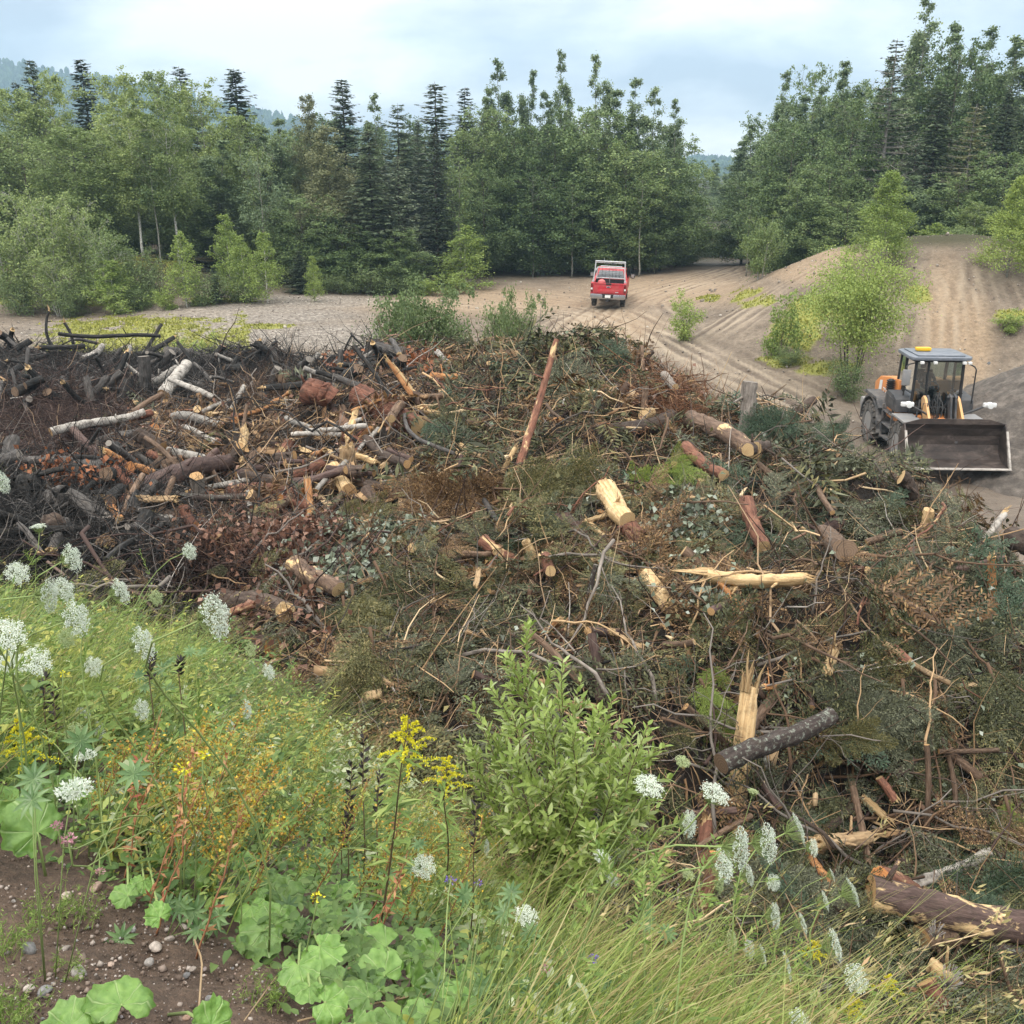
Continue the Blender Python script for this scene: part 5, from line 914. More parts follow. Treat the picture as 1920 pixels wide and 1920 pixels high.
b = BM(); b.box((.40, -.05, .86), (.58, -.046, .90)); b.obj('side_badge', M_silver, tg)
for sx in (-1, 1):
    b = BM(); b.box((min(sx * .87, sx * 1.0), -.03, .86), (max(sx * .87, sx * 1.0), .10, 1.32), .02); tl = b.obj('tail_lamp', M_dred, truck)
    b = BM(); b.box((min(sx * .89, sx * .985), -.036, .98), (max(sx * .89, sx * .985), -.028, 1.08)); b.obj('reverse_lens', M_white, tl)
b = BM(); b.prism([(-1.0, .56), (-.98, .76), (-.34, .76), (-.28, .66), (.28, .66), (.34, .76), (.98, .76), (1.0, .56), (.9, .50), (-.9, .50)], 'y', -.20, -.04, .02); bp_ = b.obj('rear_bumper', M_chrome, truck, True)
b = BM(); b.box((-.30, -.215, .56), (.30, -.195, .76)); b.obj('bumper_step', M_black, bp_)
b = BM(); b.box((-.155, -.225, .575), (.155, -.215, .735), .004); b.obj('licence_plate', M_white, bp_)
b = BM(); b.box((-.05, -.30, .36), (.05, 0, .46)); b.lathe([(.36, .03), (.46, .03), (.50, .045), (.54, .03)], 'z', (0, -.27, 0), 10); b.box((-.14, -.05, .35), (.14, .05, .50)); b.obj('tow_hitch', M_dgrey, truck)
for x, y in ((-.82, 1.2), (.82, 1.2), (-.82, 4.85), (.82, 4.85)):
    s_ = -1 if x < 0 else 1; w = empty('wheel', (x, y, .28)); w.parent = truck
    b = BM(); b.lathe([(-.13, .24), (-.14, .34), (-.10, .395), (.10, .395), (.14, .34), (.13, .24)], k=36); b.obj('tyre', M_tyre, w, True)
    b = BM(); b.lathe([(s_ * .13, .25), (s_ * .10, .22), (s_ * .05, .08), (s_ * .08, .0001)], k=24); b.obj('rim', M_rim, w, True)
for sx in (-1, 1): b = BM(); b.box((sx * .84 - .13, .62, .25), (sx * .84 + .13, .64, .62)); b.obj('mud_flap', M_black, truck)
def tpane(name, pts, mat):
    me = bpy.data.meshes.new(name); me.from_pydata([Vector(p) for p in pts], [], [tuple(range(len(pts)))]); me.materials.append(mat); return mobj(name, me, truck)
rw = BM(); rw.prism([(-.80, 1.40), (.80, 1.40), (.68, 1.80), (-.68, 1.80)], 'y', 2.05, 2.07, .004)
for v in rw.b.verts: v.co.y += (v.co.z - 1.40) * .72 + .02
rw.obj('rear_window', flat('rear_glass', (.10, .11, .12), .08, dirt=.15, dcol=(.2, .2, .2), spec=.8), truck)
for sx in (-1, 1):
    tpane('side_window', [(sx * .975, 2.45, 1.38), (sx * .975, 4.25, 1.32), (sx * .865, 3.72, 1.78), (sx * .85, 2.65, 1.82)], M_dglass)
    b = BM(); b.box((sx * 1.22 - .12, 4.02, 1.20), (sx * 1.22 + .12, 4.14, 1.47), .04); sm = b.obj('side_mirror', M_black, truck, True)
    b = BM(); b.tube([(sx * .98, 4.12, 1.28), (sx * 1.15, 4.1, 1.30)], .03, 6); b.obj('mirror_arm', M_black, sm)
    b = BM(); b.box((sx * 1.22 - .09, 4.012, 1.24), (sx * 1.22 + .09, 4.02, 1.44)); b.obj('mirror_face', M_mirror, sm)
b = BM(); b.box((-.28, 2.42, 1.80), (.28, 2.47, 1.86), .01); b.obj('brake_light', M_dred, truck)
# rack: leaning uprights, headache frame and top ladder bar
b = BM()
for sx in (-1, 1):
    b.tube([(sx * .90, .45, 1.37), (sx * .84, .55, 2.05), (sx * .83, .6, 2.48)], .038, 6); b.tube([(sx * .84, .55, 1.95), (sx * .80, 1.9, 1.95)], .028, 6); b.tube([(sx * .80, 1.9, 1.36), (sx * .80, 1.9, 2.0)], .035, 6); b.box((sx * .90 - .06, .36, 1.36), (sx * .90 + .06, .54, 1.44))
b.tube([(-.86, .6, 2.49), (.86, .6, 2.49)], .042, 6); b.tube([(-.84, .72, 2.40), (.84, .72, 2.40)], .022, 6); b.tube([(-.80, 1.9, 2.0), (.80, 1.9, 2.0)], .034, 6); b.tube([(-.80, 1.9, 1.42), (.80, 1.9, 1.42)], .025, 6); b.tube([(-.62, 1.92, 2.08), (.62, 1.92, 2.08)], .03, 6)
b.tube([(-.36, .6, 2.49), (-.36, .6, 2.65)], .012, 5); b.obj('ladder_rack', M_silver, truck, True)
b = BM(); 
for x in np.linspace(-.7, .7, 8): b.tube([(x, 1.9, 1.42), (x, 1.9, 1.98)], .008, 4)
for z in np.linspace(1.5, 1.9, 5): b.tube([(-.78, 1.9, z), (.78, 1.9, z)], .006, 4)
b.obj('window_guard', M_dgrey, truck)
b = BM(); b.box((-.30, .62, 2.32), (-.1, .7, 2.41), .01); b.box((.05, .62, 2.32), (.3, .7, 2.41), .01); b.obj('rack_lamp', M_dgrey, truck)
b = BM(); b.lathe([(.74, .20), (1.30, .22), (1.42, .20), (1.50, .10), (1.52, .001)], 'z', (-.42, .42, 0), 20); rd = b.obj('red_drum', flat('faded_red_plastic', (.55, .12, .12), .5, dirt=.2), None, True)
rd.matrix_basis = truck.matrix_basis.copy(); tag(rd, 'faded red rounded drum standing in the bed behind the pickup tailgate', 'drum')
b = BM(); b.tube([(.02, .25, .74), (.03, .26, 1.75)], .012, 5); b.tube([(.03, .26, 1.45), (-.05, .27, 1.75)], .01, 5); fk = b.obj('metal_rod', M_lgrey, None); fk.matrix_basis = truck.matrix_basis.copy(); tag(fk, 'thin grey rod standing upright in the pickup bed', 'rod')
# ------------------------------------------------------------------ slash pile: what grows out of it
def pnormal(x, y, e=.35):
    gx = (pile_fast(x + e, y) - pile_fast(x - e, y)) / (2 * e); gy = (pile_fast(x, y + e) - pile_fast(x, y - e)) / (2 * e)
    return norm(np.stack([-gx, -gy, np.ones_like(gx)], -1))
def scatter(n, r, power=1.25, ymin=5.5, ymax=40):
    """random points of the pile surface, thinner with distance, inside a widened view"""
    out = []; tot = 0
    while tot < n:
        y = r.uniform(ymin, ymax, n * 3); x = r.uniform(-1, 1, n * 3) * (y * .60 + 1.6); ok = r.random(n * 3) < (ymin / y) ** power * (y / ymax) * 3
        ok &= (x > -26) & (x < 12); x, y = x[ok], y[ok]; z = pile_fast(x, y); ok = z > np.maximum(ground_z(x, y), bank_z(x, y)) - .02
        P = np.stack([x, y, z], 1)[ok]; out.append(P); tot += len(P)
    P = np.concatenate(out)[:n]; return P
def zones(P, r, jit=26):
    """zone of each point: 0 green slash, 1 wood and bark, 2 burnt, 3 twig heap, 4 dead leaves, 5 root plate"""
    px, py, d = to_px(P); px = px + r.normal(size=len(px)) * jit; py = py + r.normal(size=len(px)) * jit * .6
    z = np.zeros(len(P), int); el = lambda a, b, rx, ry: np.hypot((px - a) / rx, (py - b) / ry) < 1
    z[(px < 820 - (py - 700) * .25) & (py < 1010)] = 1; z[(px < 720) & (py < 728)] = 2; z[(px < 420) & (py < 765)] = 2; z[(px < 620) & (py > 985) & (py < 1300)] = 4; z[el(130, 970, 330, 130)] = 2; z[(px < 400) & (py > 1000)] = 2
    z[el(110, 785, 150, 95)] = 3; z[el(500, 735, 90, 40)] = 3; z[el(480, 1030, 190, 65)] = 4; z[el(1255, 755, 85, 80)] = 5; z[(px > 780) & (py > 620) & (px < 1050) & (py < 660)] = 0
    return z
T_brown = twigmat('brown_twig', (.028, .018, .012), (.15, .092, .058), (.42, .29, .18)); T_grey = twigmat('grey_twig', (.06, .052, .047), (.22, .19, .165), (.40, .36, .32))
T_black = twigmat('charred_twig', (.008, .008, .008), (.035, .032, .030), (.17, .155, .145)); T_purple = twigmat('dark_red_twig', (.024, .014, .013), (.078, .050, .042), (.18, .125, .10))
T_tan = twigmat('stripped_twig', (.20, .12, .062), (.50, .34, .19), (.62, .47, .29)); T_red = twigmat('red_root', (.06, .026, .014), (.20, .095, .05), (.36, .20, .11))
S_green = leafmat('slash_needles', (.026, .029, .011), (.080, .086, .034), .12, objvar=0, c3=(.20, .185, .085)); S_grey = leafmat('grey_needles', (.034, .038, .020), (.100, .108, .060), .12, objvar=0, c3=(.20, .205, .125))
S_blue = leafmat('blue_green_needles', (.024, .044, .023), (.078, .120, .068), .12, objvar=0); S_olive = leafmat('olive_needles', (.060, .060, .018), (.140, .130, .048), .12, objvar=0, c3=(.24, .20, .08))
S_dead = leafmat('dead_needles', (.075, .040, .018), (.20, .115, .052), .1, objvar=0, c3=(.36, .23, .10)); S_rust = leafmat('rust_leaf', (.08, .035, .022), (.22, .11, .07), .15, objvar=0, c3=(.36, .22, .16))
S_pale = leafmat('pale_leaf', (.11, .14, .08), (.30, .34, .26), .2, objvar=0, c3=(.45, .48, .42)); S_fresh = leafmat('fresh_leaf', (.12, .18, .03), (.28, .35, .07), .3, objvar=0)
C_chip = twigmat('wood_chip', (.16, .09, .045), (.40, .26, .14), (.62, .47, .29)); C_bark = twigmat('bark_piece', (.03, .020, .015), (.11, .068, .047), (.22, .13, .088))

def twig_set(P, r, L, rad, up=.55, bend=.25, S=7, k=3, down=0.):
    n = len(P); N = pnormal(P[:, 0], P[:, 1]); t = rvec(n, r); t = norm(t - N * (t * N).sum(1, keepdims=True)); D = norm(t + N * r.uniform(-.25, up * 2, (n, 1)) + np.array((0, 0, -down)))
    Ls = np.broadcast_to(L, (n,)); ts = np.linspace(0, 1, S); B = norm(np.cross(D, rvec(n, r)))
    k1 = r.normal(size=(n, 1, 1)) * bend; ph = r.uniform(0, 6.28, (n, 1, 1)); wob = r.normal(size=(n, S, 3)) * .018
    Q = P[:, None] + N[:, None] * r.uniform(-.1, .16, (n, 1, 1)) + Ls[:, None, None] * ((ts - .4)[None, :, None] * D[:, None] + k1 * (ts ** 2)[None, :, None] * B[:, None] + .05 * bend * np.sin(ts[None, :, None] * 7 + ph) * B[:, None] + wob)
    rr_ = np.broadcast_to(rad, (n,))[:, None] * (1 - .8 * ts)[None]; return tubes(Q, rr_, k, cap=False)
def spray(r, near=True, droop=.25):
    """one flat conifer branchlet of unit length along X"""
    g = G(); m = 13 if near else 9; xs_ = np.linspace(.06, .97, m); C_, D_, N_, L_, W_ = [], [], [], [], []
    for i, x in enumerate(xs_):
        for s in (-1, 1):
            Lb = (.36 * (1 - x) ** .8 + .07) * r.uniform(.7, 1.15); a = R(r.uniform(38, 58)); d = np.array((math.cos(a), s * math.sin(a), r.uniform(-.25, .1))); z0 = -droop * x * x
            if near:
                q = max(4, int(Lb / .032))
                for j in range(q):
                    f = (j + .3) / q; c = np.array((x, 0, z0)) + d * Lb * f + np.array((0, 0, -.12 * f * f * Lb))
                    for s2 in (-1, 1): C_.append(c); D_.append(d * .9 + s2 * np.array((-d[1], d[0], 0)) * .75 + r.normal(size=3) * .15); N_.append(np.array((0, 0, 1)) + r.normal(size=3) * .35); L_.append(.058 * r.uniform(.7, 1.2)); W_.append(.019)
            else:
                C_.append(np.array((x, 0, z0))); D_.append(d + r.normal(size=3) * .1); N_.append(np.array((0, 0, 1)) + r.normal(size=3) * .45); L_.append(Lb); W_.append(.05)
                C_.append(np.array((x, 0, z0)) + d * Lb * .3); D_.append(d + r.normal(size=3) * .4); N_.append(r.normal(size=3) + np.array((0, 0, .6))); L_.append(Lb * .6); W_.append(.045)
    V, F = leaves(np.array(C_), np.array(D_), np.array(N_), np.array(L_), np.array(W_)); return V, F
def put(g, V, F, P, D, N, s, m):
    g.add(xform(V, frames(D, N), s, P), repF(F, len(V), len(P)), m)
r5 = np.random.default_rng(55)
SPN = [spray(r5, True, d) for d in (.1, .25, .4, .2)]; SPF = [spray(r5, False, d) for d in (.1, .25, .4)]
def spray_dirs(P, r, lift=.8, drape=.4):
    n = len(P); N = pnormal(P[:, 0], P[:, 1]); t = rvec(n, r); t = norm(t - N * (t * N).sum(1, keepdims=True)); D = norm(t + N * r.uniform(-.15, lift, (n, 1)) + np.array((0, -.25, -drape))); return D, norm(N + rvec(n, r) * .55), N
# needles
green = G(); smats = [S_green, S_grey, S_blue, S_olive, S_dead]
P = scatter(19000, r5, 1.3); z = zones(P, r5); n = len(P); keepp = np.array([.72, .14, .02, .05, .18, .12])[z] * np.clip(.75 + 2.4 * fbm(P[:, 0] * 1.1, P[:, 1] * 1.1 + 70, 3), .05, 1.25); P = P[r5.random(n) < keepp]; px_, py_, dp_ = to_px(P)
D, N, Nn = spray_dirs(P, r5); patch = fbm(P[:, 0] * .55 + 40, P[:, 1] * .55, 3) * 2 + r5.normal(size=len(P)) * .34; P2 = P + Nn * r5.uniform(-.12, .30, (len(P), 1))
mi = np.where(patch < -.62, 2, np.where(patch < -.22, 1, np.where(patch < .24, 0, np.where(patch < .44, 3, 4)))); mi = np.where((zones(P, r5) == 1) & (r5.random(len(P)) < .8), 4, mi)
sz = r5.uniform(.26, .72, len(P)) * np.where(r5.random(len(P)) < .14, 1.8, 1.); isn = P[:, 1] < 14.5; pk = r5.integers(0, 12, len(P))
for m_i in range(5):
    for q in range(4):
        s_ = (mi == m_i) & isn & (pk % 4 == q)
        if s_.any(): put(green, *SPN[q], P2[s_], D[s_], N[s_], sz[s_], m_i)
    for q in range(3):
        s_ = (mi == m_i) & ~isn & (pk % 3 == q)
        if s_.any(): put(green, *SPF[q], P2[s_], D[s_], N[s_], sz[s_] * 1.15, m_i)
o = green.obj('conifer_slash', smats); tag(o, 'cut conifer boughs with dull green needles heaped over the pile', 'conifer boughs', kind='stuff')
# large hanging boughs, each a bundle of sprays on one stem, at the places where they show
def bough(name, px, py, L, m, label, ang=-70, nsp=26, w=.30):
    p = hit_pile(px, py); Nn_ = pnormal(p[None, 0], p[None, 1])[0]; a = R(ang); d = norm(np.array((math.cos(a), -.35, math.sin(a)))); g = G(); r = np.random.default_rng(int(px * 7 + py)); base = p + Nn_ * .25 - d * L * .4
    T = wander(base, base + d * L, 6, .02, r); g.add(*tubes(T[None], np.linspace(.02, .005, 6)[None], 5), 1); f = r.uniform(.05, 1, nsp); C_ = np.stack([np.interp(f, np.linspace(0, 1, 6), T[:, j]) for j in range(3)], 1)
    side = norm(np.cross(d, (0, -1, .3))); sg = r.choice((-1, 1), nsp)[:, None]; D_ = norm(d * r.uniform(.4, 1.1, (nsp, 1)) + sg * side * r.uniform(.1, .8, (nsp, 1)) + r.normal(size=(nsp, 3)) * .15 + np.array((0, -.15, -.1)))
    put(g, *(SPN[0] if p[1] < 16 else SPN[1]), C_, D_, norm(np.array((0, -.8, .6)) + r.normal(size=(nsp, 3)) * .3), L * w * r.uniform(.8, 1.5, nsp), 0); o = g.obj('conifer_bough', [m, T_brown]); return tag(o, label, 'bough', 'large boughs on the pile')
for a_ in ((1480, 818, 1.2, S_blue, 'blue green bough capping the mound beside the standing log', 185, 44, .4), (1530, 838, .7, S_blue, 'small blue green bough under the thrusting dark log', 10, 18, .4), (1010, 1000, .9, S_blue, 'bright blue green bough hanging over the purple log', -75, 26, .4), (1075, 745, 1.9, S_grey, 'grey green drooping bough right of the tall leaning stem', -60, 46, .4), (835, 830, 1.1, S_blue, 'dark blue green bough under the pale sawn disc', -30, 26, .4), (1160, 680, 1.2, S_blue, 'hanging bough on the crest of the pile', -80, 26, .4), (1210, 930, 1.0, S_fresh, 'grassy bright green pine tuft near the pale stub', 40, 22, .4), (665, 1220, 1.5, S_olive, 'large olive cedar bough draped at the weed edge', -80, 60, .45), (740, 1140, 1.2, S_green, 'dull green bough above the olive cedar bough', -60, 40, .45), (700, 1290, 1.1, S_olive, 'olive bough hanging to the weeds below the cedar bough', -85, 36, .45), (640, 1200, .9, S_green, 'green bough beside the broken yellow log end', -70, 26, .45), (1560, 1290, 1.1, S_grey, 'grey green bough right of the tall split trunk', -40, 30, .45), (1770, 1240, 1.3, S_grey, 'grey bough beside the leaning tan pole', -60, 36, .45), (1860, 1330, 1.2, S_green, 'dark bough on the steep face near the picture edge', -70, 36, .45), (1690, 1350, 1.0, S_green, 'dark green bough in the hollow of the steep face', -75, 30, .45), (1850, 1760, .9, S_blue, 'green bough lying on the thick dark log', -10, 26, .45), (1760, 1690, .9, S_blue, 'green bough behind the birch pole', 5, 26, .45), (1330, 1280, .5, S_fresh, 'yellow green sprig in front of the dark slash', -80, 14, .5), (1310, 1335, .6, S_fresh, 'lower yellow green sprig beside the tall split trunk', -60, 16, .5), (1515, 1390, .6, S_olive, 'yellowing cedar sprig right of the lichen log', 20, 16, .5), (1880, 1560, .6, S_fresh, 'light green sprig near the picture edge', -70, 16, .5), (920, 950, 1.6, S_dead, 'straw coloured dead bough lying across the middle', 170, 60, .4), (1000, 940, 1.4, S_olive, 'yellowing dead bough beside the straw coloured one', 10, 44, .4), (830, 800, 1.0, S_green, 'feathery green bough above the curved grey branch', -70, 26, .45), (660, 990, .8, S_olive, 'small olive bough at the edge of the wood chunks', 15, 20, .45)): bough('conifer_bough', *a_)
# twigs
tw = G(); P = scatter(33000, r5, 1.15); z = zones(P, r5)
zm = [T_brown, T_grey, T_black, T_purple, T_tan, T_red]
pick = {0: (.52, .18, .04, .07, .19, 0), 1: (.46, .2, .1, .06, .14, .04), 2: (.01, .12, .84, .03, 0, 0), 3: (.12, .05, .03, .80, 0, 0), 4: (.45, .2, .1, .22, .03, 0), 5: (.1, .05, 0, 0, .08, .77)}
mi = np.zeros(len(P), int)
for q, w_ in pick.items():
    s_ = z == q; mi[s_] = r5.choice(6, s_.sum(), p=np.array(w_) / sum(w_))
big = r5.random(len(P)) < .19
for m_i in range(6):
    for bsel in (False, True):
        s_ = (mi == m_i) & (big == bsel)
        if s_.any():
            k_ = s_.sum(); L = r5.uniform(.25, 1.0, k_) * (1.9 if bsel else 1); rad = r5.uniform(.003, .009, k_) * (2.1 if bsel else 1); tw.add(*twig_set(P[s_], r5, L, rad * (1 + P[s_][:, 1] / 40), bend=.3 if m_i != 3 else .5), m_i)
# the heap of fine dark red twigs and the root plate get many more
for (cxp, cyp, rx, ry, nn, mt) in ((110, 785, 130, 85, 2600, 3), (500, 735, 85, 40, 900, 0), (1255, 755, 75, 75, 900, 5), (120, 970, 260, 100, 4200, 2), (300, 690, 330, 32, 4200, 2), (330, 715, 330, 30, 2600, 2), (480, 1060, 180, 60, 1000, 3)):
    a = r5.normal(size=(nn, 2)) * .55; h = hits(cxp + rx * a[:, 0], cyp + ry * a[:, 1], pile_fast, 5, 45, 240); h = h[~np.isnan(h[:, 0])]; tw.add(*twig_set(h, r5, r5.uniform(.3, 1.1, len(h)), r5.uniform(.005, .011, len(h)), up=.5, bend=.45), mt)
o = tw.obj('twigs', zm); tag(o, 'brown, grey and charred twigs matted all over the pile', 'twigs', kind='stuff')
# dead and pale leaves, chips, bark
lf = G(); P = scatter(9000, r5, 1.2); z = zones(P, r5)
for zz, per, mt in ((4, 5, 0), (1, 1, 0), (0, 2, 1), (0, 1, 2), (5, 2, 0)):
    s_ = P[z == zz]; s_ = s_[r5.random(len(s_)) < (1 if zz == 4 else .5)]
    if zz == 0: s_ = s_[fbm(s_[:, 0] * .6 - 20, s_[:, 1] * .6 + mt * 30, 3) > .10]
    if not len(s_): continue
    c = np.repeat(s_, per, 0); n = len(c); c = c + r5.normal(size=(n, 3)) * .13 + np.array((0, 0, .14)); L = r5.uniform(.045, .095, n) * (.8 + c[:, 1] / 30)
    lf.add(*leaves(c, rvec(n, r5) + np.array((0, 0, -.5)), rvec(n, r5) + np.array((0, -.4, .8)), L, L * .72), mt)
for (cxp, cyp, rx, ry, nn, mt) in ((1290, 995, 60, 40, 420, 1), (620, 1085, 90, 45, 500, 1), (930, 1080, 50, 25, 260, 3), (500, 1035, 130, 45, 800, 0), (140, 900, 100, 30, 420, 4), (560, 1010, 90, 40, 500, 0), (1330, 1130, 60, 40, 260, 1), (1240, 1070, 90, 50, 300, 1), (700, 1010, 100, 25, 400, 1), (660, 690, 60, 20, 200, 4), (780, 690, 40, 25, 260, 4), (1000, 655, 160, 12, 500, 5)):
    a = r5.normal(size=(nn, 2)) * .55; h = hits(cxp + rx * a[:, 0], cyp + ry * a[:, 1], pile_fast, 5, 45, 240); h = h[~np.isnan(h[:, 0])]; n = len(h); h = h + r5.normal(size=(n, 3)) * .06 + np.array((0, -.05, .2)); L = r5.uniform(.05, .11, n) * (.7 + h[:, 1] / 30)
    lf.add(*leaves(h, rvec(n, r5) + np.array((0, 0, -.6)), rvec(n, r5) + np.array((0, -.5, .6)), L, L * .75), mt)
o = lf.obj('slash_leaves', [S_rust, S_pale, S_olive, S_dead, leafmat('orange_needles', (.14, .045, .018), (.30, .11, .04), .1, objvar=0), S_green]); tag(o, 'withered leaves caught among the branches of the pile', 'withered leaves', kind='stuff')
ch = G(); P = scatter(4200, r5, 1.1); z = zones(P, r5); keepp = np.array([.55, 1., .03, .03, .35, .7])[z] * np.clip(.55 + 2.6 * fbm(P[:, 0] * .9 + 60, P[:, 1] * .9, 3), 0, 1.2); P = P[r5.random(len(P)) < keepp]; z = zones(P, r5); n = len(P)
box = np.array([(x, y, w) for x in (-.5, .5) for y in (-.5, .5) for w in (-.5, .5)], float); bf = np.array([(0, 1, 3, 2), (4, 6, 7, 5), (0, 4, 5, 1), (2, 3, 7, 6), (0, 2, 6, 4), (1, 5, 7, 3)])
D, N, Nn = spray_dirs(P, r5, .9, .1); L = r5.uniform(.06, .26, n) * np.where(z == 1, 1.35, 1.) * (.8 + P[:, 1] / 35); Wd = L * r5.uniform(.12, .42, n); Th = np.minimum(Wd, .03) * r5.uniform(.4, 1, n)
V = np.einsum('nij,nmj->nmi', frames(D, N), (box[None] * np.stack([L, Wd, Th], 1)[:, None]) * (1 + .35 * r5.normal(size=(n, 8, 1)) * np.array((.5, 1, 1)))) + (P + Nn * r5.uniform(.0, .22, (n, 1)))[:, None]
isb = (r5.random(n) < np.where(z == 1, .4, .3)) | (z == 2)
Fc = (bf[None] + (np.arange(n) * 8)[:, None, None])
for m_i, s_ in ((0, ~isb), (1, isb)): ch.add(V[s_].reshape(-1, 3), repF(bf, 8, s_.sum()), m_i)
o = ch.obj('wood_debris', [C_chip, C_bark]); tag(o, 'pale splinters and bark pieces strewn over the pile', 'wood debris', kind='stuff')

# ------------------------------------------------------------------ logs
PALE = (.60, .42, .22)
BK = dict(dark=barkmat('dark_bark', (.022, .015, .012), (.075, .052, .040), c3=(.14, .105, .085)), purple=barkmat('purple_brown_bark', (.030, .018, .017), (.095, .060, .052), c3=(.16, .11, .09)), brown=barkmat('brown_bark', (.045, .028, .019), (.14, .09, .06), c3=(.23, .16, .115)),
    grey=barkmat('weathered_bark', (.075, .065, .055), (.20, .17, .145), c3=(.30, .265, .23)), red=barkmat('red_bark', (.04, .020, .014), (.15, .062, .040), c3=(.30, .15, .10), scale=4), orange=barkmat('orange_wood', (.20, .085, .035), (.44, .21, .085), c3=(.56, .33, .16)),
    birch=barkmat('birch_log_bark', (.05, .043, .038), (.34, .31, .275), c3=(.40, .375, .335), scale=1.6, stretch=1.6, bump=.3), char=barkmat('charred_log', (.006, .006, .006), (.022, .021, .020), c3=(.075, .07, .066)), ash=barkmat('ash_grey_log', (.022, .020, .019), (.075, .068, .063), c3=(.15, .135, .125)),
    pale=barkmat('bare_wood', (.24, .14, .06), (.48, .33, .17), c3=(.62, .48, .29), stretch=.06, bump=.8), tan=barkmat('tan_wood', (.20, .125, .065), (.37, .25, .14), c3=(.48, .35, .21), stretch=.08), peel=barkmat('half_peeled_bark', (.022, .014, .013), (.07, .045, .038), PALE, .18, c3=(.12, .08, .07)), redpeel=barkmat('half_peeled_red_bark', (.07, .03, .02), (.20, .09, .06), PALE, .02, c3=(.30, .15, .09)), lichen=barkmat('lichen_bark', (.020, .015, .014), (.06, .045, .04), c3=(.11, .09, .08), lich=1.0), brownpeel=barkmat('peeling_brown_bark', (.04, .026, .019), (.12, .078, .055), PALE, .1, c3=(.2, .14, .10)))
EN = dict(pale=endmat('fresh_cut', (.44, .29, .14), (.56, .42, .25), (.30, .16, .07)), tan=endmat('tan_cut', (.34, .20, .09), (.46, .30, .15)), dark=endmat('old_cut', (.13, .085, .055), (.21, .145, .10), (.05, .035, .025)), orange=endmat('orange_cut', (.42, .17, .06), (.54, .27, .11)), grey=endmat('grey_cut', (.19, .165, .14), (.27, .24, .21), (.06, .05, .045)), black=endmat('charred_cut', (.02, .019, .018), (.05, .048, .045), (.01, .01, .01)))
def log_mesh(L, rad, seed, taper=.12, bend=.05, lump=.10, S=16, k=20, stubs=2, flatten=1.):
    r = np.random.default_rng(seed); ts = np.linspace(0, 1, S); P = np.stack([(ts - .5) * L, bend * L * (ts - .5) ** 2 * 2, .02 * L * np.sin(ts * 5 + seed)], 1); P[:, 1:] += r.normal(size=(S, 2)) * rad * .05
    V, F = tubes(P[None], (rad * (1 - taper * ts) * (1 + r.normal(size=S) * .035))[None], k, cap=False); V = V.reshape(S, k, 3); a = np.linspace(0, 6.283, k, endpoint=False)
    prof_ = 1 + lump * (np.sin(a * 2 + r.uniform(0, 6)) * .5 + np.sin(a * 3 + r.uniform(0, 6)) * .5 + r.normal(size=k) * .35); c = V.mean(1, keepdims=True); V = c + (V - c) * prof_[None, :, None] * (1 + r.normal(size=(S, k, 1)) * lump * .35); V[:, :, 2] = c[:, :, 2] + (V[:, :, 2] - c[:, :, 2]) * flatten
    g = G(); g.add(V, F[0])
    for i in range(stubs):
        f = r.uniform(.1, .9); j = int(f * (S - 1)); q = int(r.integers(0, k)); o_ = norm(V[j, q] - c[j, 0]); p0 = c[j, 0] + o_ * rad * .6; p1 = c[j, 0] + o_ * (rad * 1.1 + r.uniform(.04, .22)) + np.array((r.uniform(-.1, .1), 0, 0)); g.add(*tubes(np.stack([p0, (p0 + p1) / 2, p1])[None], np.array([[.26, .2, .14]]) * min(rad, .12), 6))
    return g, V[0], V[-1]
def end_mesh(ring, sgn, r, dome=.03):
    c = ring.mean(0); k = len(ring); rr_ = np.linalg.norm(ring - c, axis=1).mean(); o_ = np.array((sgn, 0, 0)); mid = c + (ring - c) * .55 + o_ * rr_ * dome + r.normal(size=(k, 3)) * rr_ * .012; ctr = c + o_ * rr_ * dome * 1.3; out = ring + o_ * rr_ * .004
    V = np.concatenate([out, mid, ctr[None]]); i = np.arange(k); j = (i + 1) % k; q = np.stack([i, j, j + k, i + k], 1); t = np.stack([i + k, j + k, i * 0 + 2 * k], 1)
    if sgn < 0: q = q[:, ::-1]; t = t[:, ::-1]
    return V, [q, t]
def jag_mesh(ring, sgn, r, length, nsp=16):
    """broken end: a bundle of splinters"""
    c = ring.mean(0); R_ = np.linalg.norm(ring - c, axis=1).mean(); g = G(); a = r.uniform(0, 6.28, nsp); q = np.sqrt(r.random(nsp)) * .85; e = ring[0] - c; f = np.cross((1, 0, 0), e); base = c + (np.cos(a) * q)[:, None] * e + (np.sin(a) * q)[:, None] * f
    L_ = length * r.uniform(.25, 1.0, nsp) * (.6 + .7 * np.cos(a + 1)); tip = base + np.stack([sgn * np.abs(L_), r.normal(size=nsp) * .1 * length, r.normal(size=nsp) * .1 * length], 1); b0 = base - np.array((sgn, 0, 0)) * R_ * .8
    g.add(*tubes(np.stack([b0, base, (base + tip) / 2 + r.normal(size=(nsp, 3)) * .01, tip], 1), np.outer(r.uniform(.16, .34, nsp), (1, 1, .7, .08)) * R_, 4, cap=False)); V, F = end_mesh(ring, sgn, r, .1); g.add(V, F); return g
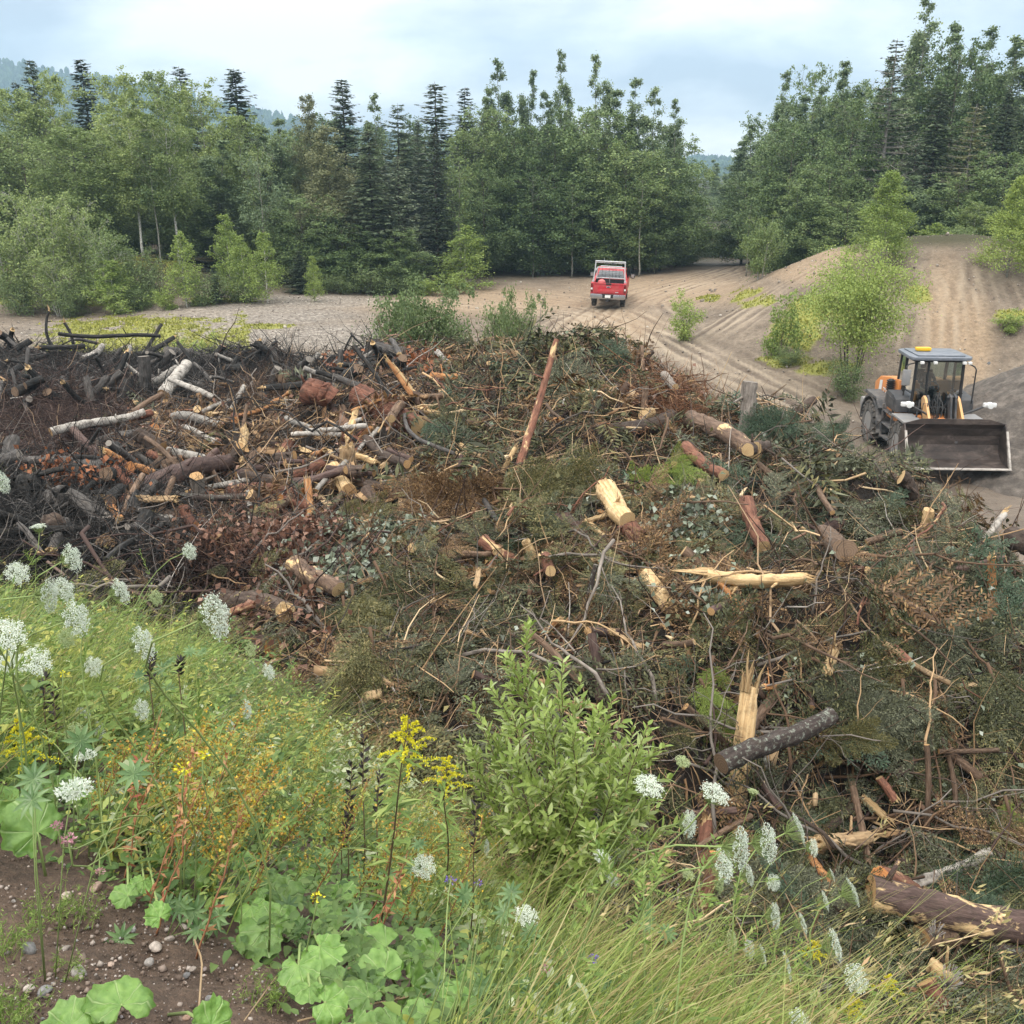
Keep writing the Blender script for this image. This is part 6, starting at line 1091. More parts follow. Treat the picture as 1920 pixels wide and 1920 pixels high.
def place_log(p1, p2, rad, bark, end, label, seed, name='log', group=None, jag=(0, 0), taper=.12, bend=.04, stubs=2, cat='log', flatten=1., lump=.07):
    p1, p2 = np.array(p1, float), np.array(p2, float); L = np.linalg.norm(p2 - p1); r = np.random.default_rng(seed); g, r0, r1 = log_mesh(L, rad, seed, taper, bend, lump, stubs=stubs, flatten=flatten)
    o = g.obj(name, BK[bark], None, True); X = norm(p2 - p1); Zr = np.array((0, 0, 1.)) if abs(X[2]) < .9 else np.array((0, -1., 0)); Yv = norm(np.cross(Zr, X)); Zv = np.cross(X, Yv)
    o.matrix_basis = Matrix(((X[0], Yv[0], Zv[0], (p1[0] + p2[0]) / 2), (X[1], Yv[1], Zv[1], (p1[1] + p2[1]) / 2), (X[2], Yv[2], Zv[2], (p1[2] + p2[2]) / 2), (0, 0, 0, 1))); tag(o, label, cat, group)
    for ring, sgn, jl in ((r0, -1, jag[0]), (r1, 1, jag[1])):
        if jl: jag_mesh(ring, sgn, r, jl).obj('splintered_end', BK['pale'], o)
        else:
            gg = G(); gg.add(*end_mesh(ring, sgn, r)); gg.obj('cut_end', EN[end], o)
    return o
def px_log(x1, y1, x2, y2, dpx, bark, end, label, lift=0., up=None, **k):
    """a log lying between two points of the pile surface; up = a standing one, its top that much farther or nearer"""
    p1 = hit_pile(x1, y1)
    if up is None:
        p2 = hit_pile(x2, y2)
        if abs(p1[1] - p2[1]) > 1.6 * max(1., abs(x2 - x1) / 60): p2 = at_y(x2, y2, p1[1] + np.sign(p2[1] - p1[1]) * 1.6 * max(1., abs(x2 - x1) / 60))
    else: p2 = at_y(x2, y2, p1[1] + up)
    d = (p1 + p2) / 2; dep = d[1] * cp - (d[2] - CAMZ) * sp; rad = .5 * dpx / FPX * dep
    if up is None: n_ = pnormal(d[None, 0], d[None, 1])[0]; p1 = p1 + n_ * (rad * .5 + lift); p2 = p2 + n_ * (rad * .5 + lift)
    else: p1 = p1 - norm(p2 - p1) * .3
    return place_log(p1, p2, rad, bark, end, label, int(x1 * 3 + y1 * 7 + x2), **k)
J = dict
LOGS = [
 (100, 842, 272, 799, 15, 'birch', 'tan', 'slim white birch pole leaning over the dark twig heap', J(lift=.35)), (186, 837, 268, 815, 22, 'ash', 'grey', 'grey weathered log under the slim white birch pole', J()), (255, 946, 441, 881, 36, 'purple', 'dark', 'long thick dark log lying diagonally among the cut wood', J(lift=.15)),
 (371, 948, 370, 893, 25, 'grey', 'tan', 'short sawn post standing upright before the long dark log', J(up=-.05, taper=.02)), (248, 954, 459, 961, 14, 'lichen', 'orange', 'thin horizontal log with orange cut end', J(lift=.25)), (266, 966, 346, 997, 14, 'brown', 'tan', 'thin brown split log under the horizontal one', J(lift=.1)), (142, 828, 226, 888, 15, 'purple', 'dark', 'dark pole crossing under the slim birch', J(lift=.25)),
 (325, 888, 352, 880, 30, 'brown', 'orange', 'log end with bright orange tear shaped cut face', J(lift=.15)), (321, 862, 437, 876, 17, 'birch', 'tan', 'peeling white birch log behind the orange cut face', J(lift=.12)), (314, 755, 357, 699, 23, 'birch', 'tan', 'stout white birch log tilted up near the burnt edge', J(lift=.2)), (273, 739, 332, 709, 14, 'birch', 'grey', 'thinner birch stick beside the stout birch log', J(lift=.2)), (328, 790, 416, 804, 17, 'birch', 'tan', 'birch log lying flat above the jumble of chunks', J(lift=.1)),
 (272, 730, 272, 668, 24, 'ash', 'grey', 'grey barked log standing on end in burnt debris', J(up=.1)), (569, 760, 618, 776, 50, 'red', 'tan', 'thick stump with broad tan sawn face and red bark', J(lift=.25, taper=.2)), (664, 775, 778, 835, 50, 'red', 'pale', 'massive log with flaking red bark', J(lift=.2)), (799, 771, 728, 677, 12, 'orange', 'pale', 'splintered orange stem leaning up out of the chunks', J(up=.4, jag=(0, .25), taper=.4)), (806, 766, 742, 690, 7, 'pale', 'pale', 'thin pale splinter beside the leaning orange stem', J(up=.3, jag=(0, .2))),
 (972, 882, 1040, 636, 17, 'redpeel', 'pale', 'tall leaning stem with half its bark torn off', J(up=.9, taper=.35, bend=-.03)), (881, 818, 900, 812, 27, 'brown', 'pale', 'pale sawn disc end facing out of the green boughs', J(lift=.15)), (808, 716, 861, 721, 13, 'orange', 'orange', 'orange log piece near the splintered stem', J(lift=.15)), (822, 677, 844, 694, 11, 'birch', 'pale', 'white birch stub near the dark bush', J(lift=.2)), (680, 844, 757, 899, 17, 'dark', 'tan', 'dark log sloping down from the massive red log', J(lift=.2)),
 (655, 878, 652, 838, 30, 'tan', 'tan', 'yellowish splintered chunk standing among the wood', J(up=-.1, jag=(0, .12))), (629, 897, 656, 935, 30, 'pale', 'tan', 'split yellow chunk with dark heart', J(lift=.1, jag=(.1, 0))), (742, 812, 833, 892, 8, 'ash', 'grey', 'curved grey branch arching at the edge of the boughs', J(lift=.3, bend=.25)), (1140, 833, 1256, 797, 34, 'dark', 'dark', 'long dark trunk running into the root plate', J(lift=.1)),
 (1147, 952, 1187, 1012, 40, 'pale', 'pale', 'bare pale stub with borer marks', J(lift=.3, jag=(.12, 0))), (1185, 1005, 1212, 1030, 36, 'redpeel', 'dark', 'brown butt of log joined to the bare pale stub', J(lift=.15)), (1147, 981, 1160, 975, 18, 'brown', 'tan', 'small sawn end left of the bare pale stub', J(lift=.1)), (1152, 1014, 1168, 1008, 24, 'brown', 'pale', 'pale sawn disc under the bare pale stub', J(lift=.15)), (1048, 994, 1147, 1076, 52, 'purple', 'dark', 'thick purple brown trunk half buried in boughs', J(lift=.0)), (910, 1040, 969, 1081, 25, 'redpeel', 'pale', 'short pale log with pink bark in the middle of the slash', J(lift=.25)), (910, 972, 999, 1067, 11, 'ash', 'tan', 'straight grey pole pointing at the pale chunk', J(lift=.25)), (1005, 1060, 988, 1016, 19, 'pale', 'pale', 'pale split chunk standing beside the grey pole', J(up=-.1, jag=(0, .06))),
 (600, 1060, 757, 1001, 16, 'lichen', 'tan', 'long mottled grey birch trunk under the boughs', J(lift=.12)), (1085, 1180, 1121, 1060, 11, 'lichen', 'grey', 'thin mottled pole tilted upward in front of the purple trunk', J(up=.2)), (1222, 1112, 1266, 1182, 32, 'pale', 'pale', 'shattered pale stump with split fibres', J(lift=.25, jag=(.15, .1))), (1278, 819, 1396, 886, 34, 'brownpeel', 'pale', 'brown log with torn pale end near the root plate', J(lift=.3, jag=(.2, 0))), (1286, 852, 1358, 907, 24, 'redpeel', 'pale', 'reddish log under the torn brown one', J(lift=.1)), (1397, 886, 1432, 872, 23, 'dark', 'pale', 'sawn log end with pale rings at the tip of the torn brown log', J(lift=.3)),
 (1399, 815, 1407, 716, 29, 'grey', 'grey', 'sawn log standing upright on the crest of the pile', J(up=.05, taper=.03, bend=0.)), (1475, 775, 1528, 748, 17, 'dark', 'dark', 'short dark log jutting from the boughs on the crest', J(up=.3, jag=(0, .12))), (1373, 979, 1403, 1068, 30, 'redpeel', 'pale', 'red barked log with pale top sliding down the slash', J(lift=.35)), (1642, 932, 1662, 968, 27, 'dark', 'pale', 'sawn log pointing up at the haul road edge', J(lift=.45)), (1530, 1021, 1576, 988, 32, 'purple', 'dark', 'dark log over the hollow, its sawn end turned away', J(lift=.2)), (1576, 1075, 1535, 1040, 42, 'brown', 'dark', 'large dark sawn end sunk in the hollow', J(lift=.2)),
 (1326, 1130, 1504, 1137, 28, 'pale', 'pale', 'long splintered bare log lying level in the slash', J(lift=.35, jag=(.4, .15), lump=.16)), (1736, 985, 1742, 955, 21, 'pale', 'pale', 'small bare stub standing near the haul road', J(up=0., taper=.05)), (1834, 1040, 1925, 1092, 42, 'dark', 'pale', 'big dark log with bright round sawn end at the picture edge', J(lift=.4)), (1836, 1022, 1887, 966, 14, 'birch', 'pale', 'birch limb sticking up behind the bright sawn end', J(up=.3, jag=(0, .15))), (1690, 1144, 1758, 1110, 19, 'dark', 'dark', 'dark log below the bright sawn end', J(lift=.2)), (1523, 1034, 1552, 1086, 20, 'tan', 'tan', 'tan slab split off beside the large dark sawn end', J(lift=.25)),
 (1370, 1552, 1410, 1288, 40, 'pale', 'pale', 'tall split bare trunk leaning in the dark hollow', J(up=.6, jag=(0, .35), lump=.14, taper=.2, flatten=.6)), (1418, 1300, 1440, 1300, 12, 'orange', 'orange', 'orange torn strip at the top of the tall split trunk', J(lift=.2, jag=(.1, .2))), (1253, 1466, 1455, 1374, 36, 'lichen', 'dark', 'dark log spotted with lichen crossing the tall split trunk', J(lift=.75)), (1701, 1690, 1849, 1626, 20, 'birch', 'tan', 'pinkish white birch pole propped in the bottom hollow', J(lift=.3)), (1606, 1734, 1945, 1794, 66, 'peel', 'tan', 'thick dark log with peeled yellow end at the foot of the pile', J(lift=.25, taper=.05)), (1625, 1672, 1724, 1714, 36, 'redpeel', 'orange', 'reddish log behind the thick dark one', J(lift=.15)),
 (1705, 1819, 1762, 1813, 40, 'brown', 'tan', 'short thick log under the big peeled one', J(lift=.32)), (1770, 1806, 1820, 1813, 16, 'brown', 'orange', 'small log with orange end beneath the big peeled one', J(lift=.32)), (1840, 1814, 1925, 1842, 28, 'lichen', 'tan', 'spotted log beside the small orange ended log', J(lift=.32)), (1709, 1885, 1736, 1930, 36, 'redpeel', 'tan', 'reddish slab in the bottom corner', J(lift=.32)), (1730, 1860, 1776, 1897, 30, 'pale', 'pale', 'yellow split block in the bottom corner', J(lift=.32)), (1522, 1708, 1602, 1717, 38, 'dark', 'dark', 'dark log end hidden by the white flowers', J(lift=.0)), (1739, 1588, 1741, 1395, 12, 'brown', 'tan', 'long brown stick hanging straight down the steep face', J(up=.3)), (1606, 1490, 1646, 1527, 16, 'pale', 'pale', 'pale pointed shard in the dark hollow', J(lift=.2, jag=(0, .15))), (1621, 1238, 1741, 1311, 12, 'tan', 'tan', 'tan pole leaning down the steep face', J(lift=.35)), (1628, 1360, 1639, 1267, 22, 'dark', 'dark', 'dark trunk upright in the shadowed face', J(up=.2)), (1482, 1604, 1580, 1588, 30, 'tan', 'tan', 'frayed bundle of tan fibres by the white flowers', J(lift=.3, jag=(.3, .4), lump=.2)), (1490, 1620, 1540, 1690, 16, 'orange', 'tan', 'torn orange brown root below the frayed bundle', J(lift=.2, jag=(0, .2))), (1310, 1720, 1345, 1600, 26, 'redpeel', 'orange', 'dark trunk base with orange split wood behind the flowers', J(up=.1)),
 (543, 1107, 628, 1162, 34, 'brownpeel', 'pale', 'dark log with square pale patch near the weeds', J(lift=.3)), (434, 1152, 547, 1184, 44, 'dark', 'tan', 'thick log with broken yellow end at the weed edge', J(lift=.2, jag=(0, .10))), (408, 1182, 518, 1236, 42, 'purple', 'orange', 'thick dark rotten log below the broken yellow one', J(lift=.1)), (427, 939, 571, 940, 28, 'red', 'orange', 'log of crumbling red bark among the chunks', J(lift=.1)), (448, 914, 520, 917, 26, 'dark', 'dark', 'short dark log behind the crumbling red one', J(lift=.1)), (106, 974, 128, 962, 46, 'ash', 'grey', 'big grey sawn stump end in the black hollow', J(lift=.2)), (88, 1020, 112, 1010, 36, 'dark', 'dark', 'dark brown sawn end just above the weeds', J(lift=.2)), (18, 890, 52, 880, 30, 'ash', 'grey', 'grey round log end at the picture edge', J(lift=.2)), (30, 935, 52, 930, 40, 'char', 'dark', 'blackened stump end in the black hollow', J(lift=.15)),
 (97, 640, 78, 585, 7, 'char', 'black', 'charred curved snag standing tallest on the burnt edge', J(up=.1, jag=(0, .25), bend=-.3, taper=.4, stubs=4)), (140, 640, 131, 605, 6, 'char', 'black', 'short charred snag beside the tallest one', J(up=.1, jag=(0, .2), bend=.3)), (120, 648, 310, 640, 8, 'char', 'black', 'long charred pole lying along the burnt edge', J(lift=.4)), (488, 660, 486, 640, 12, 'char', 'black', 'charred stump sticking up in the middle of the burnt edge', J(up=0., jag=(0, .15))), (645, 655, 660, 628, 4, 'char', 'black', 'thin charred hooked stick on the burnt edge', J(up=0.)), (676, 645, 658, 624, 4, 'char', 'black', 'second leg of the hooked charred stick', J(up=0.)), (635, 722, 641, 655, 11, 'ash', 'grey', 'grey weathered post standing in burnt wood', J(up=.1)), (688, 693, 762, 672, 14, 'char', 'black', 'black log at the foot of the dark bush', J(lift=.2)), (660, 690, 735, 680, 12, 'char', 'black', 'charred log beside the black one', J(lift=.1)), (155, 690, 192, 664, 13, 'birch', 'grey', 'broken birch stick in the burnt debris', J(lift=.2)), (240, 690, 252, 664, 8, 'birch', 'grey', 'thin white birch shard in the burnt debris', J(lift=.2)), (575, 700, 600, 672, 12, 'birch', 'grey', 'mottled birch piece between charred logs', J(lift=.15)), (555, 728, 605, 704, 10, 'ash', 'grey', 'grey slab leaning in the burnt wood', J(lift=.2)),
 (1200, 690, 1225, 660, 9, 'dark', 'dark', 'dark stick jutting over the crest', J(up=.2)), (1225, 728, 1245, 752, 16, 'grey', 'pale', 'grey log end above the root plate', J(lift=.3)), (1190, 800, 1205, 795, 22, 'pale', 'pale', 'pale block near the long dark trunk', J(lift=.3)), (945, 880, 968, 840, 10, 'pale', 'pale', 'pale splinter at the foot of the tall leaning stem', J(up=.1, jag=(0, .1))), (1040, 800, 1065, 826, 6, 'brown', 'tan', 'forked branch on the tall leaning stem', J(lift=.5))]
for row in LOGS: px_log(*row[:8], **row[8])

# smaller log pieces: a few kinds, copied
def proto_log(L, rad, bark, end, seed, jag=(0, 0), **k):
    return place_log((-L / 2, -60, -30), (L / 2, -60, -30), rad, bark, end, 'x', seed, 'log_piece', None, jag, cat='log', **k)
def place_copies(protos, pts, r, label, group, lift=.3, smin=.7, smax=1.3, tilt=.5):
    for i, p in enumerate(pts):
        src = protos[i % len(protos)]; o = dup(src); N_ = pnormal(p[None, 0], p[None, 1])[0]; t = rvec(1, r)[0]; t = norm(t - N_ * (t @ N_)); X_ = norm(t + N_ * r.uniform(-.1, tilt)); Yv = norm(np.cross(N_, X_)); Zv = np.cross(X_, Yv); s = r.uniform(smin, smax); c = p + N_ * r.uniform(0, lift)
        o.matrix_basis = Matrix(((X_[0] * s, Yv[0] * s, Zv[0] * s, c[0]), (X_[1] * s, Yv[1] * s, Zv[1] * s, c[1]), (X_[2] * s, Yv[2] * s, Zv[2] * s, c[2]), (0, 0, 0, 1))); o['label'] = label; o['group'] = group
def drop(protos):
    for p in protos:
        for c in list(p.children): bpy.data.objects.remove(c)
        bpy.data.objects.remove(p)
def zone_px(n, r, boxes):
    b = np.array(boxes, float); a = (b[:, 2] - b[:, 0]) * (b[:, 3] - b[:, 1]); i = r.choice(len(b), n, p=a / a.sum()); x = b[i, 0] + (b[i, 2] - b[i, 0]) * r.random(n); y = b[i, 1] + (b[i, 3] - b[i, 1]) * r.random(n); h = hits(x, y, pile_fast, 5, 45, 300); return h[~np.isnan(h[:, 0])]
rl = np.random.default_rng(91)
wood = [proto_log(.75, .085, 'brown', 'pale', 1), proto_log(.55, .10, 'red', 'orange', 2), proto_log(.9, .065, 'purple', 'tan', 3), proto_log(.5, .09, 'redpeel', 'pale', 4, jag=(.1, 0)), proto_log(1.3, .055, 'brown', 'tan', 5), proto_log(.6, .06, 'pale', 'pale', 6, jag=(.1, .12), lump=.2), proto_log(.45, .12, 'dark', 'tan', 7), proto_log(.8, .05, 'orange', 'pale', 8, jag=(0, .15), lump=.2), proto_log(.5, .07, 'tan', 'tan', 9, jag=(.08, .08), lump=.2, flatten=.5), proto_log(1.0, .05, 'birch', 'tan', 10)]
place_copies(wood, zone_px(130, rl, [(250, 760, 830, 900), (200, 860, 720, 990)]), rl, 'short log piece with tan or orange wood among the jumbled cut wood', 'cut wood pieces in the brown part of the pile')
place_copies(wood[:1] + wood[2:6] + wood[7:9], zone_px(56, rl, [(820, 680, 1280, 980), (820, 980, 1900, 1330), (1300, 860, 1650, 1000)]), rl, 'small broken log piece showing pale wood among the green boughs', 'broken log pieces in the green slash', lift=.4, smin=.5, smax=.95, tilt=1.)
place_copies(wood[:1] + wood[2:5], zone_px(26, rl, [(1300, 1330, 1900, 1650), (420, 1000, 900, 1250)]), rl, 'small dull log piece in the shaded steep slash', 'log pieces in the shaded slash', lift=.3, smin=.5, smax=.9)
burnt = [proto_log(1.2, .07, 'char', 'black', 21, jag=(0, .1)), proto_log(.8, .11, 'ash', 'grey', 22), proto_log(1.8, .05, 'char', 'black', 23), proto_log(1.0, .06, 'ash', 'grey', 24, jag=(.1, 0)), proto_log(.6, .12, 'char', 'dark', 25), proto_log(1.1, .07, 'birch', 'grey', 26)]
place_copies(burnt[:5] * 3 + burnt[5:], zone_px(105, rl, [(0, 645, 760, 735), (0, 720, 250, 770), (350, 700, 760, 760)]), rl, 'charred or ash grey log piece in the burnt upper part of the pile', 'burnt log pieces', lift=.45, tilt=.9)
place_copies(burnt[1:5], zone_px(36, rl, [(0, 850, 330, 1040)]), rl, 'blackened log piece in the dark hollow above the weeds', 'blackened log pieces in the dark hollow', lift=.25)
drop(wood + burnt)

# broken branches: forked, bent
def branch_mesh(seed, L, rad, mats, kinks=.06, side=5):
    r = np.random.default_rng(seed); g = G(); T = wander(np.array((-L / 2, 0, 0)), np.array((L / 2, 0, 0)), 9, kinks * L * .5, r); g.add(*tubes(T[None], (rad * (1 - .72 * np.linspace(0, 1, 9)))[None], 6))
    for i in range(side):
        f = r.uniform(.2, .95); p = np.array([np.interp(f, np.linspace(0, 1, 9), T[:, j]) for j in range(3)]); d = norm(np.array((r.uniform(.2, 1), 0, 0)) + r.normal(size=3) * .7); l = L * r.uniform(.12, .4); q = wander(p, p + d * l, 5, .03 * l, r); g.add(*tubes(q[None], (rad * .45 * (1 - f * .5) * np.linspace(1, .25, 5))[None], 4))
    return g.obj('broken_branch', mats, None, True)
def branches(mats, seeds, pts, r, label, group, **k):
    pr = [branch_mesh(s_, r.uniform(1.1, 2.2), r.uniform(.012, .026), m_) for s_, m_ in zip(seeds, mats)]; place_copies(pr, pts, r, label, group, **k); [bpy.data.objects.remove(p) for p in pr]
for o_ in (): pass
bpts = zone_px(120, rl, [(800, 680, 1300, 1330), (1300, 860, 1600, 1330), (1600, 980, 1900, 1330)])
branches([T_tan, T_grey, BK['brown'], BK['grey'], BK['redpeel'], T_brown], range(31, 37), bpts, rl, 'bent broken branch lying over the green slash', 'broken branches on the green slash', lift=.4, tilt=.8)
branches([T_brown, T_purple, BK['dark'], T_grey], range(41, 45), zone_px(50, rl, [(1300, 1330, 1900, 1680)]), rl, 'dark bare branch hanging on the shaded steep face', 'branches on the steep face', lift=.35, tilt=.6)
branches([T_grey, T_brown, BK['ash'], T_black], range(51, 55), zone_px(60, rl, [(200, 720, 800, 1000), (0, 650, 760, 720)]), rl, 'thin grey or dark branch among cut and burnt wood', 'branches on the cut and burnt wood', lift=.4, tilt=.8)
branches([T_purple, T_brown, T_grey], range(61, 64), zone_px(34, rl, [(200, 1000, 700, 1200)]), rl, 'slender branch with withered leaves around it above the weeds', 'branches among withered leaves', lift=.3)
# ------------------------------------------------------------------ plants on the embankment
r6 = np.random.default_rng(66)
def hit_bank(px, py):
    p = hits([px], [py], bank_z, .8, 14, 500)[0]; return p if not np.isnan(p[0]) else at_t(px, py, 5.)
SOIL = np.array([(-400, 1560), (0, 1580), (90, 1600), (200, 1640), (330, 1705), (440, 1775), (520, 1838), (600, 1905), (720, 2060)], float)
def in_soil(P, jit=12.):
    px, py, d = to_px(P); return (py + r6.normal(size=len(px)) * jit > np.interp(px, SOIL[:, 0], SOIL[:, 1], right=9999))
COLT_PLANTS = [([(725, 1775, 118), (815, 1800, 122), (775, 1850, 110), (690, 1870, 80), (860, 1885, 90), (800, 1905, 80), (860, 1835, 70), (740, 1925, 84), (665, 1920, 80), (720, 1830, 90)], 'coltsfoot with the two largest round leaves near the lower edge'),
    ([(528, 1690, 92), (600, 1775, 84), (495, 1745, 90), (560, 1810, 80), (640, 1840, 76), (515, 1735, 70), (470, 1700, 66), (555, 1735, 76), (650, 1765, 70), (690, 1812, 84), (610, 1880, 76), (580, 1850, 66)], 'coltsfoot spreading over the soil edge'),
    ([(560, 1640, 76), (640, 1680, 62), (520, 1650, 80), (600, 1720, 70), (480, 1665, 66), (700, 1705, 60), (740, 1715, 66), (545, 1600, 56), (600, 1622, 58), (610, 1660, 60), (660, 1640, 50)], 'coltsfoot under the ochre weeds'),
    ([(228, 1885, 128), (130, 1925, 100), (395, 1925, 90)], 'coltsfoot with a jagged leaf growing alone in bare soil'),
    ([(70, 1560, 124), (35, 1500, 104), (15, 1440, 80), (110, 1490, 90)], 'coltsfoot below the goldenrod plume at the picture edge'),
    ([(192, 1428, 56), (250, 1460, 50), (175, 1500, 60), (345, 1420, 40)], 'small coltsfoot leaves behind the yarrow'),
    ([(240, 1680, 56), (300, 1720, 52), (270, 1650, 46), (290, 1600, 50)], 'coltsfoot at the brow above bare soil'),
    ([(415, 1570, 50), (370, 1640, 60), (450, 1625, 56), (430, 1530, 44), (590, 1560, 44)], 'coltsfoot leaves deep among the ochre weeds')]
COLTS = [q for l_, t_ in COLT_PLANTS for q in l_]
def bank_pts(n, power=1.5, clear=True):
    out = []; tot = 0
    while tot < n:
        y = r6.uniform(.7, 8.6, n * 3); x = r6.uniform(-1.15, 1, n * 3) * (y * .64 + .9); ok = (r6.random(n * 3) < np.minimum(1, (1.6 / np.maximum(y, 1.2)) ** power * (y / 3.))) & (x > -8) & (x < 4.8); x, y = x[ok], y[ok]
        P = np.stack([x, y, bank_z(x, y)], 1); P = P[(P[:, 2] > pile_fast(x, y) - .15)]; P = P[~in_soil(P)]; qx, qy, _q = to_px(P); ok = (qx < np.maximum(1150, 1150 + (qy - 1550) * 1.05)) & (qy < 2500)
        for lx, ly, lw in (COLTS if clear else []): ok &= np.hypot((qx - lx) / (.52 * lw), (qy - ly - .45 * lw) / (.9 * lw)) > 1
        P = P[ok]; out.append(P); tot += len(P)
    return np.concatenate(out)[:n]
def ribbons(P, W, side):
    n, S, _ = P.shape; V = np.stack([P - side * W[..., None] * .5, P + side * W[..., None] * .5], 2).reshape(-1, 3); b = (np.arange(n) * S * 2)[:, None]; i = np.arange(S - 1)[None] * 2
    return V, np.stack([b + i, b + i + 1, b + i + 3, b + i + 2], -1).reshape(-1, 4)
def blades(P, r, L, W, lean=.55, spread=.35, S=6, az=None):
    """grass blades and stalks, all bowing down the slope"""
    n = len(P); ts = np.linspace(0, 1, S); L = np.broadcast_to(L, (n,)); d = np.stack([r.normal(lean, spread, n), r.normal(.05, spread, n), np.ones(n)], 1); d = norm(d); bowd = np.stack([r.normal(.55, .35, n), r.normal(.1, .3, n), -.35 * np.ones(n)], 1)
    Q = P[:, None] + L[:, None, None] * (d[:, None] * ts[None, :, None] + bowd[:, None] * (ts ** 2.2)[None, :, None] * r.uniform(.1, .55, (n, 1, 1))); sd_ = norm(np.cross(d, rvec(n, r)))[:, None]; w = np.broadcast_to(W, (n,))[:, None] * (1 - .93 * ts ** 1.3)[None]; return ribbons(Q, w, sd_), Q
L_g = leafmat('grass_blade', (.17, .23, .045), (.36, .43, .12), .4, objvar=0, c3=(.50, .48, .22)); L_straw = leafmat('straw_blade', (.26, .22, .08), (.46, .40, .19), .3, objvar=0, c3=(.50, .30, .16))
L_h = leafmat('herb_leaf', (.095, .165, .030), (.235, .325, .080), .35, objvar=0, c3=(.36, .42, .13)); L_d = leafmat('deep_herb_leaf', (.055, .110, .026), (.145, .215, .062), .25, objvar=0)
L_y = leafmat('yellow_green_leaf', (.27, .30, .05), (.50, .51, .14), .4, objvar=0, c3=(.55, .44, .13)); L_ochre = leafmat('ochre_bud', (.24, .12, .018), (.50, .31, .05), .2, objvar=0, c3=(.78, .56, .05))
L_w = leafmat('willow_leaf', (.19, .27, .055), (.38, .47, .14), .4, objvar=0, c3=(.50, .56, .30), rough=.4); L_c = leafmat('coltsfoot_leaf', (.15, .27, .055), (.25, .39, .10), .3, objvar=.15, rough=.5)
L_lup = leafmat('lupin_leaf', (.065, .135, .040), (.16, .25, .095), .25, objvar=.1, rough=.35); L_sil = leafmat('pale_weed_leaf', (.26, .30, .16), (.48, .52, .33), .3, objvar=0)
F_white = leafmat('white_floret', (.60, .67, .54), (.86, .89, .81), .35, objvar=.04); F_green = leafmat('green_floret', (.38, .46, .18), (.62, .70, .42), .35, objvar=.1); F_gold = leafmat('golden_floret', (.55, .50, .02), (.88, .80, .05), .3, objvar=0); F_pink = leafmat('clover_floret', (.40, .16, .20), (.62, .36, .40), .3, objvar=0); F_viol = leafmat('violet_floret', (.14, .09, .36), (.28, .20, .55), .3, objvar=0)
M_stem = flat('green_stem', (.20, .27, .085), .6, dirt=.15, dcol=(.30, .30, .12)); M_redstem = flat('reddish_stem', (.32, .13, .065), .7, dirt=.2, dcol=(.25, .22, .08)); M_pod = flat('black_pod', (.022, .016, .015), .6, dirt=.2, dcol=(.06, .05, .05)); M_straw = flat('dry_stalk', (.33, .23, .13), .85, dirt=.2); M_wstem = flat('willow_stem', (.11, .075, .035), .8, dirt=.2)

# grass: countless blades, one object
gg = G(); P = bank_pts(16500); px_, py_, _d = to_px(P); kp = ~((px_ < 560) & (r6.random(len(P)) < .5)); P = P[kp]; px_, py_ = px_[kp], py_[kp]; right = smst(650, 1000, px_); left = smst(520, 200, px_) * smst(1500, 1250, py_)
(V, F), Q = blades(P, r6, r6.uniform(.14, .50, len(P)) * (1 + .25 * right), r6.uniform(.0025, .006, len(P))); st_m = r6.random(len(P)) < .12 + .14 * right * (py_ > 1550)
Fq = F.reshape(len(P), -1, 4); gg.add(V, [Fq[~st_m].reshape(-1, 4)], 0); gg.V.append(np.zeros((0, 3))); gg.F.append(Fq[st_m].reshape(-1, 4)); gg.M.append(1)
P = bank_pts(2600); px_, py_, _d = to_px(P); P = P[(px_ > 560) | (r6.random(len(P)) < .55)]      # long arching stalks with seed heads
(V, F), Q = blades(P, r6, r6.uniform(.45, .95, len(P)), r6.uniform(.002, .0035, len(P)), .75, .22, 8); m_ = r6.random(len(P)) < .5; Fq = F.reshape(len(P), -1, 4); n0 = len(V); gg.add(V, [Fq[m_].reshape(-1, 4)], 0); gg.F.append(Fq[~m_].reshape(-1, 4) + gg.n - n0); gg.M.append(1)
sel = r6.random(len(P)) < .35; T_ = Q[sel][:, -3:]; n = len(T_); c = np.repeat(T_[:, 0] + (T_[:, 2] - T_[:, 0]) * r6.random((n, 1)), 6, 0) + r6.normal(size=(n * 6, 3)) * .008; dd = np.repeat(norm(T_[:, 2] - T_[:, 0]), 6, 0) + r6.normal(size=(n * 6, 3)) * .4; gg.add(*leaves(c, dd, rvec(n * 6, r6), r6.uniform(.012, .028, n * 6), .005), 1)
# feathery grass crowding the bank at the picture edge
a = r6.random((1700, 2)); h = hits(-40 + 430 * a[:, 0], 1180 + 240 * a[:, 1], bank_z, 1.5, 13, 260); h = h[~np.isnan(h[:, 0])]; (V, F), Q = blades(h, r6, r6.uniform(.18, .75, len(h)), .0045, .3, .42, 7); gg.add(V, F, 0)
o = gg.obj('grass', [L_g, L_straw]); tag(o, 'long green and straw coloured grass bowing down the bank', 'grass', kind='stuff')
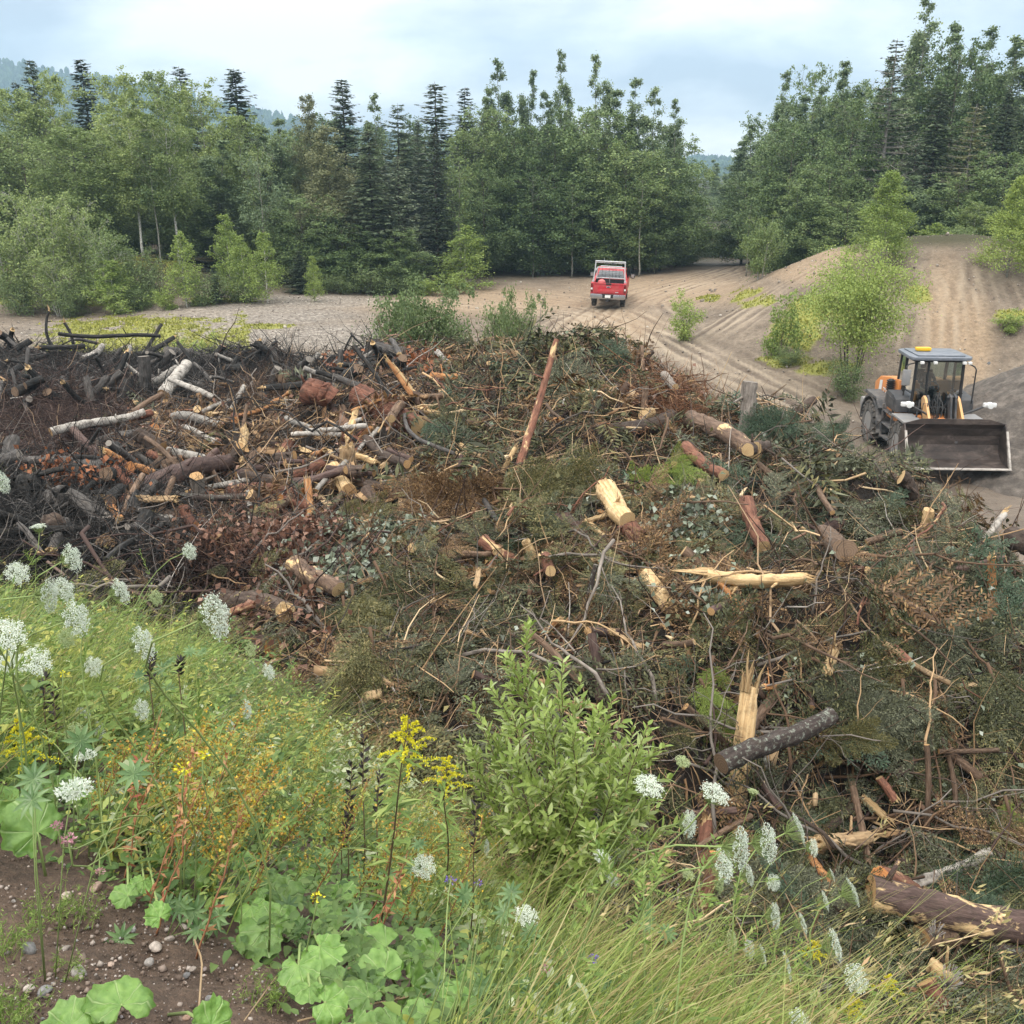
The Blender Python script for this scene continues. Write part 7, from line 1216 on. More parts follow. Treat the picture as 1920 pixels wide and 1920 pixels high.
# low herbs between
lo = G(); P = bank_pts(3600, 1.6, False); per = 9; n = len(P); N_ = n * per; c = np.repeat(P, per, 0) + np.stack([r6.normal(size=N_) * .05, r6.normal(size=N_) * .05, r6.uniform(.005, .07, N_)], 1); az = r6.uniform(0, 6.28, N_); L = r6.uniform(.018, .045, N_); lo.add(*leaves6(c, np.stack([np.cos(az), np.sin(az), r6.uniform(0, .6, N_)], 1), np.tile((0, 0, 1.), (N_, 1)) + r6.normal(size=(N_, 3)) * .3, L, L * .5)); tag(lo.obj('ground_cover', L_d), 'short leafy ground cover under the taller weeds', 'ground cover', kind='stuff')
hh = G(); P = bank_pts(7400, 1.3); per = 13; n = len(P); c = np.repeat(P, per, 0); N_ = n * per; hgt = np.repeat(r6.uniform(.04, .36, n) * np.where(to_px(P)[1] > 1640, .6, 1.), per) * r6.uniform(.1, 1., N_); az = r6.uniform(0, 6.28, N_)
c = c + np.stack([.30 * hgt + r6.normal(size=N_) * .05, r6.normal(size=N_) * .05, hgt], 1); D = np.stack([np.cos(az), np.sin(az), r6.uniform(-.25, .7, N_)], 1); L = np.repeat(r6.uniform(.022, .06, n), per) * r6.uniform(.7, 1.2, N_); W_ = L * np.repeat(r6.uniform(.22, .55, n), per)
kind = np.repeat(r6.choice(4, n, p=(.46, .30, .14, .10)), per); pxh, pyh, _d = to_px(c); kind = np.where((pxh > 620) & (pxh < 830) & (pyh < 1480) & (r6.random(N_) < .6), 3, kind)
for q in range(4): s_ = kind == q; hh.add(*leaves6(c[s_], D[s_], np.tile((0, 0, 1.), (s_.sum(), 1)) + r6.normal(size=(s_.sum(), 3)) * .35, L[s_], W_[s_]), q)
st = P + np.array((0, 0, -.02)); tp = st + np.stack([r6.normal(.10, .05, n), r6.normal(0, .05, n), r6.uniform(.15, .38, n)], 1); hh.add(*tubes(np.stack([st, (st + tp) / 2 + r6.normal(size=(n, 3)) * .015, tp], 1), np.tile((.003, .0025, .0012), (n, 1)), 3, cap=False), 4)
# taller broad weeds toward the brow
P = bank_pts(900, 1.1); qx, qy, _q = to_px(P); P = P[(qx < 620) & (qy < 1560)]; n = len(P); per = 22; N_ = n * per; hh_ = np.repeat(r6.uniform(.25, .6, n), per); f = r6.uniform(.15, 1, N_); lean = np.repeat(np.stack([r6.normal(.35, .2, n), r6.normal(0, .15, n)], 1), per, 0); c = np.repeat(P, per, 0) + np.stack([lean[:, 0] * f * hh_, lean[:, 1] * f * hh_, f * hh_], 1); az = r6.uniform(0, 6.28, N_); L = np.repeat(r6.uniform(.035, .09, n), per) * (1.2 - .6 * f); Wk = L * np.repeat(r6.uniform(.18, .5, n), per); kd_ = np.repeat(r6.choice((0, 1, 1, 2), n), per)
for q in range(3): s_ = kd_ == q; hh.add(*leaves6(c[s_], np.stack([np.cos(az), np.sin(az), r6.uniform(-.2, .8, N_)], 1)[s_], np.tile((0, 0, 1.), (s_.sum(), 1)) + r6.normal(size=(s_.sum(), 3)) * .35, L[s_], Wk[s_]), q)
tp = P + np.stack([lean[::per, 0] * hh_[::per], lean[::per, 1] * hh_[::per], hh_[::per]], 1); hh.add(*tubes(np.stack([P, (P + tp) / 2, tp], 1), np.tile((.003, .0025, .0012), (n, 1)), 3, cap=False), 4)
o = hh.obj('undergrowth', [L_h, L_d, L_y, L_sil, M_stem]); tag(o, 'tangled low leafy weeds covering the bank', 'weeds', kind='stuff')

# queen of the bank: wild carrot
def umbel(seed, fresh=True, rays=46):
    r = np.random.default_rng(seed); fl = G(); st = G(); i = np.arange(rays) + .5; q = np.sqrt(i / rays); a = i * 2.39996 + r.normal(size=rays) * .15; tip = np.stack([q * .46 * np.cos(a), q * .46 * np.sin(a), .10 * (1 - q ** 2) * (1 if fresh else -.6) + r.normal(size=rays) * .015], 1)
    b0 = np.array((0, 0, -.40)); m_ = b0 + (tip - b0) * .5 + np.stack([np.cos(a) * q * .07, np.sin(a) * q * .07, np.full(rays, -.05)], 1); st.add(*tubes(np.stack([np.tile(b0, (rays, 1)), m_, tip], 1), np.full((rays, 3), .007), 3, cap=False))
    k = 27; c = np.repeat(tip, k, 0); n = len(c); e = r.normal(size=(n, 3)) * np.array((.050, .050, .013)); c = c + e; N = norm(np.array((0, 0, 1.)) + r.normal(size=(n, 3)) * .35); D = np.cross(N, rvec(n, r)); L = r.uniform(.026, .044, n); fl.add(*leaves(c - norm(D) * L[:, None] * .5, D, N, L, L * .95, .05)); e2 = norm(np.cross(N, D)); fl.add(*leaves(c - e2 * L[:, None] * .5, e2, N, L, L * .9, .05))
    # bracts
    az = np.linspace(0, 6.28, 9)[:-1]; bt = np.stack([b0 + 0 * az[:, None], b0 + np.stack([.16 * np.cos(az), .16 * np.sin(az), -.03 + 0 * az], 1), b0 + np.stack([.26 * np.cos(az), .26 * np.sin(az), .02 + 0 * az], 1)], 1); st.add(*tubes(bt, np.full((8, 3), .006), 3, cap=False)); return fl, st
UM = [umbel(s) for s in (1, 2, 3)]; UMf = [u[0].mesh('flower_head', F_white) for u in UM]; UMg = [u[0].mesh('flower_head', F_green) for u in UM]; UMs = [u[1].mesh('ray', M_stem) for u in UM]
DIR = dict(R=(.93, -.10, .30), U=(.40, -.25, .88), C=(.45, -.70, .60), T=(.10, -.10, 1.), L=(-.3, -.5, .8), S=(.80, -.45, .42))
def stem_path(root, head, n_, r, k=9):
    """bends out of the soil and meets the flower head from below"""
    L = np.linalg.norm(head - root); p1 = root + np.array((.10, .02, .55)) * L; p2 = head - norm(np.array(n_)) * L * .28; t = np.linspace(0, 1, k)[:, None]; return (1 - t) ** 3 * root + 3 * (1 - t) ** 2 * t * p1 + 3 * (1 - t) * t * t * p2 + t ** 3 * head
def find_root(H_, r, lo=.45, hi=.95):
    best, bs = None, 9e9
    for _ in range(60):
        x = H_[0] - r.uniform(.02, .6); y = max(1.1, H_[1] + r.uniform(-.3, .8)); z = float(bank_z(x, y)); L = math.sqrt((x - H_[0]) ** 2 + (y - H_[1]) ** 2 + (z - H_[2]) ** 2); s = max(0, lo - L) * 4 + max(0, L - hi) * 2 + (0 if z < H_[2] - .15 else 3) + (9 if bool(in_soil(np.array([[x, y, z]]), 0)[0]) else 0) + .3 * r.random()
        if s < bs: best, bs = np.array((x, y, z - .02)), s
    return best
def carrot(px, py, size, dr, label, green=False, dia=.077, group='wild carrot flowers'):
    r = np.random.default_rng(int(px * 13 + py)); t = FPX * dia / (size * .92); H_ = at_t(px, py, t)
    while H_[2] < bank_z(H_[0], H_[1]) + .12 and t > .9: t *= .93; dia *= .93; H_ = at_t(px, py, t)
    root = find_root(H_, r); n_ = norm(np.array(DIR[dr]) + r.normal(size=3) * .10); e = empty('wild_carrot', root, 0, label, 'flower', group)
    X = norm(np.cross((0, 1, .2), n_)); Yv = np.cross(n_, X); M = Matrix(((X[0] * dia, Yv[0] * dia, n_[0] * dia, H_[0] - root[0]), (X[1] * dia, Yv[1] * dia, n_[1] * dia, H_[1] - root[1]), (X[2] * dia, Yv[2] * dia, n_[2] * dia, H_[2] - root[2]), (0, 0, 0, 1)))
    k = int(r.integers(0, 3)); f = mobj('flower_head', (UMg if green else UMf)[k], e); f.matrix_basis = M; q = mobj('ray', UMs[k], f)
    base = H_ - n_ * dia * .40 - root; g = G(); T = stem_path(np.zeros(3), base, n_, r); g.add(*tubes(T[None], np.linspace(.0028, .0017, 9)[None], 5)); g.obj('stem', M_stem, e)
    g = G(); n = 46; a = r.uniform(.08, .75, 5); c = []; D = []
    for q_ in a:
        p = np.array([np.interp(q_, np.linspace(0, 1, 9), T[:, j]) for j in range(3)]); d = norm(np.array((r.normal(), r.normal(), .7))); l = r.uniform(.06, .13)
        for u in np.linspace(.15, 1, 9):
            for s in (-1, 1): c.append(p + d * l * u); D.append(d + s * np.cross(d, (0, 0, 1)) * 1.3 + r.normal(size=3) * .25)
    c = np.array(c); g.add(*leaves(c, np.array(D), rvec(len(c), r) + np.array((0, 0, 1)), r.uniform(.014, .030, len(c)), .006)); g.obj('foliage', L_h, e); return e
CAR = [(72, 987, 32, 'T', 'small flat carrot umbel rising alone against the dark hollow'), (135, 1046, 60, 'R', 'edge on carrot umbel at the top of the weeds against burnt wood'), (33, 1075, 50, 'C', 'carrot umbel at the picture edge under the topmost ones'), (92, 1117, 72, 'R', 'large edge on umbel, left of a pair touching each other'), (120, 1105, 56, 'R', 'upper umbel of the touching pair'), (142, 1160, 74, 'R', 'edge on umbel just below the touching pair'), (226, 1108, 56, 'R', 'lone edge on umbel right of the touching pair'), (355, 1034, 36, 'S', 'open umbel on a long thin stem over the rust brown leaves'), (404, 1155, 98, 'R', 'biggest edge on umbel, hanging in front of the dark pile on a long horizontal stem'), (268, 1207, 74, 'R', 'edge on umbel below and left of the biggest one'), (15, 1190, 74, 'C', 'broad umbel cut by the picture edge'), (20, 1244, 52, 'C', 'umbel below the broad one at the picture edge'), (68, 1240, 62, 'C', 'fuzzy round umbel low beside the edge ones'), (174, 1250, 42, 'S', 'small umbel between the fuzzy round one and the edge on one'), (265, 1331, 46, 'R', 'edge on umbel above the ochre flowers'), (62, 1316, 38, 'R', 'small edge on umbel above the goldenrod plume'), (186, 1370, 38, 'R', 'narrow edge on umbel right of the goldenrod plume'), (155, 1336, 32, 'U', 'small domed umbel beside the narrow edge on one'), (503, 1260, 36, 'S', 'umbel drooping before rotten logs'), (462, 1330, 42, 'R', 'umbel in pale weeds below the rotten logs'), (432, 1365, 34, 'R', 'pale narrow umbel beside the weed grass tips'), (4, 905, 46, 'R', 'umbel at the picture edge above all other weeds'),
 (1217, 1474, 62, 'U', 'bright domed umbel in front of the willow bush tip'), (1341, 1488, 64, 'U', 'domed umbel in front of the tall split trunk'), (1292, 1545, 58, 'S', 'tilted umbel between the willow and the split trunk'), (1388, 1592, 92, 'S', 'largest white umbel of the crowd at the split trunk foot'), (1440, 1582, 84, 'S', 'large umbel pressed beside the largest white one'), (1497, 1555, 66, 'R', 'edge on umbel rising at the end of the crowd'), (1525, 1590, 38, 'S', 'small umbel hanging under the rising edge on one'), (1357, 1622, 74, 'S', 'umbel with green rays showing, below the largest white one'), (1405, 1642, 46, 'S', 'middling umbel below the crowd'), (1450, 1655, 36, 'C', 'small round umbel below the crowd'), (1598, 1672, 58, 'R', 'edge on umbel in front of the reddish log'), (1547, 1690, 42, 'R', 'umbel seen from the side under the lone edge on one'), (1453, 1718, 54, 'S', 'umbel with green centre before the dark log end'), (1505, 1732, 44, 'R', 'slanting narrow umbel below the dark log end'), (1566, 1772, 66, 'R', 'long slanting umbel before the big peeled log'), (1605, 1835, 62, 'C', 'large round umbel before the log stack'), (1475, 1812, 58, 'R', 'dim edge on umbel low in the grass'), (1430, 1792, 44, 'R', 'umbel half hidden by broad leaves'), (1405, 1780, 40, 'S', 'umbel behind the broad leaves'), (986, 1718, 52, 'U', 'solitary white umbel in straw coloured grass'), (1128, 1606, 36, 'U', 'small white umbel at the foot of the willow bush'), (1148, 1650, 32, 'U', 'flat small umbel below the willow bush'), (912, 1590, 34, 'R', 'umbel beside the black seed stalk'), (1500, 1915, 52, 'U', 'umbel cut by the lower picture edge'), (795, 1625, 52, 'C', 'hazy cream umbel among ochre weeds'), (1560, 1640, 26, 'R', 'tiny umbel above the lone edge on one')]
for c_ in CAR: carrot(*c_)
for c_ in [(293, 1121, 34, 'S', 'greenish young umbel beside the lone edge on one'), (470, 1218, 30, 'S', 'greenish round umbel before the rotten logs'), (126, 1196, 42, 'S', 'greenish umbel under the touching pair'), (140, 1378, 52, 'S', 'green feathery umbel seen from below'), (200, 1478, 42, 'U', 'sparse greenish umbel next to the yarrow'), (1412, 1484, 24, 'T', 'small green cup shaped umbel above the crowd'), (1280, 1428, 32, 'U', 'greenish umbel on the tip side of the willow bush'), (1372, 1765, 46, 'S', 'greenish umbel in the long grass'), (1170, 1600, 30, 'U', 'greenish umbel right of the small white one'), (1090, 1776, 36, 'S', 'cream green umbel deep in the long grass'), (30, 1060, 18, 'T', 'tiny green bud at the picture edge'), (1350, 1660, 34, 'S', 'green closed umbel under the crowd'), (1290, 1640, 30, 'U', 'greenish umbel left of the crowd'), (1530, 1870, 36, 'C', 'greenish umbel near the lower picture edge')]: carrot(*c_, green=True, group='green wild carrot umbels')

# goldenrod
def goldenrod(px, py, size, label, dia=.17, lean=(.2, 0, 1)):
    r = np.random.default_rng(int(px + py)); t = FPX * dia / size; H_ = at_t(px, py, t)
    while H_[2] < bank_z(H_[0], H_[1]) + .25 and t > 1.: t *= .93; dia *= .93; H_ = at_t(px, py, t)
    root = find_root(H_, r, .5, 1.0); e = empty('goldenrod', root, 0, label, 'flower', 'goldenrods'); T = stem_path(np.zeros(3), H_ - root + np.array((0, 0, dia * .4)), lean, r); g = G(); g.add(*tubes(T[None], np.linspace(.004, .0015, 9)[None], 5)); g.obj('stem', M_wstem, e)
    g = G(); fl = G()
    for i in range(18):
        f = i / 18; p = H_ - root + np.array((0, 0, dia * (-.55 + .95 * f))); az = i * 2.4 + r.uniform(-.3, .3); l = dia * (.58 * (1 - f) ** .9 + .05); d = np.array((math.cos(az), math.sin(az) * .9, .35)); m = 26; u = np.linspace(.12, 1, m); q = p + r.normal(size=3) * .004 + d * l * u[:, None] + np.array((0, 0, .30)) * l * (u - u ** 2.4)[:, None] * 1.3 - np.array((0, 0, .22)) * l * (u ** 3)[:, None]; g.add(*tubes(q[::5][None], np.full((1, len(q[::5])), .0012), 3, cap=False))
        for _ in range(3): fl.add(*leaves(q + r.normal(size=(m, 3)) * .0022, r.normal(size=(m, 3)) * .6 + np.array((0, 0, .8)), rvec(m, r), r.uniform(.005, .0085, m), .0042))
    g.obj('flower_stalk', M_stem, e); fl.obj('blossom', F_gold, e); k = 64; f = r.uniform(.12, .86, k); c = np.stack([np.interp(f, np.linspace(0, 1, 9), T[:, j]) for j in range(3)], 1); az = r.uniform(0, 6.28, k); lg = G(); lg.add(*leaves6(c, np.stack([np.cos(az), np.sin(az), r.uniform(.1, .6, k)], 1), np.tile((0, 0, 1.), (k, 1)), r.uniform(.05, .09, k), r.uniform(.009, .014, k), .3)); lg.obj('foliage', L_h, e)
goldenrod(768, 1392, 118, 'tall goldenrod with large yellow plume left of the willow bush'); goldenrod(838, 1448, 84, 'smaller goldenrod plume leaning beside the tall one'); goldenrod(42, 1390, 104, 'goldenrod plume leaning in at the picture edge', lean=(.8, 0, .8)); goldenrod(1665, 1845, 52, 'thin pale goldenrod in the lower corner by the logs', .14); goldenrod(1528, 1780, 46, 'small goldenrod among the white umbels', .12); goldenrod(1600, 1890, 60, 'goldenrod spray at the lower picture edge', .14)

# willow bush
def willow(base_px, top_list, label):
    p = hit_bank(*base_px); e = empty('willow_bush', p, 0, label, 'shrub'); w = G(); lf_ = G(); r = np.random.default_rng(17); dep0 = p[1] * cp - (p[2] - CAMZ) * sp
    for (tx, ty) in top_list:
        tip = at_t(tx, ty, dep0 + r.uniform(-.55, .45)) - p; foot = np.array((r.normal() * .10, r.normal() * .10, -.05)); T = wander(foot, tip, 9, .012, r); T[:, 2] += .06 * np.sin(np.linspace(0, np.pi, 9)); w.add(*tubes(T[None], np.linspace(.006, .0015, 9)[None], 5)); L_ = np.linalg.norm(tip)
        lines = [(T, 1.)]
        for i in range(7):
            f = r.uniform(.15, .85); q0 = np.array([np.interp(f, np.linspace(0, 1, 9), T[:, j]) for j in range(3)]); d = norm(norm(tip) + r.normal(size=3) * .55); q = wander(q0, q0 + d * r.uniform(.10, .30), 9, .006, r); w.add(*tubes(q[None], np.linspace(.0025, .001, 9)[None], 4)); lines.append((q, .6))
        for Q_, k_ in lines:
            n = int(np.linalg.norm(Q_[-1] - Q_[0]) / .016) + 6; f = np.linspace(.12, 1, n); c = np.stack([np.interp(f, np.linspace(0, 1, 9), Q_[:, j]) for j in range(3)], 1); ax_d = norm(Q_[-1] - Q_[0]); az = np.arange(n) * 2.4 + r.uniform(0, 6); a_ = norm(np.cross(ax_d, (.3, .9, .1))); b_ = np.cross(ax_d, a_); out = np.cos(az)[:, None] * a_ + np.sin(az)[:, None] * b_
            lf_.add(*leaves6(c, ax_d * .9 + out * .85 + r.normal(size=(n, 3)) * .12, -out + ax_d * .9 + np.array((0, -.2, .5)), r.uniform(.055, .092, n) * (.75 + .35 * (1 - f)), r.uniform(.015, .024, n), .12, .12))
    w.obj('stem', M_wstem, e, True); lf_.obj('foliage', L_w, e)
rt = np.random.default_rng(8); tops = [(988, 1170), (1055, 1240), (1000, 1260), (945, 1235), (920, 1290), (880, 1310), (868, 1395), (1090, 1275), (1120, 1330), (1150, 1300), (1175, 1390), (1215, 1360), (1245, 1400), (1215, 1440), (1140, 1400), (1030, 1330), (960, 1340), (1080, 1370), (1060, 1430), (990, 1420), (900, 1450), (1160, 1470), (1230, 1500), (1100, 1480), (940, 1500), (1030, 1520), (1200, 1540), (880, 1500), (1260, 1560), (1120, 1560), (975, 1570)]
willow((1040, 1680), tops, 'leafy willow bush with upright shoots standing in the middle of the bank')

# black seed stalks of spent lupins
def podstalk(x0, y0, x1, y1, label, t=3.4):
    H_ = at_t(x1, y1, t); B = at_t(x0, y0, t); r = np.random.default_rng(int(x0 * 3 + y1)); root = np.array((B[0] - .03, B[1], float(bank_z(B[0], B[1])) - .02)); e = empty('seed_stalk', root, 0, label, 'seed stalk', 'black lupin seed stalks'); g = G(); T = np.array([(0, 0, 0), (B - root) * .5 + np.array((.01, 0, 0)), B - root, (B + H_) / 2 - root, H_ - root]); g.add(*tubes(T[None], np.linspace(.0028, .0014, 5)[None], 5)); g.obj('stem', M_wstem, e)
    g = G(); L = np.linalg.norm(H_ - B); n = max(14, int(L / .011)); f = np.linspace(0, 1, n) ** .95; c = B + (H_ - B) * f[:, None] - root; az = np.arange(n) * 2.1; ax_d = norm(H_ - B); D = np.stack([np.cos(az), np.sin(az), np.full(n, .95)], 1); g.add(*leaves6(c, D, np.cross(D, rvec(n, r)), r.uniform(.024, .036, n), r.uniform(.007, .011, n), -.25, .5)); g.add(*leaves6(c, D, np.cross(D, np.cross(D, rvec(n, r))), r.uniform(.024, .036, n), r.uniform(.007, .010, n), -.25, .5)); g.obj('seed_pods', M_pod, e)
for a_ in ((652, 1560, 660, 1432, 'black seed stalk left of the goldenrod, tallest of three'), (680, 1470, 682, 1385, 'black seed stalk behind the tallest of three'), (706, 1530, 712, 1455, 'shorter black seed stalk next to the goldenrod stem'), (888, 1600, 893, 1505, 'thick black seed stalk at the foot of the willow bush'), (640, 1590, 655, 1520, 'stubby black seed stalk low among ochre weeds'), (82, 1330, 86, 1270, 'dark seed stalk behind the goldenrod plume'), (280, 1275, 283, 1225, 'dark seed stalk near the edge on umbels'), (335, 1265, 340, 1240, 'small dark seed stalk below the biggest umbel'), (105, 1370, 100, 1290, 'dark thin seed stalk among the fuzzy umbels')): podstalk(*a_)

# St John's wort: yellow green stems with ochre tops
def wort(px, py, h, label, r, ochre=1.):
    p = hit_bank(px, py); e = empty('yellow_weed', p - np.array((0, 0, .02)), 0, label, 'weed', 'ochre topped weeds'); st = G(); lf_ = G(); fl = G(); tip = np.array((h * r.uniform(.25, .7), h * r.uniform(-.1, .15), h)); T = wander(np.zeros(3), tip, 9, .012 * h, r); st.add(*tubes(T[None], np.linspace(.003, .001, 9)[None], 4)); lines = [T]
    for i in range(12):
        f = .25 + .72 * i / 12; q0 = np.array([np.interp(f, np.linspace(0, 1, 9), T[:, j]) for j in range(3)]); az = i * 2.4; d = norm(np.array((math.cos(az), math.sin(az), 1.1)) + norm(tip) * .5); q = wander(q0, q0 + d * h * r.uniform(.14, .26) * (1.1 - .5 * f), 9, .004, r); st.add(*tubes(q[None], np.linspace(.0016, .0008, 9)[None], 3)); lines.append(q)
    for q in lines:
        n = int(np.linalg.norm(q[-1] - q[0]) / .010) + 4; f = r.uniform(.08, 1, n); c = np.stack([np.interp(f, np.linspace(0, 1, 9), q[:, j]) for j in range(3)], 1); lf_.add(*leaves(c, rvec(n, r) + np.array((0, 0, .5)), rvec(n, r) + np.array((0, 0, 1)), r.uniform(.010, .022, n), .0055))
        if r.random() < ochre: m = 13; c = q[-1] + r.normal(size=(m, 3)) * np.array((.016, .016, .010)); fl.add(*leaves(c, rvec(m, r) + np.array((0, 0, .8)), rvec(m, r), r.uniform(.007, .013, m), .007))
    st.obj('stem', M_redstem if r.random() < .5 else M_stem, e); lf_.obj('foliage', L_y, e)
    if fl.n: fl.obj('blossom', L_ochre, e)
rw_ = np.random.default_rng(41)
for i in range(46):
    px = rw_.normal(440, 120) if i < 34 else rw_.normal(760, 60); py = rw_.uniform(1480, 1720) if i < 34 else rw_.uniform(1560, 1780)
    wort(px, py, rw_.uniform(.28, .52), 'yellow green weed with ochre brown seed heads on the bank below the logs', rw_, .85 if py < 1690 else .4)
# red stemmed willowherb
for i in range(14): 
    px, py = rw_.normal(300 if i < 8 else 740, 70), rw_.uniform(1590, 1800); p = hit_bank(px, py); e = empty('red_weed', p - np.array((0, 0, .02)), 0, 'thin reddish weed stem with small red leaves rising from the bank', 'weed', 'reddish weed stems'); h = rw_.uniform(.3, .5); T = wander(np.zeros(3), np.array((h * .35, .02, h)), 9, .006, rw_); g = G(); g.add(*tubes(T[None], np.linspace(.0028, .001, 9)[None], 4)); g.obj('stem', M_redstem, e); n = 26; f = rw_.uniform(.2, 1, n); c = np.stack([np.interp(f, np.linspace(0, 1, 9), T[:, j]) for j in range(3)], 1); g = G(); g.add(*leaves(c, rvec(n, rw_) + np.array((0, 0, .2)), rvec(n, rw_) + np.array((0, 0, 1)), rw_.uniform(.016, .035, n), .008)); g.obj('foliage', leafmat('red_leaf', (.30, .09, .05), (.50, .28, .13), .25, objvar=.2) if i == 0 else bpy.data.materials['red_leaf'], e)

# coltsfoot: broad toothed leaves
def colt_mesh(seed):
    r = np.random.default_rng(seed); nr, na = 7, 44; V = []; th = np.linspace(-2.75, 2.75, na); rim = 1 - .20 * np.abs(np.cos(th * 3.0)) * .5 + .05 * np.sin(th * 13) + .03 * r.normal(size=na); rim *= 1 - .25 * (np.abs(th) / 2.75) ** 6
    for i in range(nr):
        q = i / (nr - 1); rr_ = rim * .5 * q; z = -.06 * q ** 2 + .035 * q * np.cos(th * 3.5 + r.uniform(0, 6)) + .02 * q * np.cos(th * 7 + 1) + .10 * q ** 2 * np.cos(th + r.uniform(0, 6)); V.append(np.stack([rr_ * np.cos(th) + .1 * q, rr_ * np.sin(th), z], 1))
    V = np.concatenate(V); i = np.arange(nr - 1)[:, None]; j = np.arange(na - 1)[None]; F = np.stack([i * na + j, i * na + j + 1, (i + 1) * na + j + 1, (i + 1) * na + j], -1).reshape(-1, 4); return mesh_np('leaf', V, [F], COLT, smooth=True)
m, nt, b, o = nmat('coltsfoot'); t = nd(nt, 'ShaderNodeTexCoord'); oi = nd(nt, 'ShaderNodeObjectInfo'); sx_ = nd(nt, 'ShaderNodeSeparateXYZ', {0: t.outputs['Object']}); an = nd(nt, 'ShaderNodeMath', {0: sx_.outputs[1], 1: sx_.outputs[0]}, operation='ARCTAN2'); am_ = nd(nt, 'ShaderNodeMath', {0: an.outputs[0], 1: 7.}, operation='MULTIPLY'); sn = nd(nt, 'ShaderNodeMath', {0: am_.outputs[0]}, operation='COSINE'); vein = nd(nt, 'ShaderNodeMapRange', {0: sn.outputs[0], 1: .93, 2: 1., 3: 0, 4: .6}, clamp=True)
n1 = nd(nt, 'ShaderNodeTexNoise', {'Vector': t.outputs['Object'], 'Scale': 5., 'Detail': 6}); col = ramp(nt, n1.outputs[0], [(.3, (.10, .21, .035)), (.7, (.22, .36, .085))]); col = mixc(nt, vein.outputs[0], col, (.36, .47, .20)); n2 = nd(nt, 'ShaderNodeTexNoise', {'Vector': t.outputs['Object'], 'Scale': 26., 'Detail': 2}); sp_ = nd(nt, 'ShaderNodeMapRange', {0: n2.outputs[0], 1: .72, 2: .75, 3: 0, 4: .85}, clamp=True); col = mixc(nt, sp_.outputs[0], col, (.09, .055, .02))
hs = nd(nt, 'ShaderNodeHueSaturation', {'Color': col, 'Value': nd(nt, 'ShaderNodeMapRange', {0: oi.outputs['Random'], 3: .75, 4: 1.2}).outputs[0]}); nt.links.new(hs.outputs[0], b.inputs['Base Color']); b.inputs['Roughness'].default_value = .45; bp = nd(nt, 'ShaderNodeBump', {'Strength': .5, 'Distance': .01, 'Height': nd(nt, 'ShaderNodeMath', {0: n1.outputs[0], 1: vein.outputs[0]}, operation='SUBTRACT').outputs[0]}); nt.links.new(bp.outputs[0], b.inputs['Normal']); ms = nd(nt, 'ShaderNodeMixShader', {0: .25, 1: b.outputs[0], 2: nd(nt, 'ShaderNodeBsdfTranslucent', {'Color': hs.outputs[0]}).outputs[0]}); nt.links.new(ms.outputs[0], o.inputs[0]); COLT = m
CM = [colt_mesh(s) for s in range(5)]
def coltsfoot(lst, label, dia=.13):
    """leaves given as photo (x, y, width)"""
    c0 = np.mean([at_t(x, y, FPX * dia / w) for x, y, w in lst], 0); root = np.array((c0[0], c0[1], float(bank_z(c0[0], c0[1])) - .02)); e = empty('coltsfoot', root, 0, label, 'plant', 'coltsfoot plants'); st = G(); r = np.random.default_rng(int(lst[0][0] + lst[0][1]))
    for i, (x, y, w) in enumerate(lst):
        d = dia * r.uniform(.9, 1.05); t = FPX * d / w; H_ = at_t(x, y, t)
        bb = hit_bank(x, y); tb = bb[1] * cp - (bb[2] - CAMZ) * sp; t = tb - r.uniform(.16, .32); d = min(.19, w * t / FPX); H_ = at_t(x, y, t)
        n_ = norm(np.array((.25, -.35, .9)) + r.normal(size=3) * .28); az = r.uniform(0, 6.28); X = norm(np.cross(np.array((math.sin(az), math.cos(az), 0)), n_)); Yv = np.cross(n_, X); s = d * 1.05; q = mobj('leaf', CM[i % 5], e); H2 = H_ - root; q.matrix_basis = Matrix(((X[0] * s, Yv[0] * s, n_[0] * s, H2[0]), (X[1] * s, Yv[1] * s, n_[1] * s, H2[1]), (X[2] * s, Yv[2] * s, n_[2] * s, H2[2]), (0, 0, 0, 1))); f = np.array((H2[0] * .5, H2[1] * .5, float(bank_z(root[0] + H2[0] * .5, root[1] + H2[1] * .5)) - root[2])); st = G(); st.add(*tubes(np.stack([f, (f + H2) / 2 + np.array((0, 0, .02)), H2])[None], np.array([[.004, .0035, .003]]), 5)); st.obj('leaf_stalk', M_stem, e, True)
for l_, t_ in COLT_PLANTS: coltsfoot(l_, t_)
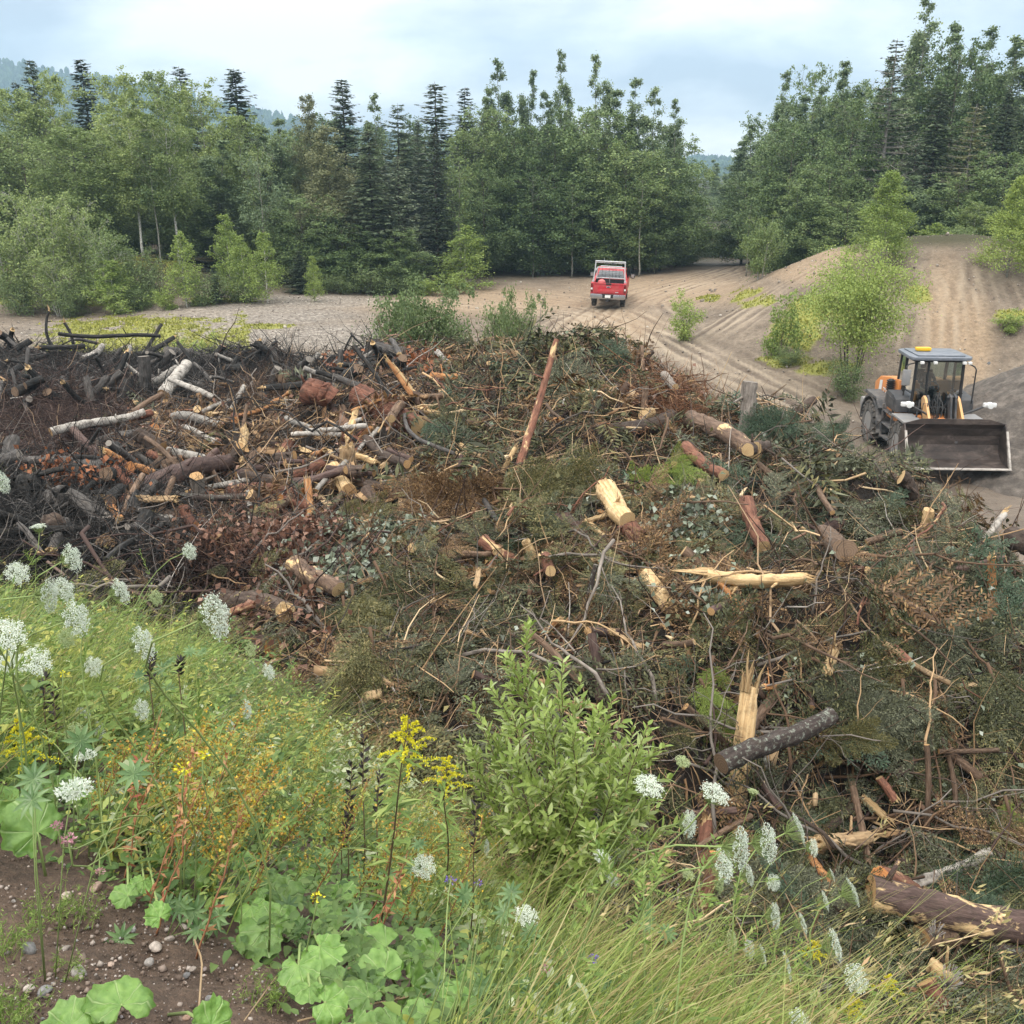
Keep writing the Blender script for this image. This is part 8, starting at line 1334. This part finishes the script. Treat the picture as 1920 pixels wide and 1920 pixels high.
# lupin rosettes
def lupin(px, py, size, label, dia=.085):
    t = FPX * dia / (size * .72); H_ = at_t(px, py, t); r = np.random.default_rng(int(px * 5 + py))
    while H_[2] < bank_z(H_[0], H_[1]) + .06 and t > .8: t *= .95; H_ = at_t(px, py, t)
    root = np.array((H_[0] - .06, H_[1], float(bank_z(H_[0] - .06, H_[1])) - .02)); e = empty('lupin', root, 0, label, 'plant', 'lupin leaf rosettes'); st = G(); g = G()
    for k_ in range(4):
        c = H_ - root + (0 if k_ == 0 else 1) * r.normal(size=3) * np.array((.09, .09, .05)); n = 10; a = np.linspace(0, 6.28, n + 1)[:-1] + r.uniform(0, 6); n_ = norm(np.array((.2, -.4, .8)) + r.normal(size=3) * .3); X = norm(np.cross((0, 1, 0), n_)); Yv = np.cross(n_, X); D = np.cos(a)[:, None] * X + np.sin(a)[:, None] * Yv + n_ * .25; g = G(); g.add(*leaves6(np.tile(c, (n, 1)), D, np.tile(n_, (n, 1)), dia * r.uniform(.40, .52, n), dia * .13, .25, .25)); g.obj('leaf', L_lup, e); st.add(*tubes(np.stack([c * np.array((.2, .2, 0)), c * .6, c])[None], np.full((1, 3), .0015), 4))
    st.obj('stem', M_stem, e)
for a_ in ((60, 1500, 110, 'lupin leaves with water drops below the goldenrod plume'), (385, 1600, 76, 'lupin star of leaves among reddish weeds'), (565, 1740, 80, 'lupin star between the round coltsfoot leaves'), (600, 1790, 70, 'lupin leaves over the coltsfoot at the soil edge'), (410, 1715, 80, 'lupin leaves at the brow of bare soil'), (945, 1710, 80, 'lupin leaves in the straw grass beside the lone umbel'), (340, 1700, 66, 'dim lupin leaves beside fallen stalk'), (1130, 1840, 80, 'lupin leaves in the long grass'), (900, 1850, 90, 'lupin leaves beside the large coltsfoot'), (990, 1900, 90, 'lupin leaves at the lower edge'), (270, 1290, 50, 'lupin leaves under the edge on umbels'), (320, 1240, 46, 'lupin leaves near the weed brow'), (730, 1640, 60, 'lupin leaves among ochre weeds'), (1250, 1750, 70, 'lupin leaves right of the straw grass')): lupin(*a_)

# small flowers
def tuft(px, py, size, dia, mat, label, name, cat, k=60, flat_=.5, hgt=.3, fs=1.):
    t = FPX * dia / size; H_ = at_t(px, py, t); r = np.random.default_rng(int(px + 3 * py))
    while H_[2] < bank_z(H_[0], H_[1]) + .06 and t > .8: t *= .95; H_ = at_t(px, py, t)
    root = find_root(H_, r, .12, hgt); e = empty(name, root, 0, label, cat); g = G(); T = stem_path(np.zeros(3), H_ - root, (.2, 0, 1), r); g.add(*tubes(T[None], np.full((1, 9), .0018), 4)); g.obj('stem', M_stem, e); g = G(); v = rvec(k, r); c = H_ - root + v * dia * .5 * np.array((1, 1, flat_)) * r.random((k, 1)) ** .5; g.add(*leaves(c, v + np.array((0, 0, .4)), rvec(k, r), dia * fs * r.uniform(.16, .3, k), dia * fs * .16)); g.obj('flower_head', mat, e)
tuft(140, 1480, 66, .07, F_white, 'flat dusty white yarrow head left of the reddish weeds', 'yarrow', 'flower', 420, .3, .5, .4); tuft(160, 1415, 40, .06, F_white, 'small yarrow head behind the coltsfoot', 'yarrow', 'flower', 300, .3, .5, .4); tuft(108, 1548, 20, .022, F_pink, 'pink clover head above the other two on the brow', 'red_clover', 'flower'); tuft(128, 1573, 24, .024, F_pink, 'pink clover head with open petals on the brow', 'red_clover', 'flower'); tuft(188, 1634, 14, .02, F_pink, 'pale clover head next to bare soil', 'red_clover', 'flower'); tuft(1022, 1815, 18, .022, F_pink, 'pink clover head in the long grass', 'red_clover', 'flower'); tuft(596, 1682, 22, .025, F_gold, 'single yellow flower among the coltsfoot', 'yellow_flower', 'flower', 24); tuft(1112, 1796, 22, .026, F_viol, 'violet vetch flower in the long grass', 'vetch', 'flower', 30); tuft(845, 1650, 20, .026, F_viol, 'violet vetch flower below the ochre weeds', 'vetch', 'flower', 30); tuft(896, 1656, 16, .022, F_viol, 'tiny violet flower beside the vetch', 'vetch', 'flower', 24); tuft(118, 1262, 20, .025, F_gold, 'yellow flower under the fuzzy umbels', 'yellow_flower', 'flower', 20); tuft(380, 1415, 26, .03, F_gold, 'bright yellow open flower at the top of the ochre weeds', 'yellow_flower', 'flower', 30); tuft(345, 1440, 30, .032, F_gold, 'yellow flower lower among the ochre weeds', 'yellow_flower', 'flower', 34)
# dry seed heads
for (x, y, s_, lb) in ((1775, 1850, 62, 'grey dry starburst seed head before the log stack'), (1752, 1757, 46, 'smaller grey dry seed head on the peeled log'), (1540, 1860, 40, 'brown dry seed head at the lower picture edge')):
    H_ = at_t(x, y, FPX * .085 / s_); r = np.random.default_rng(x); root = find_root(H_, r, .4, 1.2); e = empty('dry_seed_head', root, 0, lb, 'seed head'); g = G(); T = stem_path(np.zeros(3), H_ - root, (.3, 0, .9), r); g.add(*tubes(T[None], np.full((1, 9), .002), 4)); g.obj('stem', M_straw, e); k = 34; v = rvec(k, r) * .5 + np.array((.1, 0, .45)); c = H_ - root; g = G(); g.add(*tubes(np.stack([np.tile(c, (k, 1)), c + v * .03, c + v * .062 + np.array((0, 0, .006))], 1), np.tile((.0009, .0008, .0014), (k, 1)), 3)); g.obj('ray', flat('grey_dry', (.22, .20, .19), .9), e)
# tufts of horsetail on the soil
for (x, y, n, h, lb) in ((8, 1790, 50, .10, 'fine green horsetail tuft at the picture edge above the lower one'), (12, 1925, 60, .09, 'fine green horsetail tuft in the lower corner'), (70, 1730, 24, .07, 'small feathery seedling on the bare soil'), (105, 1720, 26, .08, 'taller feathery seedling on the bare soil'), (165, 1720, 22, .07, 'flat ferny seedling beside the taller seedling'), (500, 1880, 40, .08, 'ferny weed at the soil edge near the lower picture edge'), (120, 1825, 16, .05, 'tiny sprout among pebbles')):
    p = hit_bank(x, y); e = empty('horsetail' if n > 60 else 'seedling', p, 0, lb, 'weed'); r = np.random.default_rng(x + y); g = G(); P = np.tile((0., 0, 0), (n, 1)) + r.normal(size=(n, 3)) * np.array((.03, .03, 0)); (V, F), Q = blades(P, r, r.uniform(.5, 1, n) * h, .0022, .25, .35, 6); g.add(V, F); T = Q[:, 2:].reshape(-1, 3); g.add(*leaves(np.repeat(T, 3, 0), rvec(len(T) * 3, r) + np.array((0, 0, .5)), rvec(len(T) * 3, r), r.uniform(.008, .018, len(T) * 3), .0022)); g.obj('foliage', L_g if n > 60 else L_h, e)
# dry stalks lying on the soil edge
def stalk(pts, rad, label, spikes=0, t=None):
    P = np.array([hit_bank(*q) + np.array((0, 0, .03)) if t is None else at_t(q[0], q[1], t) for q in pts]); g = G(); ss = np.linspace(0, 1, len(P)); u = np.linspace(0, 1, 12); Q = np.stack([np.interp(u, ss, P[:, j]) for j in range(3)], 1); g.add(*tubes(Q[None], np.full((1, 12), rad), 5)); r = np.random.default_rng(int(pts[0][0]))
    if spikes: f = r.uniform(.35, 1, spikes); c = np.stack([np.interp(f, u, Q[:, j]) for j in range(3)], 1); d = norm(Q[-1] - Q[0]); g.add(*leaves(c, d + r.normal(size=(spikes, 3)) * .45, rvec(spikes, r), r.uniform(.010, .018, spikes), .005))
    o = g.obj('dry_stalk', M_straw if rad < .006 else BK['brown']); tag(o, label, 'stalk')
stalk([(205, 1682), (300, 1712), (395, 1752)], .006, 'dry brown stalk lying along the brow of the soil'); stalk([(560, 1885), (640, 1840), (735, 1798)], .0022, 'dry seed spike leaning over the soil, upper of two', 46); stalk([(560, 1935), (680, 1905), (830, 1875)], .0022, 'dry seed spike leaning over the soil, lower of two', 46); stalk([(350, 1735), (382, 1820), (375, 1925)], .0025, 'thin red brown stem hanging in front of the bare soil'); stalk([(230, 1590), (300, 1660), (420, 1760)], .002, 'thin black stem crossing the weeds above the soil'); stalk([(460, 1935), (520, 1850)], .0015, 'short straw stem at the lower picture edge')

# stones on the bare soil
def stone_mesh(seed):
    bm = bmesh.new(); bmesh.ops.create_icosphere(bm, subdivisions=3, radius=.5); r = np.random.default_rng(seed); sc = np.array((1, r.uniform(.6, .95), r.uniform(.45, .8))); dirs = rvec(9, r); cut = r.uniform(.28, .46, 9)
    for v in bm.verts:
        c = np.array(v.co)
        for d_, k_ in zip(dirs, cut):
            e_ = c @ d_ - k_
            if e_ > 0: c = c - d_ * e_ * .8
        v.co = Vector(c * sc)
    me = bpy.data.meshes.new('pebble'); bm.to_mesh(me); bm.free(); me.polygons.foreach_set('use_smooth', np.ones(len(me.polygons), bool)); me.materials.append(STONE); return me
m, nt, b, o = nmat('stone'); t = nd(nt, 'ShaderNodeTexCoord'); oi = nd(nt, 'ShaderNodeObjectInfo'); n1 = nd(nt, 'ShaderNodeTexNoise', {'Vector': t.outputs['Object'], 'Scale': 4., 'Detail': 8, 'Roughness': .7}); col = ramp(nt, oi.outputs['Random'], [(0, (.13, .125, .125)), (.25, (.30, .29, .28)), (.45, (.24, .20, .17)), (.65, (.42, .36, .31)), (.82, (.36, .22, .15)), (1, (.16, .15, .16))]); f1 = nd(nt, 'ShaderNodeMapRange', {0: n1.outputs[0], 1: .3, 2: .7, 3: .6, 4: 1.35}); hs = nd(nt, 'ShaderNodeHueSaturation', {'Color': col, 'Value': f1.outputs[0]}); nt.links.new(hs.outputs[0], b.inputs['Base Color']); b.inputs['Roughness'].default_value = .6; bp = nd(nt, 'ShaderNodeBump', {'Strength': .4, 'Distance': .01, 'Height': n1.outputs[0]}); nt.links.new(bp.outputs[0], b.inputs['Normal']); STONE = m
SM = [stone_mesh(s) for s in range(6)]
def stone(px, py, w, label, group=None):
    p = hit_bank(px, py); dep = p[1] * cp - (p[2] - CAMZ) * sp; s = w / FPX * dep; o = mobj('pebble', SM[int(px) % 6]); o.location = p + np.array((0, 0, s * .12)); o.scale = (s, s, s); o.rotation_euler = Euler((r6.normal() * .3, r6.normal() * .3, r6.uniform(0, 6.28))); tag(o, label, 'pebble', group)
for a_ in ((55, 1782, 36, 'grey angular pebble highest on the bare soil'), (123, 1782, 24, 'oval grey pebble beside the angular one'), (148, 1825, 30, 'grey brown pebble in the middle of the bare soil'), (165, 1796, 14, 'small cream pebble beside the round ones'), (292, 1778, 26, 'round pinkish grey pebble near the weeds'), (280, 1806, 20, 'square orange brown pebble'), (85, 1862, 30, 'dark pointed pebble low on the soil'), (55, 1856, 22, 'flat grey pebble beside the dark pointed one'), (208, 1810, 14, 'bright white chip on the soil'), (392, 1873, 22, 'pale egg shaped pebble by the thin hanging stem'), (410, 1898, 24, 'dark grey pebble under the egg shaped one'), (318, 1762, 20, 'orange pebble at the brow'), (125, 1682, 26, 'purple brown pebble near the top of the soil'), (180, 1668, 30, 'cream flat pebble at the brow'), (250, 1745, 12, 'small white pebble near the middle brow'), (362, 1818, 16, 'grey white pebble near the leaves'), (350, 1830, 18, 'tan pebble beside the grey white one'), (520, 1862, 18, 'tan pebble at the soil edge'), (345, 1740, 20, 'white pebble at the end of the dry stalk'), (350, 1910, 20, 'grey pebble at the lower edge')): stone(*a_)
nst = 0
while nst < 200:
    x, y = r6.uniform(0, 640), r6.uniform(1600, 1920)
    if y > np.interp(x, SOIL[:, 0], SOIL[:, 1]) + 8: stone(x, y, r6.choice((3, 4, 5, 7, 9, 12), p=(.3, .3, .2, .12, .06, .02)), 'small pebble pressed into the bare damp soil', 'small pebbles on the bare soil'); nst += 1
# grit: too many grains to count
g = G(); a = r6.random((5200, 2)); h = hits(-60 + 760 * a[:, 0], 1590 + 340 * a[:, 1], bank_z, .8, 6, 300); h = h[~np.isnan(h[:, 0])]; h = h[in_soil(h, 3)]; n = len(h); s = r6.exponential(.0022, n) + .0012; oc = np.array([(1, 0, 0), (-1, 0, 0), (0, 1, 0), (0, -1, 0), (0, 0, 1), (0, 0, -1.)]); of = np.array([(0, 2, 4), (2, 1, 4), (1, 3, 4), (3, 0, 4), (2, 0, 5), (1, 2, 5), (3, 1, 5), (0, 3, 5)]); Mx = frames(rvec(n, r6), rvec(n, r6)); g.add((np.einsum('nij,mj->nmi', Mx, oc) * (s[:, None] * r6.uniform(.5, 1, (n, 1)))[..., None] + h[:, None]).reshape(-1, 3), repF(of, 6, n)); o = g.obj('grit', twigmat('grit_stone', (.05, .036, .028), (.20, .15, .12), (.42, .37, .33))); tag(o, 'fine grit and soil crumbs on the bare earth', 'grit', kind='stuff')
